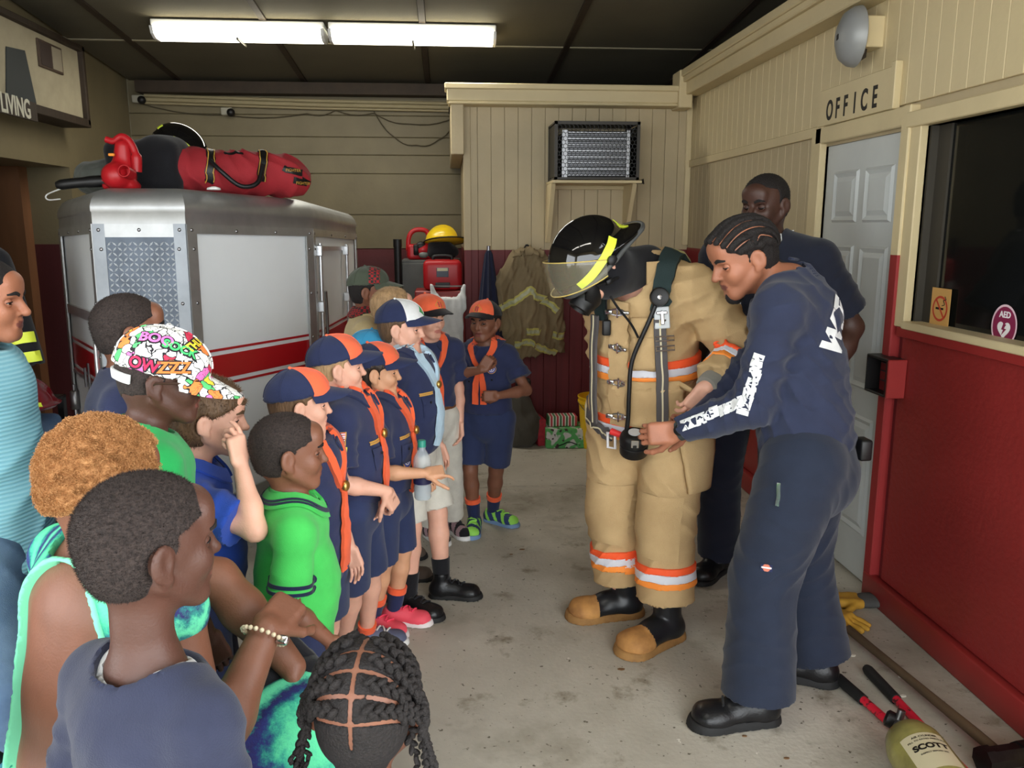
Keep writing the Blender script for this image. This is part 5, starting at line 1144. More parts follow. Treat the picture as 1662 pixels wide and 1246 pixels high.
# --- seated woman with golden curls
if want('C'):
    hd = at(170, 780, 1.5)
    Kr, Kl = atz(462, 1225, .55), atz(502, 1195, .55)
    p = Person('seated woman with golden curls in a backless green and blue dress', hd, .208, 1.64, 48, hy=34, hp=12, lean=8, adult=True, skin=sk_brown, lip=lip_dark, wd=1.12, dp=1.38, limb=1.12, belly=.07, shw=.19, neck=(-.15, .60), sit=dict(K={1: Kr, -1: Kl}), res=.9,
               feet={1: (Kr[0]+.08, Kr[1]+.05, 40), -1: (Kl[0]+.06, Kl[1]+.05, 40)},
               arms={1: dict(w=at(432, 1022, 1.50), pole=(-.05, -.45, -1), d=V3(.25, .55, .15), n=V3(-.3, .5, -.9), curl=.7, thumb=.5), -1: dict(w=at(474, 1082, 1.60), pole=(-.5, .35, .55), d=V3(.02, -.12, -.95), n=V3(-.9, -.2, -.1), curl=.22, thumb=.4)})
    m_dress = mat('tie_dye_jersey', (40, 60, 130), .8, bump=.2, bscale=300); nt, lk, b = nodes(m_dress); tcn = nt.new('ShaderNodeTexCoord'); mpn = nt.new('ShaderNodeMapping'); lk.new(tcn.outputs['Object'], mpn.inputs[0]); mpn.inputs['Rotation'].default_value = (0, R(50), R(35))
    wv = nt.new('ShaderNodeTexWave'); wv.inputs['Scale'].default_value = 2.6; wv.inputs['Distortion'].default_value = 1.6; wv.inputs['Detail'].default_value = 6; wv.inputs['Detail Scale'].default_value = 9; wv.inputs['Detail Roughness'].default_value = .75; lk.new(mpn.outputs[0], wv.inputs['Vector']); cr = nt.new('ShaderNodeValToRGB')
    for i, (po, c_) in enumerate([(0, (100, 230, 170)), (.2, (60, 180, 150)), (.38, (40, 110, 130)), (.55, (44, 52, 120)), (.75, (50, 44, 104)), (.9, (52, 150, 140)), (1, (110, 232, 180))]):
        e_ = cr.color_ramp.elements[i] if i < 2 else cr.color_ramp.elements.new(po); e_.position = po; e_.color = (*lin(c_), 1)
    lk.new(wv.outputs[0], cr.inputs[0]); lk.new(cr.outputs[0], b.inputs['Base Color'])
    bk = ell(p.N-p.tu*.25-p.tf*.20+p.tr*.035, (.145, .24, .27), np.stack([p.tr, p.tf, p.tu], 1))
    p.shirt(m_dress, sleeve=0, e=.010, hem=-.05, neckr=.03, folds=.003, name='dress', open_neck=lambda F: F.sub(bk, .004), hipw=1.1); bf_ = bk[0]
    S = p.SF; G = Fld(); G.lo, G.hi = S.lo, S.hi; G.ops = [(0, lambda q: np.maximum(S(q)-.004, np.abs(bf_(q)-.003)-.005), S.lo.astype(f32)-1, S.hi.astype(f32)+1, 0)]
    q = fmesh('dress_trim', G, .006, mat('mint_binding', (130, 232, 186), .7), p.root); q.parent = p.shirto
    G = Fld(); k = p.k
    for g in (-1, 1): G.u(cone(p.hip[g], p.K[g], .125, .085), .12); G.u(cone(p.K[g], p.A[g]+V3(0, 0, .12), .085, .10, flat_b=True), .10)
    G.u(cone((p.hip[1]+p.hip[-1])/2, (p.K[1]+p.K[-1])/2, .12, .07), .14); G.u(cone((p.K[1]+p.K[-1])/2, (p.A[1]+p.A[-1])/2+V3(0, 0, .12), .07, .09, flat_b=True), .12); G.u(ell(p.P+V3(0, 0, .02), (.20, .18, .13)), .08); G.folds(.008, 40, p.r, 3); q = fmesh('skirt', G, .010, m_dress, p.root); p.BF = G
    p.hair(h_gold, t=.05, h=.0042, amp=.0055, fr=75, nape=-.10, front=.20, side=.0, top=.03, blades=26000, blen=.008, bw=.0005, curl=.0022, temple=.10)
    p.hairf  # short dark sides below the curls
    F2 = p.hairf(.022, nape=-.33, side=-.06, front=.12); V, Q = polygonize(F2, .006); q = mesh_np('hair_sides', V, Q, h_blackfade, p.root); q.parent = p.hairo
    for g in (-1, 1): p.shoe(g, m_shoeb, L=.24)
    b = MB()
    for i in range(22):
        a = 2*math.pi*i/22; u = nrm(p.W[1]-p.E[1]); x = nrm(np.cross(u, V3(0, 0, 1))); y = np.cross(u, x); b.ball(p.W[1]-u*.012+(x*math.cos(a)+y*math.sin(a))*.042, .0048, 5)
    mbw(b, 'bracelet', mat('pearl_beads', (224, 208, 176), .25), p.root)
    b = MB(); u = nrm(p.W[1]-p.E[1]); x = nrm(np.cross(u, V3(0, 0, 1))); b.bbox((-.009, -.006, -.012), (.009, .006, .012), .004, 2, frame(p.W[1]-u*.012+x*.043, u, V3(0, 0, 1))); mbw(b, 'bracelet_charm', m_silver, p.root)
    woman = p
# --- person at the left edge of the group
if want('D'):
    p = Person('person in pale turquoise ribbed top and jeans, standing beside the hanging black coat', at(-25, 488, 2.2), .212, 1.56, 8, hy=6, hp=3, neck=(.22, .64), adult=True, skin=sk_med, lip=lip_dark, arms={1: hang(-.03, .02), -1: hang(-.03, .02)}, wd=.95, dp=1.12)
    mt = mat('turquoise_rib_knit', (142, 208, 224), .85, bump=.0); nt, lk, b = nodes(mt); tcn = nt.new('ShaderNodeTexCoord'); wv = nt.new('ShaderNodeTexWave'); wv.bands_direction = 'Z'; wv.inputs['Scale'].default_value = 30; wv.inputs['Distortion'].default_value = .6; lk.new(tcn.outputs['Object'], wv.inputs['Vector']); bp = nt.new('ShaderNodeBump'); bp.inputs['Strength'].default_value = .5; bp.inputs['Distance'].default_value = .004; lk.new(wv.outputs[0], bp.inputs['Height']); lk.new(bp.outputs[0], b.inputs['Normal']); cr = nt.new('ShaderNodeValToRGB'); cr.color_ramp.elements[0].color = (*lin((124, 184, 202)), 1); cr.color_ramp.elements[1].color = (*lin((152, 204, 218)), 1); lk.new(wv.outputs[0], cr.inputs[0]); lk.new(cr.outputs[0], b.inputs['Base Color'])
    p.shirt(mt, sleeve=0, loose=.02, hem=-.11, seed=15, hipw=1.12, folds=.012, fold_f=40); md = mat('blue_denim', (72, 96, 128), .85, rgb2=(98, 122, 150), vscale=9, bump=.2, bscale=500)
    p.bottoms(md, 1.93, e=.022, seed=15, hipw=1.08, flare=.95, folds=.007); p.hair(h_black, t=.045, nape=-.34, side=-.02)
    p.brows(h_black)
    for g in (-1, 1): p.shoe(g, m_white, L=.24)
# --- man in dark tee standing behind
if want('MB'):
    p = Person('man in black tee with a white lanyard standing before the office door', at(1241, 332, 3.36), .24, 1.80, 222, hy=217, hp=9, adult=True, skin=sk_deep, lip=lip_dark, lookdown=.55, nose=1.25, wd=1.12, dp=1.05, arms={1: hang(.0, .05), -1: dict(w=V3(*at(1345, 620, 3.12)), pole=(.8, .3, -.3), curl=.3)}, feet={1: (*atz(1165, 925)[:2], 225), -1: (*atz(1265, 935)[:2], 240)})
    p.shirt(cloth_mat('black_tee', (30, 34, 48)), sleeve=.78, loose=.016, hem=-.08, flare=1.2, seed=41); p.bottoms(cloth_mat('dark_navy_twill', (26, 30, 44)), 1.98, e=.03, seed=41, flare=1.15)
    p.hair(h_black, t=.018, nape=-.28, front=.30, temple=.5, blades=4000, blen=.004, bw=.0006); p.brows(h_black, .05)
    for g in (-1, 1):
        p.shoe(g, m_shoeb, L=.29)
        ribbon(p.SF, 'lanyard', [p.N+p.tr*.088*g-p.tf*.03+p.tu*.03, p.N+p.tr*.092*g+p.tf*.05+p.tu*.005, p.N+p.tr*.075*g+p.tf*.11-p.tu*.07, p.N+p.tr*.045*g+p.tf*.14-p.tu*.18, p.N+p.tr*.01*g+p.tf*.16-p.tu*.36], .013, c_white, p.root, th=.002, lift=.005)
# --- man in navy long sleeves, bending to the firefighter's waist
if want('NM'):
    p = Person('man with cornrows in navy long sleeved shirt adjusting the harness buckle', at(1205, 418, 2.62), .24, 1.76, 150, hy=186, hp=22, adult=True, skin=sk_med, lip=lip_dark, lean=9, lookdown=.35, wd=1.0, neck=(.56, .50), twist=-4, dp=1.08, res=.9,
               arms={-1: dict(w=at(1100, 700, 2.60), pole=(.6, -.35, -.7), d=V3(-.92, .2, -.12), n=V3(.1, .9, -.2), curl=.45, thumb=.5), 1: dict(w=at(1128, 690, 2.78), pole=(.3, .5, -.9), d=V3(-.9, -.2, .1), n=V3(.2, -.9, 0), curl=.5)},
               feet={-1: (1.00, 2.40, 184), 1: (1.30, 2.62, 150)}, limb=1.06)
    m_nm = cloth_mat('navy_jersey', (42, 48, 70)); m_pants = cloth_mat('navy_work_twill', (34, 41, 57))
    p.shirt(m_nm, sleeve=1.93, loose=.014, hem=-.085, seed=51, folds=.011, fold_f=46, gfold=((.007, 36, (.4, .6, 1)), (.005, 52, (1, 0, .6))), neckr=.022, hipw=1.04)
    p.bottoms(m_pants, 1.95, e=.034, seed=52, flare=1.32, folds=.010, waist=.05, kneee=.038)
    for g in (-1, 1): p.shoe(g, m_shoeb, m_soleb, L=.30, lace=c_black, high=.06, sole_h=.03)
    # white block lettering down the left sleeve and across the back
    S, E, W = p.S[-1], p.E[-1], p.W[-1]
    rg = np.random.RandomState(4)
    for a_, b_, t0, t1, txt in ((S, E, .50, 1.0, 'HNBMEKH'), (E, W, .08, .80, 'NRHEBMKH')):
        u = nrm(b_-a_); nv = nrm(V3(-.50, -.72, .42)); nv = nrm(nv-u*np.dot(nv, u))
        for i, ch in enumerate(txt):
            c = a_+(b_-a_)*(t0+(t1-t0)*i/(len(txt)-1)); M = p.M_at(c+nv*.07, n=nv, up=u)
            q = decal_text(p.SF, 'sleeve_letter', ch, .036, M @ Matrix.Rotation(R(90), 4, 'Z'), c_white, p.root, lift=.003, bold=.006, sx=1.1)
    M = p.M_at(p.N-p.tu*.19-p.tf*.17-p.tr*.10, n=nrm(-p.tf*.75-p.tr*.65), up=p.tu) @ Matrix.Rotation(R(52), 4, 'Z'); decal_text(p.SF, 'back_lettering', 'WIF', .125, M @ Matrix.Translation((.05, 0, 0)), c_white, p.root, lift=.003, bold=.008, start=.14, sx=.8)
    # cornrows
    X, h = p.X, p.hh; F = p.hairf(.030, nape=-.30, front=.24, side=-.03, temple=.1)
    def rowpath(x0, lift, n=14): return catmull([p.B.snap(np.array([X(0, -.055, .10)+h*.5*(p.HM@nrm((math.sin(x0)*(.75+.25*math.cos(t)), math.sin(t)*math.cos(x0)**.4, math.cos(t)*math.cos(x0))))]), lift, 8)[0] for t in np.linspace(1.0, -1.75, n)], 2)
    xr = [-1.32, -.98, -.66, -.36, -.06, .26, .58, .9, 1.24]
    for x0 in xr:
        pts = rowpath(x0, .007)
        for a_, b_ in zip(pts, pts[1:]): F.u(cone(a_, b_, .0085, .0085), .010)
    for x0, x1 in zip(xr, xr[1:]):
        pts = rowpath((x0+x1)/2, .0115)
        for a_, b_ in zip(pts, pts[1:]): F.sub(cone(a_, b_, .0045, .0045), .003)
    F.noise(.0012, 140, 2); V, Q = polygonize(F, .0046); p.hairo = mesh_np('hair', V, Q, h_black, p.root)
    for x0, x1 in zip(xr, xr[1:]): q = ribbon(p.B, 'scalp_parting', rowpath((x0+x1)/2, .0075, 9), .0030, sk_med, p.root, th=.001, lift=.0078, n=2); q.parent = p.hairo
    b = MB(); c0 = X(0, -.40, -.22)
    for i in range(6): b.tube([c0+p.hr*.012*(i-2.5), c0+p.hr*.014*(i-2.5)-p.hf*.03-V3(0, 0, .02), c0+p.hr*.016*(i-2.5)-p.hf*.045-V3(0, 0, .05)], [.009, .008, .003], 7)
    q = mbw(b, 'hair_ends', h_black, p.root); q.parent = p.hairo; p.brows(h_black, .05)
    G = Fld(); c = X(0, .27, -.45); G.u(ell(c, (.03, .022, .026)), 0); G.noise(.003, 130); fmesh('goatee', G, .004, h_black, p.root)
    u = nrm(p.W[-1]-p.E[-1]); b = MB(); M = frame(p.W[-1]-u*.02, np.cross(u, V3(0, 0, 1)), u); b.tube([p.W[-1]-u*.036, p.W[-1]-u*.004], [.036, .034], 18); q = mbw(b, 'wrist_watch', mat('watch_rubber', (52, 60, 62), .5), p.root); b = MB(); nv = nrm(V3(-.1, -.9, .35)-u*np.dot(V3(-.1, -.9, .35), u)); b.lathe([(.018, 0), (.018, .008), (.014, .011), (0, .011)], 18, Matrix.Translation(p.W[-1]-u*.02+nv*.032) @ Vector((0, 0, 1)).rotation_difference(Vector(nv)).to_matrix().to_4x4()); x = mbw(b, 'watch_face', m_black, p.root); x.parent = q
    M = p.M_at(p.K[-1]*.78+p.hip[-1]*.22-p.r*.1, n=nrm(-p.r*.9+p.f*.1), up=V3(0, 0, 1), F=p.BF); patch(p.BF, 'trouser_label', .036, .024, M, [mat('label_orange', (206, 120, 96), .8), m_flagwhite, c_navyd], p.root, lambda a, b_: 2 if max(abs(a)*.9+abs(b_)*.6, 0) > .40 else (1 if abs(b_) < .13 else 0), 12, 10)
    ribbon(p.BF, 'pen_clip', [p.hip[-1]-p.r*.13+p.f*.05-V3(0, 0, z) for z in (.03, .06, .10)], .012, m_silver, p.root, th=.003, lift=.003)
    b = MB(); cc = p.BF.snap(np.array([p.P-p.tf*.16+p.tr*.02+p.tu*.01]), .02)[0]; b.bbox(cc-V3(.02, .03, .035), cc+V3(.02, .03, .035), .008, 2); mbw(b, 'belt_pouch', m_black, p.root)
# --- the firefighter being fitted out
if want('FF'):
    m_turn = mat('tan_turnout_cloth', (180, 150, 106), .88, rgb2=(200, 170, 124), vscale=5, bump=.3, bscale=380); m_turnd = mat('soiled_turnout_cloth', (170, 140, 96), .9, var=.15, vscale=6, bump=.3, bscale=380)
    m_bo = mat('fluorescent_orange_trim', (255, 96, 48), .7); m_bw = mat('silver_reflective_trim', (222, 224, 232), .45); m_by = mat('amber_orange_trim', (255, 150, 60), .7)
    p = Person('firefighter in tan turnout gear and black helmet with lowered visor', at(966, 432, 3.02), .24, 1.78, 232, hy=196, hp=27, adult=True, skin=sk_fair, lip=lip_fair, lean=5, wd=1.0, dp=1.15, neck=(1.12, .44), res=1.0, limb=1.05, eyes=True, lookdown=.4,
               arms={-1: dict(w=at(1148, 628, 2.80), pole=(.85, .35, -.12), d=V3(-.55, .15, -.80), n=V3(-.3, .9, -.2), curl=[.12, .16, .3, .4], thumb=.5), 1: dict(fwd=-.09, out=-.035, curl=.4)}, feet={1: (.72, 3.19, 186), -1: (.84, 2.965, 212)})
    fd_ = dict(folds=.014, fold_f=34)
    p.bottoms(m_turn, 1.78, e=.044, flare=1.14, folds=.013, seed=61, waist=.04, kneee=.042, hipw=1.02, name='turnout_trousers')
    p.shirt(m_turn, sleeve=1.86, e=.030, loose=.018, hem=-.045, seed=60, name='turnout_coat', neckr=.03, sl_r=.018, hipw=1.12, gfold=((.011, 34, (.5, .2, 1)), (.008, 46, (1, 0, -.5))), **fd_)
    T_ = Fld(); p.torso(T_, .050, .05, 1.12); T_.cut(-p.tu, p.P-p.tu*.045*p.H)
    tub = lambda z: (p.P+p.tu*(z+.4), p.P+p.tu*z)
    for z in (.175, -.058):
        A_, B_ = tub(z)
        for a_, b_, m_ in ((.0, .026, m_by), (.026, .056, m_bw), (.056, .086, m_bo)): p.band(T_, A_, B_, a_, b_, m_, 'reflective_band', p.shirto, lift=.010, rad=.30, h=.0055)
    for g in (-1, 1):
        for a_, b_, m_ in ((.055, .078, m_by), (.078, .104, m_bw), (.104, .128, m_bo)): p.band(p.SF, p.E[g], p.E[g]+(p.W[g]-p.E[g])*.86, a_, b_, m_, 'sleeve_band', p.shirto, lift=.006, rad=.13, h=.005)
        for a_, b_, m_ in ((.07, .094, m_by), (.094, .126, m_bw), (.126, .152, m_bo)): p.band(p.BF, p.K[g], p.K[g]+(p.A[g]-p.K[g])*.78, a_, b_, m_, 'trouser_band', p.botto, lift=.008, rad=.19, h=.0055)
        u = nrm(p.W[g]-p.E[g]); b = MB(); b.tube([p.W[g]-u*.045, p.W[g]-u*.01, p.W[g]+u*.006], [.050, .047, .043], 16); mbw(b, 'knit_cuff', cloth_mat('grey_knit', (132, 130, 122)), p.root)
        p.shoe(g, mat('black_rubber_boot', (30, 31, 34), .32, var=.3, vscale=12), mat('tan_rubber', (150, 110, 62), .8, var=.2, vscale=20), L=.315, high=.20, toe=mat('scuffed_tan_toe', (196, 142, 78), .75, rgb2=(150, 104, 60), vscale=14), toe_l=.36, wide=1.16, sole_h=.03, name='fire_boot')
    # coat details: collar, closure flap, clasps, pockets, label
    X = lambda x, y, z: p.N+p.tr*x+p.tf*y+p.tu*z
    b = MB(); n = 30; vs = []; fs = []
    for i in range(n+1):
        a = R(-150+300*i/n); dv = p.tr*math.sin(a)-p.tf*math.cos(a)
        for r_, z in ((.098, -.03), (.106, .03), (.112, .07), (.122, .072), (.130, -.01), (.135, -.05)): vs.append(p.N+dv*r_+p.tf*.02+p.tu*(z-.02+.03*max(0, math.cos(a))))
    for i in range(n):
        for j in range(5): fs.append((i*6+j, i*6+j+1, i*6+7+j, i*6+6+j))
    b.add(vs, fs, True); q = mbw(b, 'coat_collar', m_turn, p.root); q.parent = p.shirto
    q = ribbon(p.SF, 'closure_flap', [X(.035, .25, -z) for z in (.08, .18, .28, .38, .48, .58)], .085, m_turn, p.root, th=.005, lift=.013); q.parent = p.shirto
    for z in (.13, .26, .40, .535):
        c = p.SF.snap(np.array([X(.03, .26, -z)]), .026)[0]; nv = nrm(p.SF.grad(np.array([c]), .01)[0]); M = frame(c, np.cross(p.tu, nv), p.tu); b = MB(); b.tube([M @ Vector((.03*math.cos(a), .011*math.sin(a), 0)) for a in np.linspace(0, 2*math.pi, 15)[:-1]], .004, 6, closed=True); b.bbox((-.05, -.009, -.006), (-.02, .009, .006), .003, 1, M); b.bbox((.012, -.007, -.005), (.05, .007, .008), .003, 1, M); b.tube([M @ Vector((0, -.02, .002)), M @ Vector((0, .02, .002))], .004, 6); q = mbw(b, 'clasp', m_silver, p.root); q.parent = p.shirto
    M = p.M_at(X(-.088, .2, -.25), n=nrm(p.tf-p.tr*.45)); q = patch(p.SF, 'radio_pocket', .10, .17, M, [m_turn], p.root, None, 8, 10, lift=.014, start=.16); q.modifiers.new('t', 'SOLIDIFY').thickness = -.012; q.parent = p.shirto
    q = patch(p.SF, 'pocket_flap', .105, .075, M @ Matrix.Translation((0, .075, .0)), [m_turn], p.root, None, 8, 6, lift=.024, start=.16); q.modifiers.new('t', 'SOLIDIFY').thickness = -.008; q.parent = p.shirto
    M1 = M @ Matrix.Translation((.0, .085, 0)); q = patch(p.SF, 'sewn_label', .045, .045, M1, [m_flagwhite], p.root, None, 6, 6, lift=.027, start=.16); b = MB(); b.add(project2d(p.SF, M1, [(-.014, .012), (.014, .012), (0, -.010)], .0295, .16), [(0, 2, 1)]); x = mbw(b, 'label_triangle', m_black, p.root); x.parent = q
    M = p.M_at(X(-.13, .2, -.49), n=nrm(p.tf-p.tr*.7)); q = patch(p.SF, 'bellows_pocket', .21, .15, M, [m_turn], p.root, None, 10, 8, lift=.018, start=.16); q.modifiers.new('t', 'SOLIDIFY').thickness = -.018; q.parent = p.shirto
    q = patch(p.SF, 'pocket_flap', .22, .085, M @ Matrix.Translation((0, .06, .0)), [m_turn], p.root, None, 10, 6, lift=.027, start=.16); q.modifiers.new('t', 'SOLIDIFY').thickness = -.008; q.parent = p.shirto
    M = p.M_at(p.hip[-1]*.62+p.K[-1]*.38-p.r*.12+p.f*.04, n=nrm(-p.r*.85+p.f*.35), up=V3(0, 0, 1), F=p.BF); q = patch(p.BF, 'trouser_pocket', .16, .20, M, [m_turn], p.root, None, 10, 10, lift=.016, start=.12); q.modifiers.new('t', 'SOLIDIFY').thickness = -.018; q.parent = p.botto
    q = patch(p.BF, 'pocket_flap', .17, .075, M @ Matrix.Translation((0, .08, 0)), [m_turn], p.root, None, 8, 6, lift=.024, start=.12); q.modifiers.new('t', 'SOLIDIFY').thickness = -.009; q.parent = p.botto
    for g in (-1, 1):
        M = p.M_at(p.K[g]+p.f*.12, n=nrm(p.f-p.r*g*-.1), up=V3(0, 0, 1), F=p.BF); q = patch(p.BF, 'knee_patch', .19, .24, M, [m_turn], p.root, None, 8, 8, lift=.007, start=.14); q.parent = p.botto
    # hood, mask, helmet (head frame)
    H, h, M = p.X, p.hh, p.HM; F = Fld(); F.u(ell(H(0, -.07, .08), np.array((.375, .46, .42))*h, M), 0); F.u(ell(H(0, -.12, -.15), np.array((.33, .33, .34))*h, M), .05); F.u(cone(H(0, -.14, -.25), p.N+p.tu*.02, .080, .082), .05); F.sub(ell(H(0, .40, -.08), np.array((.24, .34, .42))*h, M), .015); F.noise(.005, 16); fmesh('protective_hood', F, .008, c_black, p.root)
    F = Fld(); F.u(ell(H(0, .30, -.12), np.array((.29, .24, .42))*h, M), 0); F.cut(M[:, 1]*-1, H(0, .30, 0)); q = fmesh('mask_lens', F, .008, mat('mask_lens', (70, 74, 70), .08, alpha=.42, coat=.5), p.root)
    F = Fld(); F.u(ell(H(0, .285, -.12), np.array((.325, .26, .455))*h, M), 0); F.sub(ell(H(0, .34, -.08), np.array((.265, .4, .37))*h, M), .004); F.cut(-M[:, 1], H(0, .20, 0)); x = fmesh('mask_rim', F, .007, m_black, p.root); x.parent = q
    b = MB(); ax = nrm(M@V3(0, .85, -.45)); c = H(0, .42, -.40); R4 = Matrix.Translation(c) @ Vector((0, 0, 1)).rotation_difference(Vector(ax)).to_matrix().to_4x4(); b.lathe([(.0, -.05), (.05, -.05), (.052, .0), (.045, .012), (.045, .03), (.036, .034), (.034, .022), (0, .02)], 22, R4); x = mbw(b, 'mask_port', m_black, p.root); x.parent = q
    for g in (-1, 1):
        b = MB(); b.tube(catmull([H(.30*g, .22, -.18), H(.40*g, .05, -.20), H(.40*g, -.10, -.22)], 4), .008, 6, flat=None); b.bbox((-.014, -.01, -.01), (.014, .01, .01), .003, 1, frame(H(.395*g, .06, -.20), M[:, 1], M[:, 2])); x = mbw(b, 'mask_strap', m_black, p.root); x.parent = q
    b = MB(); b.tube(catmull([H(-.36, .12, -.42), H(-.40, .10, -.62), H(-.42, .02, -.95), H(-.42, .0, -1.2)], 5), .005, 6); x = mbw(b, 'mask_neck_strap', m_black, p.root); x.parent = q
    m_hel = mat('glossy_black_shell', (10, 10, 12), .07, coat=.6)
    def pitched(deg): c_, s_ = math.cos(R(deg)), math.sin(R(deg)); return M@np.array([[1, 0, 0], [0, c_, s_], [0, -s_, c_]])
    Mh = pitched(20); hc = H(0, .03, .13); Hh = lambda x, y, z: hc+h*(Mh@V3(x, y, z))
    F = Fld(); F.u(ell(Hh(0, .0, .0), np.array((.53, .66, .60))*h, Mh), 0); F.u(ell(Hh(0, .04, .06), np.array((.10, .62, .57))*h, Mh), .04); F.cut(-Mh[:, 2], Hh(0, 0, -.10))
    Mb = pitched(4); G = ell(Hh(0, -.36, -.03), np.array((.585, .60, .09))*h, Mb); F.u(G, .09*h); F.sub(ell(Hh(0, -.02, -.14), np.array((.48, .60, .42))*h, Mh), .01); F.sub(ell(Hh(0, -.36, -.14), np.array((.55, .55, .11))*h, Mb), .01); hel = fmesh('fire_helmet', F, .0062, m_hel, p.root)
    ed = []
    for a in np.linspace(0, 2*math.pi, 49)[:-1]:
        c_, s_ = math.cos(a), math.sin(a)
        if s_ >= 0: ed.append(Hh(.535*c_, .665*s_, -.10))
        else: ed.append(Hh(.59*c_, .0, -.10)*(1-min(1, -s_*1.0))+(Hh(0, -.36, -.03)+h*(Mb@V3(.59*c_, .61*s_, -.01)))*min(1, -s_*1.0) if -s_ < .5 else Hh(0, -.36, -.03)+h*(Mb@V3(.59*c_, .61*s_, -.01)))
    ed = catmull(ed+ed[:1], 2)[:-1]; b = MB(); b.tube(ed, .0085, 8, closed=True); x = mbw(b, 'helmet_edge', mat('grey_rubber_edge', (78, 80, 80), .55), p.root); x.parent = hel
    m_ly = mat('lime_reflective', (226, 240, 70), .5)
    for g in (-1, 1): x = ribbon(F, 'helmet_stripe', [Hh(.36*g, .52, -.02), Hh(.50*g, .34, .0), Hh(.56*g, .08, .04), Hh(.54*g, -.20, .10), Hh(.48*g, -.36, .14)], .032, m_ly, p.root, th=.001, lift=.0015, n=6); x.parent = hel
    x = ribbon(F, 'helmet_stripe', [Hh(-.24, -.80, .1), Hh(-.1, -.84, .1), Hh(.1, -.84, .1), Hh(.24, -.80, .1)], .05, m_ly, p.root, th=.001, lift=.0015, n=6); x.parent = hel
    for g in (-1, 1):
        b = MB(); b.lathe([(.018, 0), (.018, .016), (.009, .020), (0, .020)], 14, frame(Hh(.54*g, -.06, -.05), Mh[:, 1], Mh[:, 2]*g)); x = mbw(b, 'visor_pivot', m_black, p.root); x.parent = hel
    Mv = pitched(-22); vc = Hh(0, -.06, -.05); Vv = lambda a, t, k: vc+h*(Mv@V3(.60*math.sin(a)*(1+.01*k), .02+.80*math.cos(a)*(1+.01*k)-.10*t*math.cos(a), .02-.52*t*(1-.55*(abs(a)/R(84))**2)))
    vs = []; fs = []; na, nz = 25, 8
    for k_ in range(2):
        for j in range(nz+1):
            for i in range(na): vs.append(Vv(R(-84+168*i/(na-1)), j/nz, k_))
    o_ = (nz+1)*na
    for j in range(nz):
        for i in range(na-1): a = j*na+i; fs.append((a, a+1, a+na+1, a+na)); fs.append((o_+a, o_+a+na, o_+a+na+1, o_+a+1))
    b = MB(); b.add(vs, fs, True); x = mbw(b, 'visor', mat('clear_visor', (235, 226, 190), .03, alpha=.07), p.root); x.parent = hel
    for t in (0, 1):
        b = MB(); b.tube([Vv(a, t, 0) for a in np.linspace(R(-84), R(84), 25)], .0022, 6); x = mbw(b, 'visor_edge', mat('amber_edge', (200, 176, 96), .3), p.root); x.parent = hel
    ff = p
    # ---------------- breathing apparatus worn over the coat
    t = thing('breathing_apparatus', 'breathing apparatus with grey straps and yellow cylinder worn by the firefighter', 'breathing apparatus', (p.P[0], p.P[1], 0))
    m_strap = mat('grey_webbing', (84, 80, 80), .8, bump=.2, bscale=300); m_pad = mat('dark_green_pad', (36, 52, 52), .85, bump=.2, bscale=300); m_thread = mat('pale_stitch', (214, 204, 170), .8); SF = p.SF
    m_cyl = mat('worn_yellow_cylinder', (196, 184, 104), .35, rgb2=(150, 156, 128), vscale=14, coat=.3)
    b = MB(); ax = nrm(p.tu+p.tf*.06); c0 = p.N-p.tf*.265-p.tu*.52; b.lathe([(0, -.03), (.03, -.03), (.034, 0), (.06, .015), (.088, .055), (.09, .08), (.09, .48), (.084, .53), (.06, .565), (.02, .58), (0, .582)], 28, Matrix.Translation(c0) @ Vector((0, 0, 1)).rotation_difference(Vector(ax)).to_matrix().to_4x4()); mbw(b, 'air_cylinder', m_cyl, t)
    b = MB(); b.bbox((-.13, -.02, -.46), (.13, .02, .0), .02, 2, frame(p.N-p.tf*.16-p.tu*.06, p.tr, p.tf)); mbw(b, 'back_plate', m_black, t)
    sp = lambda x, y, z, l=.012: SF.snap(np.array([X(x, y, z)]), l)[0]
    for g in (-1, 1):
        pts = [X(.11*g, -.15, -.06), X(.115*g, -.10, .06), X(.125*g, .02, .10), X(.135*g, .13, .03), X(.145*g, .2, -.08), X(.16*g, .22, -.17)]
        q = ribbon(SF, 'shoulder_pad', pts, [.07, .075, .075, .07, .066, .062], m_pad, t, th=.010, lift=.014)
        pts = [X(.158*g, .22, -.15), X(.166*g, .22, -.26), X(.170*g, .22, -.36), X(.172*g, .22, -.47), X(.17*g, .22, -.58)]
        q = ribbon(SF, 'shoulder_strap', pts, .045, m_strap, t, th=.004, lift=.040); x = ribbon(SF, 'strap_stitch', pts, .006, m_thread, t, th=.001, lift=.0455); x.parent = q
        pts = [X(.19*g, -.02, -.56), X(.165*g, .14, -.585), X(.10*g, .2, -.61), X(.05*g, .22, -.625)]
        q = ribbon(SF, 'waist_strap', pts, .045, m_strap, t, th=.004, lift=.034); x = ribbon(SF, 'strap_stitch', pts, .006, m_thread, t, th=.001, lift=.040); x.parent = q
    c = sp(-.143, .2, -.06, .03); nv = nrm(SF.grad(np.array([c]), .02)[0]); Mz = lambda c_, n_: Matrix.Translation(c_) @ Vector((0, 0, 1)).rotation_difference(Vector(n_)).to_matrix().to_4x4()
    b = MB(); b.lathe([(.034, -.012), (.036, .006), (.032, .016), (.026, .014), (.0, .013)], 22, Mz(c, nv)); q = mbw(b, 'gauge_housing', m_black, t); b = MB(); b.lathe([(.010, .0), (.008, .006), (0, .008)], 12, Mz(c+nv*.013, nv)); x = mbw(b, 'gauge_button', m_silver, t); x.parent = q
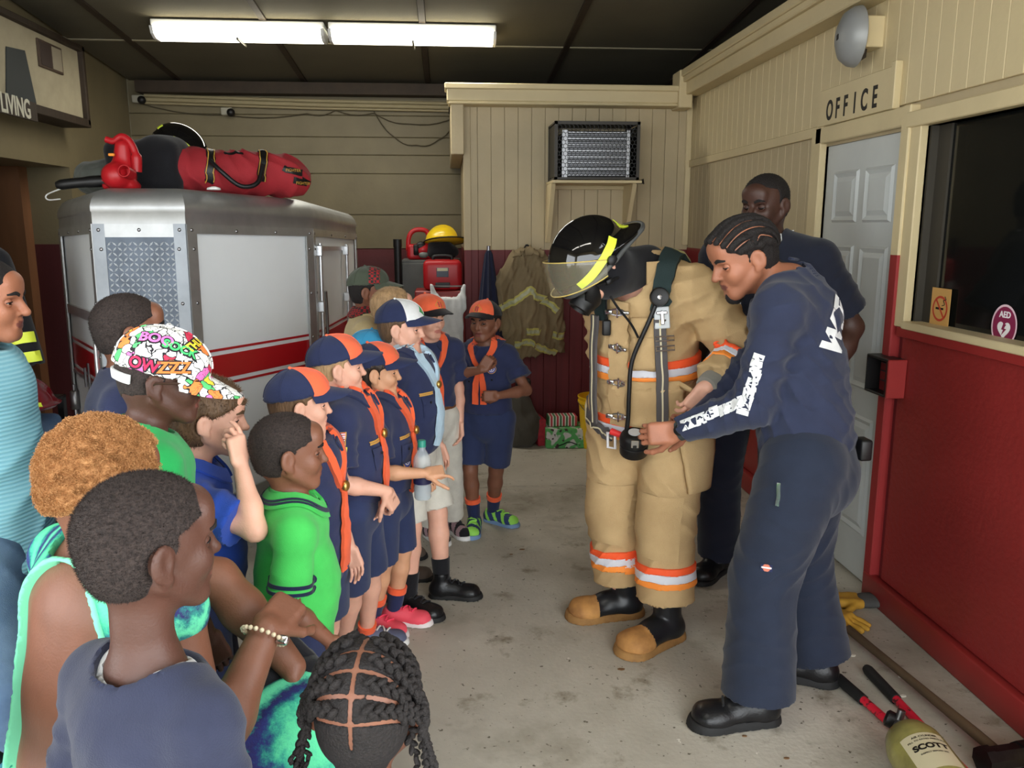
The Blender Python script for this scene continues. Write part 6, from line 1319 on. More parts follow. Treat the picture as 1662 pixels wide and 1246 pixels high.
    c = sp(-.158, .2, -.145, .034); nv = nrm(SF.grad(np.array([c]), .02)[0]); dn = X(.135*-1, .22, -.17)-X(-.12, .2, -.06); M = frame(c, np.cross(nrm(-dn), nv)*1.0, -dn); b = MB(); b.bbox((-.028, -.040, -.004), (.028, .040, .006), .003, 1, M); q = mbw(b, 'grey_tag', mat('reflective_grey', (190, 194, 196), .4), t); b = MB(); b.bbox((-.006, -.026, .006), (.008, .026, .016), .003, 1, M); b.bbox((-.02, .012, .006), (.02, .024, .014), .003, 1, M); x = mbw(b, 'metal_clip', m_silver, t); x.parent = q
    c = sp(-.172, .2, -.235, .044); nv = nrm(SF.grad(np.array([c]), .02)[0]); M = frame(c, np.cross(nrm(-dn), nv), -dn); b = MB()
    for y_ in (-.018, .018): b.tube([M @ Vector(v) for v in ((-.034, y_-.008, .004), (.034, y_-.008, .004), (.034, y_+.008, .004), (-.034, y_+.008, .004))], .0035, 6, closed=True)
    mbw(b, 'strap_buckle', m_silver, t)
    b = MB(); hp_ = [sp(-.14, .2, -.07, .03), sp(-.10, .2, -.16, .04), sp(-.045, .22, -.30, .045), sp(-.035, .22, -.42, .055), sp(-.03, .22, -.52, .055), sp(-.02, .22, -.585, .055)]; b.tube(catmull(hp_, 6), .0085, 10); mbw(b, 'air_hose', m_black, t)
    c = sp(-.055, .25, -.625, .055); nv = nrm(p.tf*.85-p.tr*.45); ax = nrm(p.tu*.93+p.tf*.2-p.tr*.15); M = Mz(c-ax*.045, ax); b = MB(); b.lathe([(0, 0), (.050, 0), (.054, .006), (.054, .040), (.050, .043), (.050, .048), (.056, .051), (.056, .072), (.050, .086), (.036, .094), (0, .096)], 26, M); q = mbw(b, 'regulator', m_black, t)
    b = MB(); b.lathe([(.024, .0), (.024, .003), (0, .003)], 18, Mz(c+ax*.050, ax)); x = mbw(b, 'regulator_cap', mat('pale_grey', (200, 202, 204), .4), t); x.parent = q; b = MB(); b.bbox((-.014, -.016, .0), (.014, .016, .004), .001, 1, frame(c+nv*.053+ax*.018, np.cross(ax, nv), ax)); x = mbw(b, 'regulator_plate', m_silver, t); x.parent = q
    b = MB(); cc = sp(-.0, .25, -.60, .05); b.tube([cc, cc+p.tr*.045+p.tu*.01], [.012, .014], 12); x = mbw(b, 'red_knob', mat('red_plastic', (220, 50, 50), .4), t); b = MB(); b.tube([cc-p.tr*.03-p.tu*.005, cc], .010, 10); y = mbw(b, 'hose_fitting', m_silver, t)
    b = MB(); c = sp(.05, .25, -.63, .05); M = frame(c, p.tr, p.tu); b.tube([M @ Vector(v) for v in ((-.016, -.03, 0), (.016, -.03, 0), (.016, .03, 0), (-.016, .03, 0))], .006, 8, closed=True); mbw(b, 'waist_buckle', mat('white_enamel', (226, 226, 230), .3), t)
    b = MB(); hk = sp(.09, .24, -.16, .03); b.tube(catmull([hk+p.tu*.10, hk+p.tu*.05, hk], 4), .003, 5); b.bbox(hk-V3(.016, .012, .06), hk+V3(.016, .012, .0), .006, 2); mbw(b, 'dangling_alarm', m_black, t)
# ================================================================ THINGS IN THE GARAGE
m_alu = mat('dull_aluminium', (176, 178, 178), .42, .75, var=.12, vscale=7); m_alu2 = mat('bright_aluminium', (204, 206, 208), .34, .75, var=.08, vscale=9); m_panel = mat('white_trailer_panel', (232, 236, 238), .45, coat=.0, spec=.3, var=.02, vscale=3); m_vinyl = mat('red_vinyl', (178, 22, 32), .3); m_tread = mat('tread_plate_aluminium', (82, 90, 100), .4, .6, var=.25, vscale=9); m_redpl = mat('red_plastic_shell', (172, 24, 32), .38); m_nose = mat('grey_nose_aluminium', (140, 145, 150), .45, .7, var=.15, vscale=6)
def Zto(n): return Vector((0, 0, 1)).rotation_difference(Vector(n)).to_matrix().to_4x4()
def dome(mb, c, n, r=.008, h=.005): mb.lathe([(r, 0), (r*.8, h*.7), (r*.4, h), (0, h)], 10, Matrix.Translation(c) @ Zto(n))
# ---------------------------------------------------------------- small trailer with a V nose
tr_ = thing('cargo_trailer', 'white and silver cargo trailer with diamond plate nose and red stripe', 'trailer', (-1.285, 3.6, 0), rot=(R(-1.6), 0, 0))
poly = [(.19, 0), (.585, .83), (.635, 2.5), (-.69, 2.5), (-.69, .83), (-.19, 0)]
def ring(off, z):
    P = [Vector(p) for p in poly]; out = []
    for i, p in enumerate(P):
        a = (p-P[i-1]).normalized(); b = (P[(i+1) % 6]-p).normalized(); na, nb = Vector((-a.y, a.x)), Vector((-b.y, b.x)); m = (na+nb).normalized(); q = p+m*(off/max(.3, m.dot(na))); out.append((q.x, q.y, z))
    return out
b = MB(); rings = [ring(.012, .30), ring(.012, 1.62)]; b.add(rings[0]+rings[1], [(i, (i+1) % 6, 6+(i+1) % 6, 6+i) for i in range(6)]+[(5, 4, 3, 2, 1, 0)]); b.build('body_shell', m_panel, tr_)
prof = [(0, 1.60), (0, 1.662), (-.004, 1.668), (-.004, 1.69), (.004, 1.715), (.02, 1.74), (.045, 1.757), (.08, 1.766), (.5, 1.768)]
b = MB(); vs = []
for o, z in prof[:-1]: vs += ring(o, z)
n = len(prof)-1; fs = [(k*6+i, k*6+(i+1) % 6, k*6+6+(i+1) % 6, k*6+6+i) for k in range(n-1) for i in range(6)]+[tuple((n-1)*6+i for i in range(6))]
b.add(vs, fs, True); b.build('roof_cap', m_alu, tr_)
def face(i):                                  # frame of a side: origin at its left end seen from outside
    a = Vector((*poly[i], 0)); c = Vector((*poly[(i+1) % 6], 0)); return a, c, (c-a).length
def facebox(mb, i, u0, u1, z0, z1, d0, d1):
    a, c, L = face(i); e = (c-a)/L; nrm_ = Vector((e.y, -e.x, 0)); M = Matrix.Identity(4); M.col[0][:3] = e; M.col[1][:3] = -nrm_; M.col[2][:3] = (0, 0, 1); M.col[3][:3] = a; return mb.box((u0, -d1, z0), (u1, -d0, z1), M)
def facept(i, u, z, d=0): a, c, L = face(i); e = (c-a)/L; nv = Vector((e.y, -e.x, 0)); return a+e*u+nv*d+Vector((0, 0, z)), nv
W_ = {0: .918, 4: .965, 5: .38}
for i in (5, 0, 4, 1, 3):
    L = face(i)[2]; post = .058 if i != 5 else .05
    for u0 in (0, L-post): b = MB(); facebox(b, i, u0, u0+post, .30, 1.615, -.002, .006); b.build('corner_post', m_nose if i == 5 else m_alu, tr_)
    b = MB(); facebox(b, i, post, L-post, 1.56 if i == 5 else 1.575, 1.615, -.002, .006); b.build('top_rail', m_alu, tr_)
    b = MB(); facebox(b, i, post, L-post, .30, .38, -.002, .008); b.build('bottom_rail', m_alu, tr_)
    sc = MB()
    for k in range(4 if i != 5 else 3): p_, nv = facept(i, post*.5+(L-post)*k/(3 if i != 5 else 2), 1.59, .006); dome(sc, p_, nv)
    for z in (.42, .75, 1.05, 1.28, 1.51):
        for u in (post*.62, L-post*.62): p_, nv = facept(i, u, z, .006); dome(sc, p_, nv)
    q = sc.build('rivets', m_steel, tr_); q['kind'] = 'stuff'
# diamond plate on the nose: raised lozenges in alternating directions
b = MB(); facebox(b, 5, .05, .33, .38, 1.56, .0, .004); dp_ = b.build('tread_plate', m_tread, tr_)
b = MB(); k = 0
for r_ in range(54):
    for c_ in range(13):
        u, z = .063+c_*.0215, .392+r_*.0215
        if u > .322: continue
        p_, nv = facept(5, u, z, .004); a = R(48 if (r_+c_) % 2 else -42); e = Vector((1, 0, 0))*math.cos(a)+Vector((0, 0, 1))*math.sin(a); f_ = Vector((-math.sin(a), 0, math.cos(a)))
        b.add([p_-e*.0135, p_+f_*.0042, p_+e*.0135, p_-f_*.0042, p_+nv*.0035-e*.006, p_+nv*.0035+e*.006], [(0, 3, 4), (3, 5, 4), (3, 2, 5), (2, 1, 5), (1, 4, 5), (1, 0, 4)])
q = b.build('tread_lozenges', mat('bright_tread', (206, 212, 218), .5, .25), dp_); q['kind'] = 'stuff'  # lozenges coloured paler than the plate
# red stripes
for z0, z1, d in ((1.055, 1.066, .0025), (.928, 1.036, .0025), (.898, .909, .0025)):
    for i in (0, 4, 1, 3):
        L = face(i)[2]; b = MB(); facebox(b, i, .058, L-.058, z0, z1, -.010, .001-.008+.0005); b.build('red_stripe', m_vinyl, tr_)
# left chamfer: hatch frame, hinge and latch
L = face(4)[2]
for z0, z1 in ((1.19, 1.235), (.885, .90), (.62, .64)): b = MB(); facebox(b, 4, .06, L-.06, z0, z1, -.012, .004); b.build('hatch_rail', m_alu2, tr_)
b = MB(); p0, nv = facept(4, L-.12, .40, .006); b.tube([p0, p0+Vector((0, 0, .80))], .012, 8); b.build('piano_hinge', m_alu2, tr_)
b = MB(); p0, nv = facept(4, L-.34, .90, .012); b.tube([p0+Vector((0, 0, z)) for z in (-.05, 0, .09)], .006, 6); b.tube([p0+nv*.015+Vector((0, 0, z_)) for z_ in (-.02, .07)], .006, 6); b.build('hatch_latch', m_steel, tr_)
b = MB(); p0, nv = facept(4, .10, .74, .01); b.tube([p0+Vector((0, 0, z)) for z in (-.12, .08)], .011, 8); b.bbox((-.02, -.02, -.05), (.02, .02, .05), .006, 1, Matrix.Translation(p0)); b.build('side_latch', m_steel, tr_)
# right side: door with lock rods
for u, m_ in ((.10, m_alu2), (1.05, m_alu2)):
    b = MB(); p0, nv = facept(1, u, .36, .02); b.tube([p0, p0+Vector((0, 0, 1.18))], .011, 8); q = b.build('lock_rod', m_, tr_)
    for z in (.5, .9, 1.2, 1.5): h_ = MB(); p1, nv = facept(1, u, z, .014); h_.bbox((-.02, -.02, -.03), (.02, .02, .03), .005, 1, Matrix.Translation(p1)); h_.build('rod_bracket', m_alu2, q)
    h_ = MB(); p1, nv = facept(1, u+.06, 1.16, .03); h_.tube([p1+Vector((0, 0, .12)), p1+Vector((0, .02, .02)), p1+Vector((0, .02, -.14))], .009, 8); h_.build('rod_handle', m_steel, q)
b = MB(); facebox(b, 1, .16, 1.0, 1.50, 1.525, -.004, .008); b.build('door_drip_rail', m_alu2, tr_)
for x in (-.62, .57):
    b = MB(); b.lathe([(.10, -.09), (.20, -.09), (.235, -.06), (.235, .06), (.20, .09), (.10, .09)], 28, Matrix.Translation((x, 1.6, .262)) @ Matrix.Rotation(R(90), 4, 'Y')); q = b.build('tyre', m_soleb, tr_); b = MB(); b.lathe([(0, -.08), (.10, -.07), (.12, -.085), (.12, .085), (.10, .07), (0, .08)], 20, Matrix.Translation((x, 1.6, .262)) @ Matrix.Rotation(R(90), 4, 'Y')); b.build('wheel_rim', m_white, q)
b = MB(); b.tube([(-.62, 1.6, .262), (.57, 1.6, .262)], .03, 8); b.box((-.5, 1.3, .26), (-.42, 1.9, .30)); b.box((.38, 1.3, .26), (.46, 1.9, .30)); b.build('axle', m_black, tr_)
roofz = lambda y: 1.766-(y-3.6)*math.tan(R(1.6))
# things on the trailer roof
def leaf_blower(name, label, loc, rz, tube=True):
    t = thing(name, label, 'leaf blower', loc, rz); t.scale = (.74,)*3
    F = Fld(); F.u(econe((0, -.06, .075), (0, .07, .085), .075, .075, .062, .07, (1, 0, 0)), .02); F.u(econe((.015, -.0, .05), (.03, .0, .24), .07, .06, .045, .045, (1, 0, 0)), .04); F.u(econe((.07, .02, .02), (-.085, .02, .02), .03, .06, .03, .05, (0, 0, 1)), .02); F.cut((0, 0, -1), (0, 0, .001))
    mesh_local('motor_housing', F, .007, m_redpl, t)
    b = MB(); b.tube(catmull([(-.065, 0, .285), (-.02, 0, .275), (.03, 0, .30), (.075, 0, .27), (.105, 0, .19), (.10, 0, .10)], 6), [.019]*8+[.021]*16+[.03]*7, 12); b.build('handle', m_redpl, t)
    b = MB(); b.lathe([(.028, 0), (.034, .0), (.036, .08), (.030, .08), (.028, .02), (0, .02)], 18, Matrix.Translation((.085, -.045, .085)) @ Matrix.Rotation(R(80), 4, 'X')); b.build('intake', m_redpl, t)
    b = MB(); b.bbox((-.022, -.080, .185), (.012, -.064, .20), .003, 1); b.build('orange_switch', mat('orange_plastic', (240, 150, 50), .5), t)
    for k in range(5): b = MB(); b.bbox((-.075, -.02+k*.004-.062, .028+k*.016), (-.01, -.010-.062, .036+k*.016), .002, 1); b.build('cooling_fin', m_redpl if k % 2 else m_black, t)
    if tube: b = MB(); b.tube(catmull([(-.08, .02, .05), (-.16, .0, .045), (-.26, -.03, .035), (-.36, -.05, .022)], 4), [.034]*6+[.03]*6+[.02], 12); b.build('blower_tube', m_black, t)
    return t
def mesh_local(name, F, h, m, parent, **k):
    V, Q = polygonize(F, h); me = mesh_np(name, V, Q, m, None, **k); me.parent = parent; return me
leaf_blower('leaf_blower', 'red leaf blower with black tube standing at the front of the trailer roof', (at(196, 295, 3.84)[0], 3.84, roofz(3.84)+.004), R(-6))
F = Fld(); F.u(ell((0, 0, .09), (.15, .14, .10)), 0); F.u(ell((.1, .03, .05), (.12, .12, .06)), .05); F.noise(.02, 9); F.noise(.008, 25, 3); F.cut((0, 0, -1), (0, 0, .001)); q = mesh_local('crumpled_jacket', F, .011, cloth_mat('grey_green_cloth', (84, 88, 82)), None); q.location = (at(168, 290, 4.22)[0], 4.22, roofz(4.2)+.006); q.scale = (.85,)*3; tag(q, 'crumpled grey jacket behind the red blower on the trailer roof', 'jacket')
F = Fld(); F.u(rbox((0, 0, .12), (.17, .14, .12), None, .06), 0); F.u(ell((.06, 0, .2), (.11, .1, .07)), .04); F.noise(.014, 10, 5); F.cut((0, 0, -1), (0, 0, .001)); q = mesh_local('duffel_bag', F, .011, c_black, None); q.location = (at(245, 290, 4.18)[0], 4.18, roofz(4.18)+.006); tag(q, 'black bag slumped between red blower and red duffel', 'bag')
t = thing('fire_helmet', 'black helmet with lime stripe lying on the trailer roof behind the red bag', 'helmet', (at(294, 250, 4.36)[0], 4.36, roofz(4.36)+.235), R(20), rot=(R(38), 0, R(98)))
F = Fld(); F.u(ell((0, 0, 0), (.11, .14, .115)), 0); F.cut((0, 0, -1), (0, 0, -.02)); F.u(ell((0, -.04, -.02), (.135, .18, .016)), .015); mesh_local('helmet_shell', F, .007, mat('glossy_black_shell', (10, 10, 12), .07), t); b = MB(); b.v = []; ribbon(F, 'lime_stripe', [(.112, .04, .02), (.112, .0, .03), (.112, -.05, .03)], .03, mat('lime_reflective', (226, 240, 70), .5), None, th=.001, lift=.0015).parent = t
for pts in ([(-.112, .04, .02), (-.112, 0, .03), (-.112, -.05, .03)], [(-.05, .13, .03), (0, .14, .03), (.05, .13, .03)]): ribbon(F, 'lime_stripe', pts, .03, mat('lime_reflective', (226, 240, 70), .5), None, th=.001, lift=.0015).parent = t
t = thing('duffel_bag', 'red duffel bag with black straps lying on the trailer roof', 'bag', (at(372, 290, 4.28)[0], 4.28, roofz(4.28)+.004), R(20), rot=(R(-1.6), 0, R(22)))
m_rbag = mat('red_bag_canvas', (152, 34, 42), .8, var=.12, vscale=8, bump=.25, bscale=300); F = Fld(); F.u(econe((-.26, 0, .115), (.26, 0, .105), .13, .115, .12, .10, (0, 1, 0)), .03); F.u(ell((-.31, 0, .10), (.09, .12, .10)), .04); F.u(ell((.30, 0, .085), (.10, .11, .085)), .04); F.folds(.012, 40, (1, .3, .6), 3); F.noise(.012, 8, 3); F.cut((0, 0, -1), (0, 0, .001)); mesh_local('bag_body', F, .010, m_rbag, t)
for x in (-.10, .14):
    pts = [(x, -.16, .03), (x, -.15, .11), (x+.015, -.10, .20), (x+.02, -.03, .23)]; q = ribbon(F, 'webbing_strap', pts, .042, m_black, None, th=.003, lift=.004); q.parent = t
    for d in (-.016, .016): y = ribbon(F, 'strap_edge', [(a+d, b_, c) for a, b_, c in pts], .004, mat('gold_edge', (196, 150, 60), .7), None, th=.001, lift=.008); y.parent = q
b = MB(); b.tube(catmull([(-.10, -.15, .15), (-.06, -.19, .10), (.02, -.20, .035), (.10, -.19, .05), (.14, -.15, .14)], 6), .011, 8, flat=None); b.build('carry_handle', m_black, t)
for x, z in ((.29, .12), (.34, .06)): q = ribbon(F, 'printed_tab', [(x-.05, -.13, z+.01), (x, -.13, z), (x+.05, -.11, z-.01)], .032, m_black, None, th=.002, lift=.004); q.parent = t; M = Matrix.Translation((x, -.105, z)) @ Matrix.Rotation(R(90), 4, 'X'); y = decal_text(F, 'tab_lettering', 'FIGHTER', .02, M, mat('gold_edge', (196, 150, 60), .7), None, lift=.009); y.parent = q
q = ribbon(F, 'zip_flap', [(-.02, -.09, .215), (.02, -.09, .215), (.06, -.09, .213)], .014, m_black, None, th=.002, lift=.003); q.parent = t
b = MB(); b.lathe([(.03, 0), (.028, .008), (.01, .014), (0, .015)], 16); q = b.build('roof_vent', mat('white_plastic', (225, 225, 222)), tr_); q.location = (.27, .17, 1.767)
b = MB(); b.tube(catmull([at(120, 301, 4.25), at(100, 306, 4.25), at(76, 316, 4.25), at(78, 324, 4.25), at(98, 323, 4.25)], 5), .0035, 6); tag(b.build('clothes_hanger', m_white), 'white wire hanger hooked over the trailer edge', 'hanger')
# ---------------------------------------------------------------- air conditioner in its cage on a shelf
t = thing('air_conditioner', 'window air conditioner in black mesh cage on the cream partition', 'air conditioner', (.765, 5.93, 1.925)); Wd, Hd, Dd = .605, .395, .37
m_cage = mat('grey_cage_frame', (62, 58, 52), .5); b = MB(); fw = .022
for a, c in (((0, 0, 0), (fw, .02, Hd)), ((Wd-fw, 0, 0), (Wd, .02, Hd)), ((0, 0, 0), (Wd, .02, fw*.7)), ((0, 0, Hd-fw), (Wd, .02, Hd)), ((0, Dd-.02, 0), (fw, Dd, Hd)), ((Wd-fw, Dd-.02, 0), (Wd, Dd, Hd)), ((0, 0, Hd-fw*.6), (fw, Dd, Hd)), ((Wd-fw, 0, Hd-fw*.6), (Wd, Dd, Hd)), ((0, 0, 0), (fw, Dd, fw*.6)), ((Wd-fw, 0, 0), (Wd, Dd, fw*.6))): b.box(a, c)
b.build('cage_frame', m_cage, t)
b = MB(); b.box((fw, .02, Hd-.008), (Wd-fw, Dd, Hd-.003)); b.box((Wd-.006, .02, .02), (Wd-.003, Dd, Hd-.02)); b.box((.003, .02, .02), (.006, Dd, Hd-.02)); b.build('cage_sheet', m_black, t)
b = MB(); b.bbox((.07, .06, .012), (Wd-.07, Dd+.05, Hd-.06), .008, 1); ac = b.build('unit_case', mat('dark_grille', (44, 46, 48), .5), t)
for x0, x1 in ((.06, .098), (Wd-.085, Wd-.062)): b = MB(); b.box((x0, .048, .012), (x1, .06, Hd-.055)); b.build('bright_strip', mat('pale_galvanised', (206, 208, 212), .45, .6), t)
for i in range(22): z = .03+i*.0138; b = MB(); b.box((.10, .052 if i % 3 else .046, z), (Wd-.09, .060, z+.0075)); b.build('condenser_fin', mat('fin_aluminium', (128, 130, 134), .4, .8) if i % 3 else mat('fin_bright', (176, 178, 182), .35, .9), t)
b = MB(); r_ = .0175
for iy in range(15):
    for ix in range(20):
        cx = .022+ix*r_*1.732*.95+(r_*.83 if iy % 2 else 0); cz = .012+iy*r_*1.5*.98+.01
        if cx > Wd-.03 or cz > Hd-.02: continue
        P_ = [(cx+r_*.93*math.sin(R(60*k)), .012, cz+r_*.93*math.cos(R(60*k))) for k in range(6)]
        for k in range(6):
            if k < 3 or ix == 0 or iy == 0:
                p0, p1 = Vector(P_[k]), Vector(P_[(k+1) % 6]); d = (p1-p0).normalized(); s_ = Vector((-d.z, 0, d.x))*.0016; y_ = Vector((0, .002, 0)); b.add([p0-s_-y_, p1-s_-y_, p1+s_-y_, p0+s_-y_, p0-s_+y_, p1-s_+y_, p1+s_+y_, p0+s_+y_], [(0, 1, 2, 3), (7, 6, 5, 4), (0, 4, 5, 1), (2, 6, 7, 3)])
q = b.build('hex_mesh', m_black, t); q['kind'] = 'stuff'
b = MB(); b.bbox((Wd-.02, .0, -.028), (Wd+.03, .03, -.002), .005, 1); b.tube([(Wd+.01, .015, -.01), (Wd+.032, .01, .004), (Wd+.036, .01, -.03)], .006, 6); b.build('cage_latch', m_black, t)
t = thing('wall_shelf', 'cream bracketed shelf under the caged air conditioner', 'shelf', (.75, 5.95, 1.90))
b = MB(); b.bbox((0, -.03, 0), (.64, .36, .02), .003, 1); b.build('shelf_board', m_cream, t)
for x in (.0, .585): b = MB(); b.prism([(0, 0), (.33, 0), (.33, -.42), (.27, -.42)][::-1], 0, .03, Matrix.Translation((x, .02, 0)) @ Matrix(((0, 0, 1, 0), (1, 0, 0, 0), (0, 1, 0, 0), (0, 0, 0, 1)))); b.build('bracket', m_cream, t)
b = MB(); b.bbox((0, .33, -.03), (.615, .352, 0), .003, 1); b.build('shelf_cleat', m_cream, t)
# ---------------------------------------------------------------- right wall: bell, signs, card holder
t = thing('alarm_bell', 'round grey alarm bell on a cream box high on the office wall', 'bell', (XR-.0, 3.62, 2.40))
b = MB(); b.bbox((-.085, -.075, -.055), (.012, .045, .07), .004, 1); b.build('bell_box', m_cream, t); b = MB(); Rb = Matrix.Translation((-.09, .02, .0)) @ Matrix.Rotation(R(-72), 4, 'Y') @ Matrix.Rotation(R(0), 4, 'X'); Rb = Matrix.Translation((-.075, .0, .0)) @ Zto((-1, .12, 0)); b.lathe([(.118, 0), (.124, .004), (.120, .03), (.098, .062), (.060, .080), (.02, .086), (0, .086)], 36, Rb); bl = b.build('bell_gong', mat('grey_bell_enamel', (150, 152, 152), .45, .2, var=.06), t); b = MB(); b.bbox((-.012, -.010, .084), (.012, .014, .088), .002, 1, Rb); b.build('bell_label', m_black, bl)
b = MB(); b.tube([(-.055, -.03, -.055), (-.055, -.03, -.085), (-.075, .0, -.10)], .008, 8); b.bbox((-.085, -.02, -.10), (-.06, .02, -.075), .004, 1); b.build('bell_striker', m_brown, t)
t = thing('office_sign', 'cream board with black OFFICE lettering above the office door', 'sign', (XR-.002, 3.73, 2.145))
b = MB(); b.bbox((-.022, -.345, -.068), (.0, .345, .10), .003, 1); b.build('sign_board', m_cream, t); b = MB(); b.bbox((-.032, -.365, -.072), (.0, -.330, .115), .003, 1); b.build('sign_end_strip', m_cream, t)
Ms = Matrix.Translation((-.0225, 0, 0)) @ Matrix(((0, 0, -1, 0), (-1, 0, 0, 0), (0, 1, 0, 0), (0, 0, 0, 1)))
m_ink = mat('black_letter_paint', (24, 20, 16), .6)
for ch, y in zip('OFFICE', (.225, .145, .067, -.02, -.105, -.195)): letters('letter', ch, .125, Ms @ Matrix.Translation((-y, -.006, 0)), m_ink, t, sx=.68, depth=.0012, bold=.003)
t = thing('no_smoking_sign', 'tan NO SMOKING sticker low on the window glass', 'sign', (XR+.047, 3.035, 1.262)); Mw = Matrix(((0, 0, -1, 0), (-1, 0, 0, 0), (0, 1, 0, 0), (0, 0, 0, 1)))
b = MB(); b.bbox((-.062, -.11, 0), (.062, .11, .0015), .0006, 1, Mw); b.build('sticker', mat('tan_sticker', (206, 160, 92), .5), t)
def disc(mb, r0, r1, z, n=32, c=(0, 0)): mb.add([Vector((c[0]+r*math.cos(2*math.pi*k/n), c[1]+r*math.sin(2*math.pi*k/n), z)) for r in (r0, r1) for k in range(n)], [(k, n+k, n+(k+1) % n, (k+1) % n) for k in range(n)])
def onM(mb, name, m, M, parent): mb.v = [tuple(M @ Vector(v)) for v in mb.v]; return mb.build(name, m, parent)
m_nsr = mat('prohibition_red', (190, 62, 40), .5)
b = MB(); b.box((-.028, -.004, .0017), (.022, .004, .0021)); b.tube(catmull([(.012, .012, .002), (.028, .018, .002), (.018, .032, .002), (.034, .036, .002), (.026, .048, .002)], 4), .0016, 5); onM(b, 'cigarette_mark', m_ink, Mw @ Matrix.Translation((0, .032, 0)), t)
b = MB(); disc(b, .040, .049, .0023); b.box((-.044, -.004, .0022), (.044, .004, .0026), Matrix.Rotation(R(-50), 4, 'Z')); onM(b, 'prohibition_ring', m_nsr, Mw @ Matrix.Translation((0, .032, 0)), t)
letters('lettering', 'NO', .032, Mw @ Matrix.Translation((-.030, -.050, .0015)), m_ink, t, depth=.0006, bold=.0008); letters('lettering', 'SMOKING', .026, Mw @ Matrix.Translation((0, -.086, .0015)), m_ink, t, depth=.0006, bold=.0006, sx=.92)
t = thing('aed_sticker', 'oval maroon AED heart sticker on the window glass', 'sign', (XR+.058, 2.675, 1.27)); m_mar = mat('maroon_print', (132, 36, 74), .5); So = Matrix.Diagonal((1.0, 1.12, 1, 1))
b = MB(); disc(b, 0, .066, .0012); onM(b, 'sticker', m_mar, Mw @ So, t); b = MB(); disc(b, .059, .066, .0016); onM(b, 'sticker_rim', mat('pink_white_print', (226, 196, 206), .5), Mw @ So, t)
b = MB(); hp = [(.034*(16*math.sin(a)**3)/16, .034*(13*math.cos(a)-5*math.cos(2*a)-2*math.cos(3*a)-math.cos(4*a))/16) for a in np.linspace(0, 2*math.pi, 33)[:-1]]; b.add([(x, y, .0017) for x, y in hp], [tuple(reversed(range(32)))]); onM(b, 'heart', mat('print_white', (236, 234, 234), .5), Mw @ Matrix.Translation((0, -.012, 0)), t)
b = MB(); b.add([(-.004, .018, .0021), (.012, .016, .0021), (.002, .002, .0021), (.014, .0, .0021), (-.010, -.024, .0021), (-.002, -.004, .0021), (-.012, -.003, .0021)], [(0, 5, 2, 1), (0, 6, 5), (2, 5, 4, 3)]); onM(b, 'bolt_mark', m_mar, Mw @ Matrix.Translation((0, -.010, 0)), t)
letters('lettering', 'AED', .030, Mw @ Matrix.Translation((0, .038, .0013)), mat('print_white', (236, 234, 234), .5), t, depth=.0006, bold=.0008)
t = thing('card_holder', 'black open-sided box with red front edge, screwed below the window corner', 'box', (XR-.005, 3.235, 1.0))
b = MB(); b.bbox((-.012, -.085, -.075), (0, .085, .075), .003, 1); b.bbox((-.075, -.085, -.075), (0, -.070, .075), .003, 1); b.bbox((-.075, -.085, -.080), (0, .085, -.070), .003, 1); b.bbox((-.075, -.085, .066), (0, .085, .078), .003, 1); b.bbox((-.075, .075, -.075), (0, .085, .075), .003, 1); b.build('box_body', m_black, t); b = MB(); b.bbox((-.078, -.100, -.08), (.0, -.086, .078), .003, 1); b.build('red_side', m_redt, t)
for z in (-.03, .01, .045): b = MB(); b.bbox((-.03, -.06, z), (-.012, .05, z+.004), .001, 1); b.build('slot_rib', mat('dark_grey_plastic', (40, 40, 42), .5), t)
b = MB(); dome(b, Vector((-.012, .02, .05)), (-1, 0, 0), .009, .006); b.build('box_screw', m_silver, t)
# ---------------------------------------------------------------- left wall: plaque board, banner, cameras
t = thing('plaque_board', 'framed pale notice board with dark plaques high on the left wall', 'notice board', (XL+.003, 5.75, 2.565)); m_board = mat('aged_white_board', (168, 158, 132), .7, var=.1)
b = MB(); b.box((0, -.75, -.22), (.165, .575, .235)); b.build('board', m_board, t)
for a, c in (((0, .575, -.26), (.20, .615, .27)), ((0, -.8, .235), (.20, .615, .275)), ((0, -.8, -.275), (.20, .615, -.22))): b = MB(); b.bbox(a, c, .004, 1); b.build('frame_rail', m_brown, t)
b = MB(); b.bbox((.165, -.03, .03), (.178, .30, .20), .003, 1); q = b.build('plaque', mat('plaque_brown', (74, 58, 46), .6), t)
for y0, y1, m_ in ((.15, .28, mat('plaque_pale', (150, 140, 120), .6)), (-.01, .13, mat('plaque_dark', (60, 46, 40), .6))): b = MB(); b.box((.178, y0, .045), (.181, y1, .185)); b.build('plaque_inset', m_, q)
b = MB(); b.prism([(.30, -.21), (-.06, -.21), (.0, .07), (.22, .09)][::-1], .166, .172, Matrix(((0, 0, 1, 0), (1, 0, 0, 0), (0, 1, 0, 0), (0, 0, 0, 1))) @ Matrix.Translation((-.12-.3, 0, 0))); b.build('leaning_slate', mat('slate_grey', (52, 56, 56), .7), t)
t = thing('hanging_sign', 'dark strip sign reading LIVING hung below the notice board', 'sign', (XL+.30, 5.08, 2.268)); b = MB(); b.bbox((-.012, -.5, -.055), (.0, .27, .055), .002, 1); b.build('sign_strip', m_brown, t); letters('lettering', 'LIVING', .15, Matrix.Translation((.001, .02, 0)) @ Matrix(((0, 0, 1, 0), (1, 0, 0, 0), (0, 1, 0, 0), (0, 0, 0, 1))), mat('sign_white', (206, 202, 184), .6), t, depth=.001, bold=.003, sx=.72)
b = MB(); b.tube([(-.006, .2, .055), (-.006, .2, .02)], .004, 5); b.tube([(-.30, .2, .0), (-.012, .2, .0)], .008, 6); b.build('sign_bracket', m_brown, t)
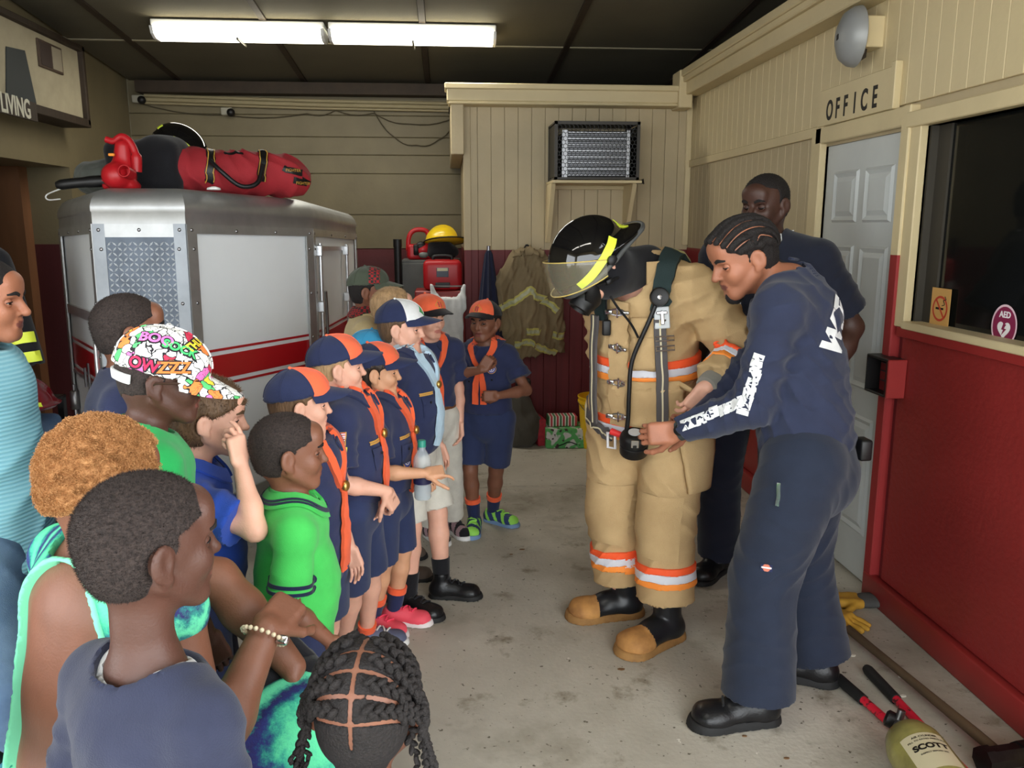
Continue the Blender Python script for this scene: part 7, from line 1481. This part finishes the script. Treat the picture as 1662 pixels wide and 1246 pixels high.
for x, z, dx, lab in ((-2.62, 2.67, .03, 'dome security camera in the rear left corner'), (-1.88, 2.575, .04, 'security camera below the wires on the rear wall')):
    t = thing('security_camera', lab, 'camera', (x, YB, z), group=None); b = MB(); b.bbox((-.05, -.06, -.03), (.05, 0, .035), .01, 2); b.build('mount', mat('camera_white', (170, 166, 150), .5), t); b = MB(); b.ball((.04, -.075, -.01), .035, 10); b.build('lens_dome', m_black, t)
# ---------------------------------------------------------------- back: cabinet, tool chest and what stands on them
t = thing('grey_cabinet', 'tall grey wooden cabinet against the rear wall', 'cabinet', (-.09, 6.85, 0)); m_gw = mat('grey_painted_wood', (92, 94, 92), .7, var=.15); b = MB(); b.bbox((-.27, -.18, 0), (.205, .22, 1.335), .006, 1); b.build('carcass', m_gw, t); 
for x0, x1 in ((-.262, -.02), (-.015, .198)): b = MB(); b.bbox((x0, -.196, .04), (x1, -.181, 1.31), .004, 1); q = b.build('cabinet_door', m_gw, t); h_ = MB(); h_.bbox((x1-.04 if x0 < -.1 else x0+.02, -.212, .7), (x1-.02 if x0 < -.1 else x0+.04, -.197, .82), .004, 1); h_.build('door_handle', m_black, q)
b = MB(); b.tube([(-.38, 6.62, 0), (-.38, 6.62, 1.50)], .030, 12); b.lathe([(.034, 0), (.034, .06), (0, .062)], 12, Matrix.Translation((-.38, 6.62, 1.44))); tag(b.build('black_post', m_black), 'black post standing beside the grey cabinet', 'post')
t = thing('chainsaw_blower', 'red engine tool with open handle on top of the grey cabinet', 'power tool', (-.21, 6.80, 1.336), R(8)); t.scale = (.88,)*3
F = Fld(); F.u(rbox((0, 0, .07), (.12, .08, .07), None, .03), 0); F.u(ell((.02, -.04, .09), (.08, .07, .07)), .02); mesh_local('engine_case', F, .009, m_redpl, t); b = MB(); b.tube(catmull([(-.11, 0, .08), (-.10, 0, .20), (-.05, 0, .262), (.05, 0, .262), (.085, 0, .20), (.10, 0, .10)], 6), .022, 10); b.build('top_handle', m_redpl, t); b = MB(); b.ball((.0, -.075, .12), (.05, .03, .045), 8); b.bbox((-.07, -.10, .04), (-.02, -.075, .14), .01, 1); b.build('carburettor', m_black, t); b = MB(); b.ball((.02, -.09, .045), (.045, .03, .03), 8); b.build('fuel_tank', mat('cloudy_plastic', (110, 116, 112), .4), t); b = MB(); b.tube(catmull([(.10, -.02, .10), (.20, -.05, .075), (.30, -.06, .05)], 4), [.045]*4+[.035]*5, 10); b.build('nozzle', m_black, t)
t = thing('black_hood', 'black protective hood and straps heaped on the cabinet beside the red tool', 'hood', (-.03, 6.78, 1.337)); F = Fld(); F.u(ell((0, 0, .06), (.13, .12, .075)), 0); F.u(ell((-.02, -.02, .11), (.10, .10, .06)), .03); F.noise(.012, 14, 2); F.cut((0, 0, -1), (0, 0, .0)); mesh_local('hood_cloth', F, .010, c_black, t)
t = thing('yellow_helmet', 'yellow fire helmet resting on the black hood', 'helmet', (-.035, 6.74, 1.475), rot=(R(-6), R(14), R(70))); F = Fld(); F.u(ell((0, 0, .02), (.105, .13, .105)), 0); F.u(ell((0, 0, .03), (.02, .125, .112)), .02); F.cut((0, 0, -1), (0, 0, .0)); F.u(ell((0, -.035, .005), (.135, .185, .016)), .02); mesh_local('helmet_shell', F, .008, mat('yellow_helmet_shell', (232, 196, 30), .3, coat=.3), t); b = MB(); b.tube([(.133*math.cos(a), -.035+.183*math.sin(a), .003) for a in np.linspace(0, 2*math.pi, 30)[:-1]], .006, 6, closed=True); b.build('helmet_edge', m_black, t)
t = thing('tool_chest', 'red steel tool chest standing before the grey cabinet', 'tool chest', (-.02, 6.40, 0)); b = MB(); b.bbox((-.22, -.16, 0), (.155, .16, 1.125), .008, 1); b.build('chest_body', m_redt, t)
for k in range(6): b = MB(); b.bbox((-.21, -.172, .05+k*.175), (.14, -.161, .215+k*.175), .004, 1); q = b.build('drawer', m_redt, t); h_ = MB(); h_.bbox((-.12, -.184, .19+k*.175), (.05, -.173, .205+k*.175), .003, 1); h_.build('drawer_pull', m_steel, q)
t = thing('generator', 'red portable generator with black top handle on the tool chest', 'generator', (-.03, 6.36, 1.127)); b = MB(); b.bbox((-.145, -.12, 0), (.145, .12, .225), .04, 3); b.build('generator_case', m_redpl, t); b = MB(); b.tube(catmull([(-.07, 0, .215), (-.06, 0, .25), (.06, 0, .25), (.07, 0, .215)], 5), .012, 8); b.build('carry_handle', m_black, t); b = MB(); b.bbox((-.045, -.125, .10), (.045, -.119, .17), .002, 1); q = b.build('label_plate', mat('label_grey', (64, 70, 84), .4), t); b = MB(); b.box((-.04, -.128, .145), (.04, -.1255, .167)); b.build('label_stripe', mat('label_cream', (206, 196, 160), .5), q); b = MB(); b.bbox((-.055, -.125, .02), (.055, -.119, .06), .004, 1); b.build('vent_grille', m_black, t)
# white sleeveless shirt hung from the chest
F = Fld(); F.u(econe((.01, 6.19, .52), (.01, 6.19, 1.06), .115, .020, .108, .020, (1, 0, 0)), 0)
for g in (-1, 1): F.u(econe((.01+g*.085, 6.19, 1.0), (.01+g*.120, 6.19, 1.165), .040, .018, .014, .014, (1, 0, 0)), .05)
F.sub(ell((.01, 6.19, 1.17), (.10, .2, .045)), .01); F.folds(.007, 60, (1, 0, .12), 4); q = mesh_local('sleeveless_shirt', F, .0075, c_white, None); tag(q, 'white sleeveless shirt hung on the front of the tool chest', 'shirt')
b = MB(); b.tube([(.01+.118*g, 6.23, 1.16) for g in (-1, 1)], .006, 6); 
for g in (-1, 1): b.tube([(.01+.118*g, 6.241, 1.16), (.01+.118*g, 6.185, 1.158)], .005, 6)
b.build('shirt_hook', m_steel, bpy.data.objects['tool_chest']).matrix_parent_inverse = inv_mat(bpy.data.objects['tool_chest'])
# closed umbrella leaning in the corner
t = thing('umbrella', 'closed navy umbrella standing upright against the red partition', 'umbrella', (.31, 6.12, 0)); b = MB(); N_ = 40; vs = []; fs = []; prof_ = [(1.43, .012), (1.40, .026), (1.25, .045), (1.0, .072), (.75, .095), (.62, .10), (.60, .085)]
for z, r_ in prof_:
    for k in range(N_): a = 2*math.pi*k/N_; rr = r_*(1+.16*math.cos(8*a)); vs.append((rr*math.cos(a), rr*math.sin(a), z))
for i in range(len(prof_)-1):
    for k in range(N_): fs.append((i*N_+k, (i+1)*N_+k, (i+1)*N_+(k+1) % N_, i*N_+(k+1) % N_))
fs.append(tuple(range(N_))); b.add(vs, fs, True); b.build('folded_canopy', cloth_mat('dark_navy_canvas', (28, 32, 54)), t); b = MB(); b.tube([(0, 0, 0), (0, 0, 1.46)], .014, 10); b.build('pole', m_steel, t)
# turnout coat on a hook
t = thing('turnout_coat', 'worn olive turnout coat with dull reflective bands hanging on the red partition', 'coat', (.60, 6.18, 0)); m_olive = mat('olive_turnout', (128, 112, 84), .9, var=.12, vscale=7, bump=.3, bscale=300); F = Fld(); F.u(econe((0, 0, 1.40), (.0, -.02, .82), .10, .05, .20, .085, (1, 0, 0)), .04); F.u(econe((.0, -.02, .85), (.05, -.02, .64), .20, .085, .17, .07, (1, 0, 0), flat_b=True), .03)
for g in (-1, 1): F.u(econe((.09*g, 0, 1.36), (.20*g, -.01, 1.18), .06, .05, .075, .06, (0, 1, 0)), .05); F.u(econe((.20*g, -.01, 1.18), (.235*g+.01, -.02, .66+(.1 if g < 0 else 0)), .072, .06, .055, .05, (0, 1, 0), flat_b=True), .04)
F.cap(lambda p: p[:, 1]-.085); F.folds(.022, 30, (1, 0, .22), 7); F.folds(.010, 60, (1, 0, -.35), 9); q = mesh_local('coat_body', F, .010, m_olive, t); m_dull = mat('dull_reflective', (170, 172, 140), .5, var=.2, vscale=30); m_lime = mat('faded_lime', (186, 178, 96), .7)
for pts in ([(-.21, -.08, 1.0), (-.10, -.1, 1.06), (.0, -.11, 1.13), (.03, -.11, 1.13), (.12, -.1, 1.06), (.22, -.09, .98)], [(-.10, -.1, .72), (.0, -.11, .75), (.10, -.1, .70), (.2, -.1, .66)], [(.19, -.07, .80), (.24, -.08, .79), (.28, -.05, .79)], [(-.02, -.12, .83), (.03, -.12, .83), (.08, -.12, .83)]):
    y = ribbon(F, 'reflective_band', pts, .055, m_lime, None, th=.002, lift=.003); y.parent = t; y2 = ribbon(F, 'silver_tape', pts, .026, m_dull, None, th=.002, lift=.0055); y2.parent = y
b = MB(); b.tube(catmull([(-.03, -.0, 1.43), (0, .01, 1.465), (.03, -.0, 1.43)], 5), .006, 6); b.tube([(0, .09, 1.46), (0, .01, 1.462)], .008, 6); b.build('hanging_loop', m_black, t); q = ribbon(F, 'collar', [(-.12, -.05, 1.40), (-.05, -.08, 1.43), (.05, -.08, 1.43), (.12, -.05, 1.40)], .06, m_olive, None, th=.006, lift=.004); q.parent = t
# bags, parcels, bucket
t = thing('kit_bag', 'slumped black bag against the red partition', 'bag', (.36, 6.02, 0)); F = Fld(); F.u(ell((0, 0, .15), (.16, .13, .19)), 0); F.u(ell((.04, 0, .34), (.09, .08, .1)), .06); F.noise(.025, 8, 4); F.cut((0, 0, -1), (0, 0, .002)); mesh_local('bag_body', F, .012, c_black, t)
t = thing('sack', 'grey cloth sack slumped beside the parcels', 'sack', (.545, 5.95, 0)); F = Fld(); F.u(ell((0, 0, .14), (.15, .13, .17)), 0); F.u(ell((-.03, 0, .30), (.10, .09, .12)), .06); F.noise(.02, 9, 6); F.folds(.012, 40, (1, 0, .4), 2); F.cut((0, 0, -1), (0, 0, .002)); mesh_local('sack_cloth', F, .011, cloth_mat('grey_sack_cloth', (74, 70, 62)), t)
b = MB(); b.bbox((-.05, -.04, .40), (.06, .04, .50), .01, 1); b.build('boot_top', m_black, t)
def gift(name, label, loc, sz, m, rz=0, mr=None):
    t = thing(name, label, 'parcel', loc, rz, group=None); b = MB(); b.bbox((-sz[0]/2, -sz[1]/2, 0), (sz[0]/2, sz[1]/2, sz[2]), .004, 1); b.build('wrapped_box', m, t); b = MB(); b.bbox((-sz[0]/2-.001, -sz[1]/2-.001, sz[2]*.48), (sz[0]/2+.001, -sz[1]/2+.0, sz[2]*.5), .0005, 1); b.build('paper_fold', m, t)
    if mr: b = MB(); b.tube(catmull([(-.06, -sz[1]/2-.004, .02), (-.02, -sz[1]/2-.006, .035), (.02, -sz[1]/2-.004, .05), (.08, -sz[1]/2-.006, .03)], 5), .004, 6); b.build('ribbon_string', mr, t)
    return t
m_gg = mat('green_blob_paper', (84, 168, 92), .45, rgb2=(206, 206, 202), vscale=16, detail=1, sharp=(.52, .58)); nt, lk, b_ = nodes(m_gg); src = b_.inputs['Base Color'].links[0].from_socket; tcn = [x for x in nt if x.type == 'TEX_COORD'][0]; n2 = nt.new('ShaderNodeTexNoise'); n2.inputs['Scale'].default_value = 30; n2.inputs['Detail'].default_value = 1; mpn = nt.new('ShaderNodeMapping'); mpn.inputs['Location'].default_value = (3, 1, 2); lk.new(tcn.outputs['Object'], mpn.inputs[0]); lk.new(mpn.outputs[0], n2.inputs['Vector']); rp = nt.new('ShaderNodeValToRGB'); rp.color_ramp.elements[0].position = .64; rp.color_ramp.elements[1].position = .67; lk.new(n2.outputs[0], rp.inputs[0]); mx = nt.new('ShaderNodeMix'); mx.data_type = 'RGBA'; lk.new(rp.outputs[0], mx.inputs[0]); lk.new(src, mx.inputs[6]); mx.inputs[7].default_value = (*lin((60, 40, 44)), 1); lk.new(mx.outputs[2], b_.inputs['Base Color'])
gift('gift_box', 'large parcel in green patterned paper on the floor by the bucket', (.86, 5.93, 0), (.30, .24, .145), m_gg, R(-2), c_black)
m_gs = mat('striped_paper', (200, 60, 70), .45); nt, lk, b_ = nodes(m_gs); tcn = nt.new('ShaderNodeTexCoord'); sp_ = nt.new('ShaderNodeSeparateXYZ'); lk.new(tcn.outputs['Object'], sp_.inputs[0]); ml = nt.new('ShaderNodeMath'); ml.operation = 'MULTIPLY'; ml.inputs[1].default_value = 22; lk.new(sp_.outputs[0], ml.inputs[0]); fr_ = nt.new('ShaderNodeMath'); fr_.operation = 'FRACT'; lk.new(ml.outputs[0], fr_.inputs[0]); cr = nt.new('ShaderNodeValToRGB'); cr.color_ramp.interpolation = 'CONSTANT'
for i, (po, c_) in enumerate([(0, (190, 44, 60)), (.3, (226, 220, 210)), (.5, (60, 120, 76)), (.8, (226, 220, 210))]):
    e_ = cr.color_ramp.elements[i] if i < 2 else cr.color_ramp.elements.new(po); e_.position = po; e_.color = (*lin(c_), 1)
lk.new(fr_.outputs[0], cr.inputs[0]); lk.new(cr.outputs[0], b_.inputs['Base Color'])
gift('gift_box', 'small parcel in red, white and green stripes on top of the green parcel', (.84, 5.95, .147), (.215, .12, .075), m_gs, R(1)); gift('gift_box', 'narrow red parcel on edge at the left of the green parcel', (.672, 6.0, 0), (.06, .22, .20), mat('red_paper', (170, 40, 54), .45, var=.3, vscale=40), R(8))
t = thing('bucket', 'yellow plastic bucket on the floor behind the firefighter', 'bucket', (1.10, 5.85, 0)); b = MB(); b.lathe([(0, .004), (.118, .004), (.122, 0), (.148, .33), (.156, .335), (.156, .352), (.150, .352), (.150, .37), (.157, .375), (.157, .385), (.150, .385), (.146, .37), (.118, .012), (0, .012)], 32); bu = b.build('bucket_body', mat('yellow_pail', (232, 186, 36), .4), t); b = MB(); b.tube(catmull([(-.158, 0, .345), (-.12, -.14, .30), (0, -.185, .25), (.12, -.14, .30), (.158, 0, .345)], 5), .003, 6); b.build('bail_handle', m_steel, t)
F = Fld(); F.u(cone((0, 0, 0), (0, 0, .35), .120, .148), 0)
for k, ch in enumerate('HOS'): M = Matrix.Translation((-.075, -.125, .26-.085*k)) @ Matrix.Rotation(R(-31), 4, 'Z') @ Matrix.Rotation(R(90), 4, 'X'); q = decal_text(F, 'lettering', ch, .07, M, mat('pale_yellow_print', (244, 224, 150), .5), None, lift=.002, sx=.7, bold=.001); q.parent = t
# ---------------------------------------------------------------- left: gear rack with coat, helmet, gloves
t = thing('gear_rack', 'black steel rack of gear beside the trailer, mostly hidden', 'rack', (-2.06, 3.55, 0)); b = MB()
for x in (-.33, .33):
    for y in (-.22, .22): p = MB(); p.bbox((x-.015, y-.015, 0), (x+.015, y+.015, 1.62 if (y > 0 and x < 0) else .86), .003, 1); p.build('rack_post', m_black, t)
for z in (.25, .70, .85): p = MB(); p.bbox((-.345, -.235, z), (.345, .235, z+.015), .003, 1); p.build('rack_shelf', m_black, t)
p = MB(); p.tube([(-.345, .22, 1.6), (.12, .22, 1.6)], .012, 8); p.build('rack_rail', m_black, t)
t = thing('black_coat', 'black turnout coat with lime bands hanging on the gear rack', 'coat', (-1.985, 3.66, 0)); F = Fld(); F.u(econe((-.02, 0, 1.50), (.0, 0, .95), .10, .06, .17, .08, (1, 0, 0), flat_b=True), .03); F.u(econe((.10, 0, 1.46), (.205, -.02, 1.02), .06, .06, .055, .055, (0, 1, 0), flat_b=True), .04); F.u(econe((-.12, 0, 1.46), (-.2, -.02, 1.0), .06, .06, .055, .055, (0, 1, 0), flat_b=True), .04); F.folds(.012, 36, (1, 0, .2), 8); mesh_local('coat_body', F, .010, c_black, t)
for z in (1.135, 1.05): y = ribbon(F, 'lime_band', [(.08, -.085, z-.01), (.15, -.09, z), (.205, -.08, z+.01), (.26, -.03, z+.015)], .045, mat('lime_reflective', (226, 240, 70), .5), None, th=.002, lift=.003); y.parent = t
b = MB(); b.tube(catmull([(0, .05, 1.54), (0, .07, 1.61), (0, .11, 1.615)], 4), .006, 6); b.build('coat_hook', m_steel, t)
t = thing('red_helmet', 'dark red fire helmet with lime stripe on the gear rack', 'helmet', (-1.755, 3.45, .868), R(-50)); F = Fld(); F.u(ell((0, 0, .0), (.11, .135, .13)), 0); F.u(ell((0, 0, .03), (.018, .13, .11)), .02); F.cut((0, 0, -1), (0, 0, .0)); F.u(ell((0, -.04, .016), (.14, .20, .014)), .02); F.cut((0, 0, -1), (0, 0, .0)); mesh_local('helmet_shell', F, .007, mat('dark_red_shell', (110, 18, 28), .2, coat=.4), t)
for g in (-1, 1): y = ribbon(F, 'lime_stripe', [(.112*g, .06, .035), (.118*g, 0, .035), (.112*g, -.07, .035)], .022, mat('lime_reflective', (226, 240, 70), .5), None, th=.001, lift=.0015); y.parent = t
t = thing('work_trousers', 'folded denim overalls on the lower shelf of the rack', 'trousers', (-1.80, 3.46, .717)); F = Fld(); F.u(rbox((0, 0, .05), (.15, .14, .05), None, .03), 0); F.noise(.012, 12, 3); F.cut((0, 0, -1), (0, 0, .001)); mesh_local('folded_cloth', F, .011, mat('blue_denim', (72, 96, 128), .85), t)
# ---------------------------------------------------------------- tools on the floor at the right
t = thing('sledgehammer', 'sledgehammer with brown wooden handle lying along the red skirting', 'hammer', (0, 0, 0)); p0, p1 = V3(1.575, 2.93, .030), V3(1.645, 2.085, .045); m_haft = mat('old_wood_handle', (84, 66, 46), .75, var=.3, vscale=20, stretch=(1, .15, 1)); b = MB(); b.tube([p0+(p1-p0)*s_ for s_ in np.linspace(0, 1, 8)], [.017, .016, .0155, .0155, .016, .017, .018, .016], 12); b.build('handle', m_haft, t); M = frame(p1+V3(0, .01, .0), (1, .12, 0), (0, 0, 1)); b = MB(); b.prism([(.036*math.cos(R(22.5+45*k)), .036*math.sin(R(22.5+45*k))) for k in range(8)], -.075, .075, M @ Matrix.Rotation(R(90), 4, 'Y')); b.prism([(.041*math.cos(R(22.5+45*k)), .041*math.sin(R(22.5+45*k))) for k in range(8)], .05, .078, M @ Matrix.Rotation(R(90), 4, 'Y')); b.prism([(.041*math.cos(R(22.5+45*k)), .041*math.sin(R(22.5+45*k))) for k in range(8)], -.078, -.05, M @ Matrix.Rotation(R(90), 4, 'Y')); b.build('hammer_head', mat('worn_black_steel', (40, 36, 36), .4, .7, var=.4, vscale=25), t)
m_scuff = mat('scuffed_red_paint', (206, 28, 52), .45, rgb2=(50, 26, 28), vscale=42, detail=5, sharp=(.56, .62))
t = thing('bolt_cutter', 'red bolt cutter with black grips lying on the floor', 'bolt cutter', (0, 0, 0))
J = V3(1.40, 1.72, .035)
for a, tag_ in ((V3(1.372, 2.61, .020), 0), (V3(1.508, 2.655, .020), 1)):
    c = V3(1.478, 1.92, .02) if tag_ == 0 else V3(1.512, 1.74, .02); b = MB(); b.tube([a+(c-a)*.20, c], .0145, 12); q = b.build('cutter_arm', m_scuff, t); b = MB(); b.tube([a, a+(c-a)*.02, a+(c-a)*.22], [.016, .020, .019], 12); b.build('rubber_grip', m_soleb, q)
b = MB(); b.bbox((1.47, 1.62, .005), (1.53, 1.95, .035), .008, 1); b.bbox((1.48, 1.50, .008), (1.52, 1.64, .032), .008, 1); b.build('cutter_head', mat('worn_black_steel', (40, 36, 36), .4, .7), t)
t = thing('air_cylinder', 'worn yellow air cylinder with valve lying beside the bolt cutter', 'cylinder', (0, 0, 0)); A_, B_ = V3(1.372, 2.175, .0865), V3(1.31, 1.64, .0865); ax = nrm(B_-A_); M = Matrix.Translation(A_) @ Zto(ax); b = MB(); b.lathe([(.018, -.02), (.022, .0), (.045, .010), (.07, .035), (.083, .075), (.085, .11), (.085, .45), (.078, .50), (.05, .54), (0, .545)], 32, M); cy_ = b.build('cylinder_body', mat('olive_yellow_wrap', (166, 158, 88), .4, rgb2=(112, 106, 62), vscale=10, coat=.3), t)
b = MB(); b.tube([A_-ax*.015, A_-ax*.06], .019, 12); b.tube([A_-ax*.045-V3(.0, 0, .0), A_-ax*.045+V3(.012, .004, .045)], .012, 10); b.build('valve', m_steel, cy_); b = MB(); b.lathe([(.022, 0), (.026, .006), (.026, .028), (.018, .034), (0, .034)], 10, Matrix.Translation(A_-ax*.055) @ Zto(V3(-.75, .55, .25))); b.build('valve_knob', m_black, cy_)
F = Fld(); F.u(cone(A_+ax*.1, A_+ax*.46, .085, .085), 0); nv = nrm(V3(-.22, -.35, .9)); nv = nrm(nv-ax*np.dot(nv, ax)); c = A_+ax*.19+nv*.085; M = frame(c, nrm(np.cross(-ax, nv)), -ax)
q = patch(F, 'cylinder_label', .115, .15, M @ Matrix.Translation((0, -.01, 0)), [mat('label_cream', (206, 196, 160), .5)], None, None, 10, 10, lift=.001); q.parent = t
for s_, z_, y_, b_ in (('SCOTT', .030, .004, .0015), ('FILL TO RATED PRESSURE', .009, .034, .0002), ('AIR CYLINDER', .011, .048, .0003), ('INSPECT BEFORE USE', .008, -.022, .0002)): y = decal_text(F, 'label_lettering', s_, z_, M @ Matrix.Translation((.005, y_, 0)), m_ink, None, lift=.002, bold=b_); y.parent = q
def glove(label, loc, rz, s_=1.0, m=None, flip=1):
    t = thing('work_glove', label, 'glove', loc, rz, group='leather work gloves on the floor'); F = Fld(); F.u(rbox((0, 0, .022), (.048, .06, .022), None, .018), 0)
    for k, (x, L_) in enumerate(((-.036, .07), (-.012, .085), (.012, .08), (.036, .062))): F.u(cone((x, .05, .022), (x*1.35, .05+L_, .014), .014, .011), .012)
    F.u(cone((.04*flip, -.02, .022), (.095*flip, .04, .014), .016, .012), .02); F.noise(.004, 30, 3); mesh_local('glove_hand', F, .006, m, t); G = Fld(); G.u(econe((0, -.05, .022), (0, -.15, .024), .046, .022, .062, .026, (1, 0, 0), flat_b=True), 0); G.noise(.004, 22, 5); mesh_local('glove_cuff', G, .007, mat('grey_canvas_cuff', (74, 74, 72), .9), t); return t
m_lea = mat('yellow_leather', (196, 150, 52), .7, var=.2, vscale=16); glove('yellow leather glove lying flat by the trouser hem', (1.585, 3.06, .002), R(-150), 1, m_lea); glove('yellow and grey glove lying against the red skirting', (1.70, 3.19, .002), R(85), 1, m_lea, -1)
t = thing('yellow_case', 'yellow plastic case cut off by the picture edge at the skirting', 'case', (1.762, 2.03, 0)); b = MB(); b.bbox((-.042, -.16, 0), (.042, .05, .13), .012, 2); b.build('case_body', mat('yellow_pail', (232, 186, 36), .4), t); b = MB(); b.bbox((-.044, -.1, .06), (-.041, .0, .066), .001, 1); b.build('case_seam', m_black, t)
rg = np.random.RandomState(11); m_leaf = mat('dry_leaf', (112, 84, 56), .8)
for k, (x, y) in enumerate(((.93, 2.32), (1.02, 2.20), (.42, 2.05), (.62, 2.75), (.30, 3.86), (.36, 3.92), (1.62, 2.62), (1.52, 2.78), (1.56, 2.5))):
    b = MB(); r_ = .006+.005*rg.rand(); a0 = rg.rand()*6; P_ = [(r_*(1+.5*rg.rand())*math.cos(a0+a), r_*(.5+.3*rg.rand())*math.sin(a0+a), .001+.002*rg.rand()) for a in np.linspace(0, 2*math.pi, 8)[:-1]]; b.prism([(a, c) for a, c, _ in P_], .0, .003); q = b.build('dry_leaf' if k < 6 else 'paint_flake', m_leaf if k < 6 else mat('pale_flake', (226, 222, 208), .8)); q.location = (x, y, .0005); tag(q, 'brown dry leaf scrap on the concrete' if k < 6 else 'pale paint flake on the floor near the tools', 'debris', 'dry leaf scraps on the floor' if k < 6 else 'paint flakes by the tools')
# ================================================================ HELD AND SAT-ON THINGS
# folding chair under the seated woman
cx, cy_ = woman.P[0], woman.P[1]; t = thing('folding_chair', 'black folding chair the golden-haired woman sits on', 'chair', (cx, cy_, 0), R(38-90)); m_ch = mat('black_chair_steel', (26, 26, 28), .4)
b = MB(); b.bbox((-.22, -.20, .385), (.22, .22, .41), .01, 2); b.build('seat', m_ch, t)
for g in (-1, 1):
    b = MB(); b.tube(catmull([(.225*g, .24, .01), (.225*g, .0, .40), (.225*g, -.22, .70), (.22*g, -.27, .86)], 4), .012, 8); b.build('leg', m_ch, t); b = MB(); b.tube([(.205*g, -.24, .01), (.205*g, .12, .40)], .012, 8); b.build('leg', m_ch, t); b = MB(); b.lathe([(.026, -.012), (.026, .012), (0, .012)], 14, Matrix.Translation((.24*g, -.10, .50)) @ Matrix.Rotation(R(90), 4, 'Y')); b.build('pivot', m_ch, t)
b = MB(); b.bbox((-.22, -.275, .70), (.22, -.25, .87), .01, 2); b.build('backrest', m_ch, t)
# handbag on the lap
c = at(448, 1120, 1.63); t = thing('handbag', 'black handbag with strap on the seated woman\'s lap', 'bag', tuple(c), R(30)); F = Fld(); F.u(rbox((0, 0, 0), (.10, .055, .065), None, .03), 0); F.u(rbox((.02, -.045, .01), (.07, .02, .04), None, .015), .01); F.noise(.006, 16); mesh_local('bag_body', F, .008, c_black, t); b = MB(); b.tube(catmull([(-.09, 0, .05), (-.06, .0, .11), (.02, .0, .12), (.08, 0, .05)], 6), .012, 8); b.build('bag_strap', c_black, t); b = MB(); b.bbox((.0, -.072, .0), (.03, -.062, .018), .003, 1); b.tube(catmull([(-.02, -.07, -.02), (-.01, -.08, .02), (.03, -.075, .03)], 5), .0025, 6); b.build('metal_clasp', m_silver, t)
b = MB(); b.lathe([(0, -.01), (.018, -.008), (.02, 0), (.018, .008), (0, .01)], 16, Matrix.Translation((-.085, -.02, .075)) @ Matrix.Rotation(R(70), 4, 'X')); b.build('white_earpiece', m_white, t)
# water bottle held by the pointing scout
if 'scout_k' in globals() or True:
    A_ = at(686, 790, 2.96); t = thing('water_bottle', 'clear plastic water bottle with green cap held by the pointing scout', 'bottle', tuple(A_-V3(0, 0, .045))); gm = mat('clear_bottle', (226, 236, 240), .08, alpha=.32); b = MB(); b.lathe([(0, .0), (.028, 0), (.033, .008), (.033, .05), (.030, .056), (.033, .062), (.033, .145), (.028, .165), (.016, .185), (.0135, .19), (.0135, .205), (0, .205)], 22); b.build('bottle_body', gm, t); b = MB(); b.lathe([(0, .004), (.029, .004), (.0305, .03), (.0305, .11), (0, .11)], 20); b.build('water', mat('bottle_water', (190, 206, 216), .05, alpha=.5), t); b = MB(); b.lathe([(.0155, .200), (.0155, .222), (.013, .225), (0, .225)], 18); b.build('bottle_cap', mat('green_cap', (50, 150, 130), .4), t); b = MB(); b.lathe([(.0338, .062), (.0338, .10)], 22); b.build('bottle_label', mat('navy_label', (40, 40, 80), .5), t)
# green cloth at the lower left corner
F = Fld(); F.u(econe((0, 0, 0), (.02, .05, .70), .09, .07, .05, .04, (1, 0, 0)), .03); F.folds(.01, 40, (1, .3, .3), 4); F.cut((0, 0, -1), (0, 0, .001)); q = mesh_local('green_cloth', F, .010, c_green, None); q.location = (-.62, 1.02, 0); tag(q, 'bright green cloth poking into the lower left corner', 'cloth')
t = thing('floral_bag', 'yellow and teal flowered bag beside the seated woman', 'bag', tuple(at(88, 840, 1.95)*V3(1, 1, 0)), R(20)); F = Fld(); F.u(rbox((0, 0, .40), (.055, .06, .40), None, .03), 0); F.noise(.01, 9); F.cut((0, 0, -1), (0, 0, .001)); mesh_local('bag_body', F, .011, mat('flower_print', (40, 120, 140), .8, rgb2=(226, 220, 90), vscale=26, sharp=(.48, .52)), t); b = MB(); b.tube(catmull([(-.03, 0, .78), (-.02, 0, .84), (.02, 0, .84), (.03, 0, .78)], 5), .010, 8); b.build('bag_handle', c_black, t)
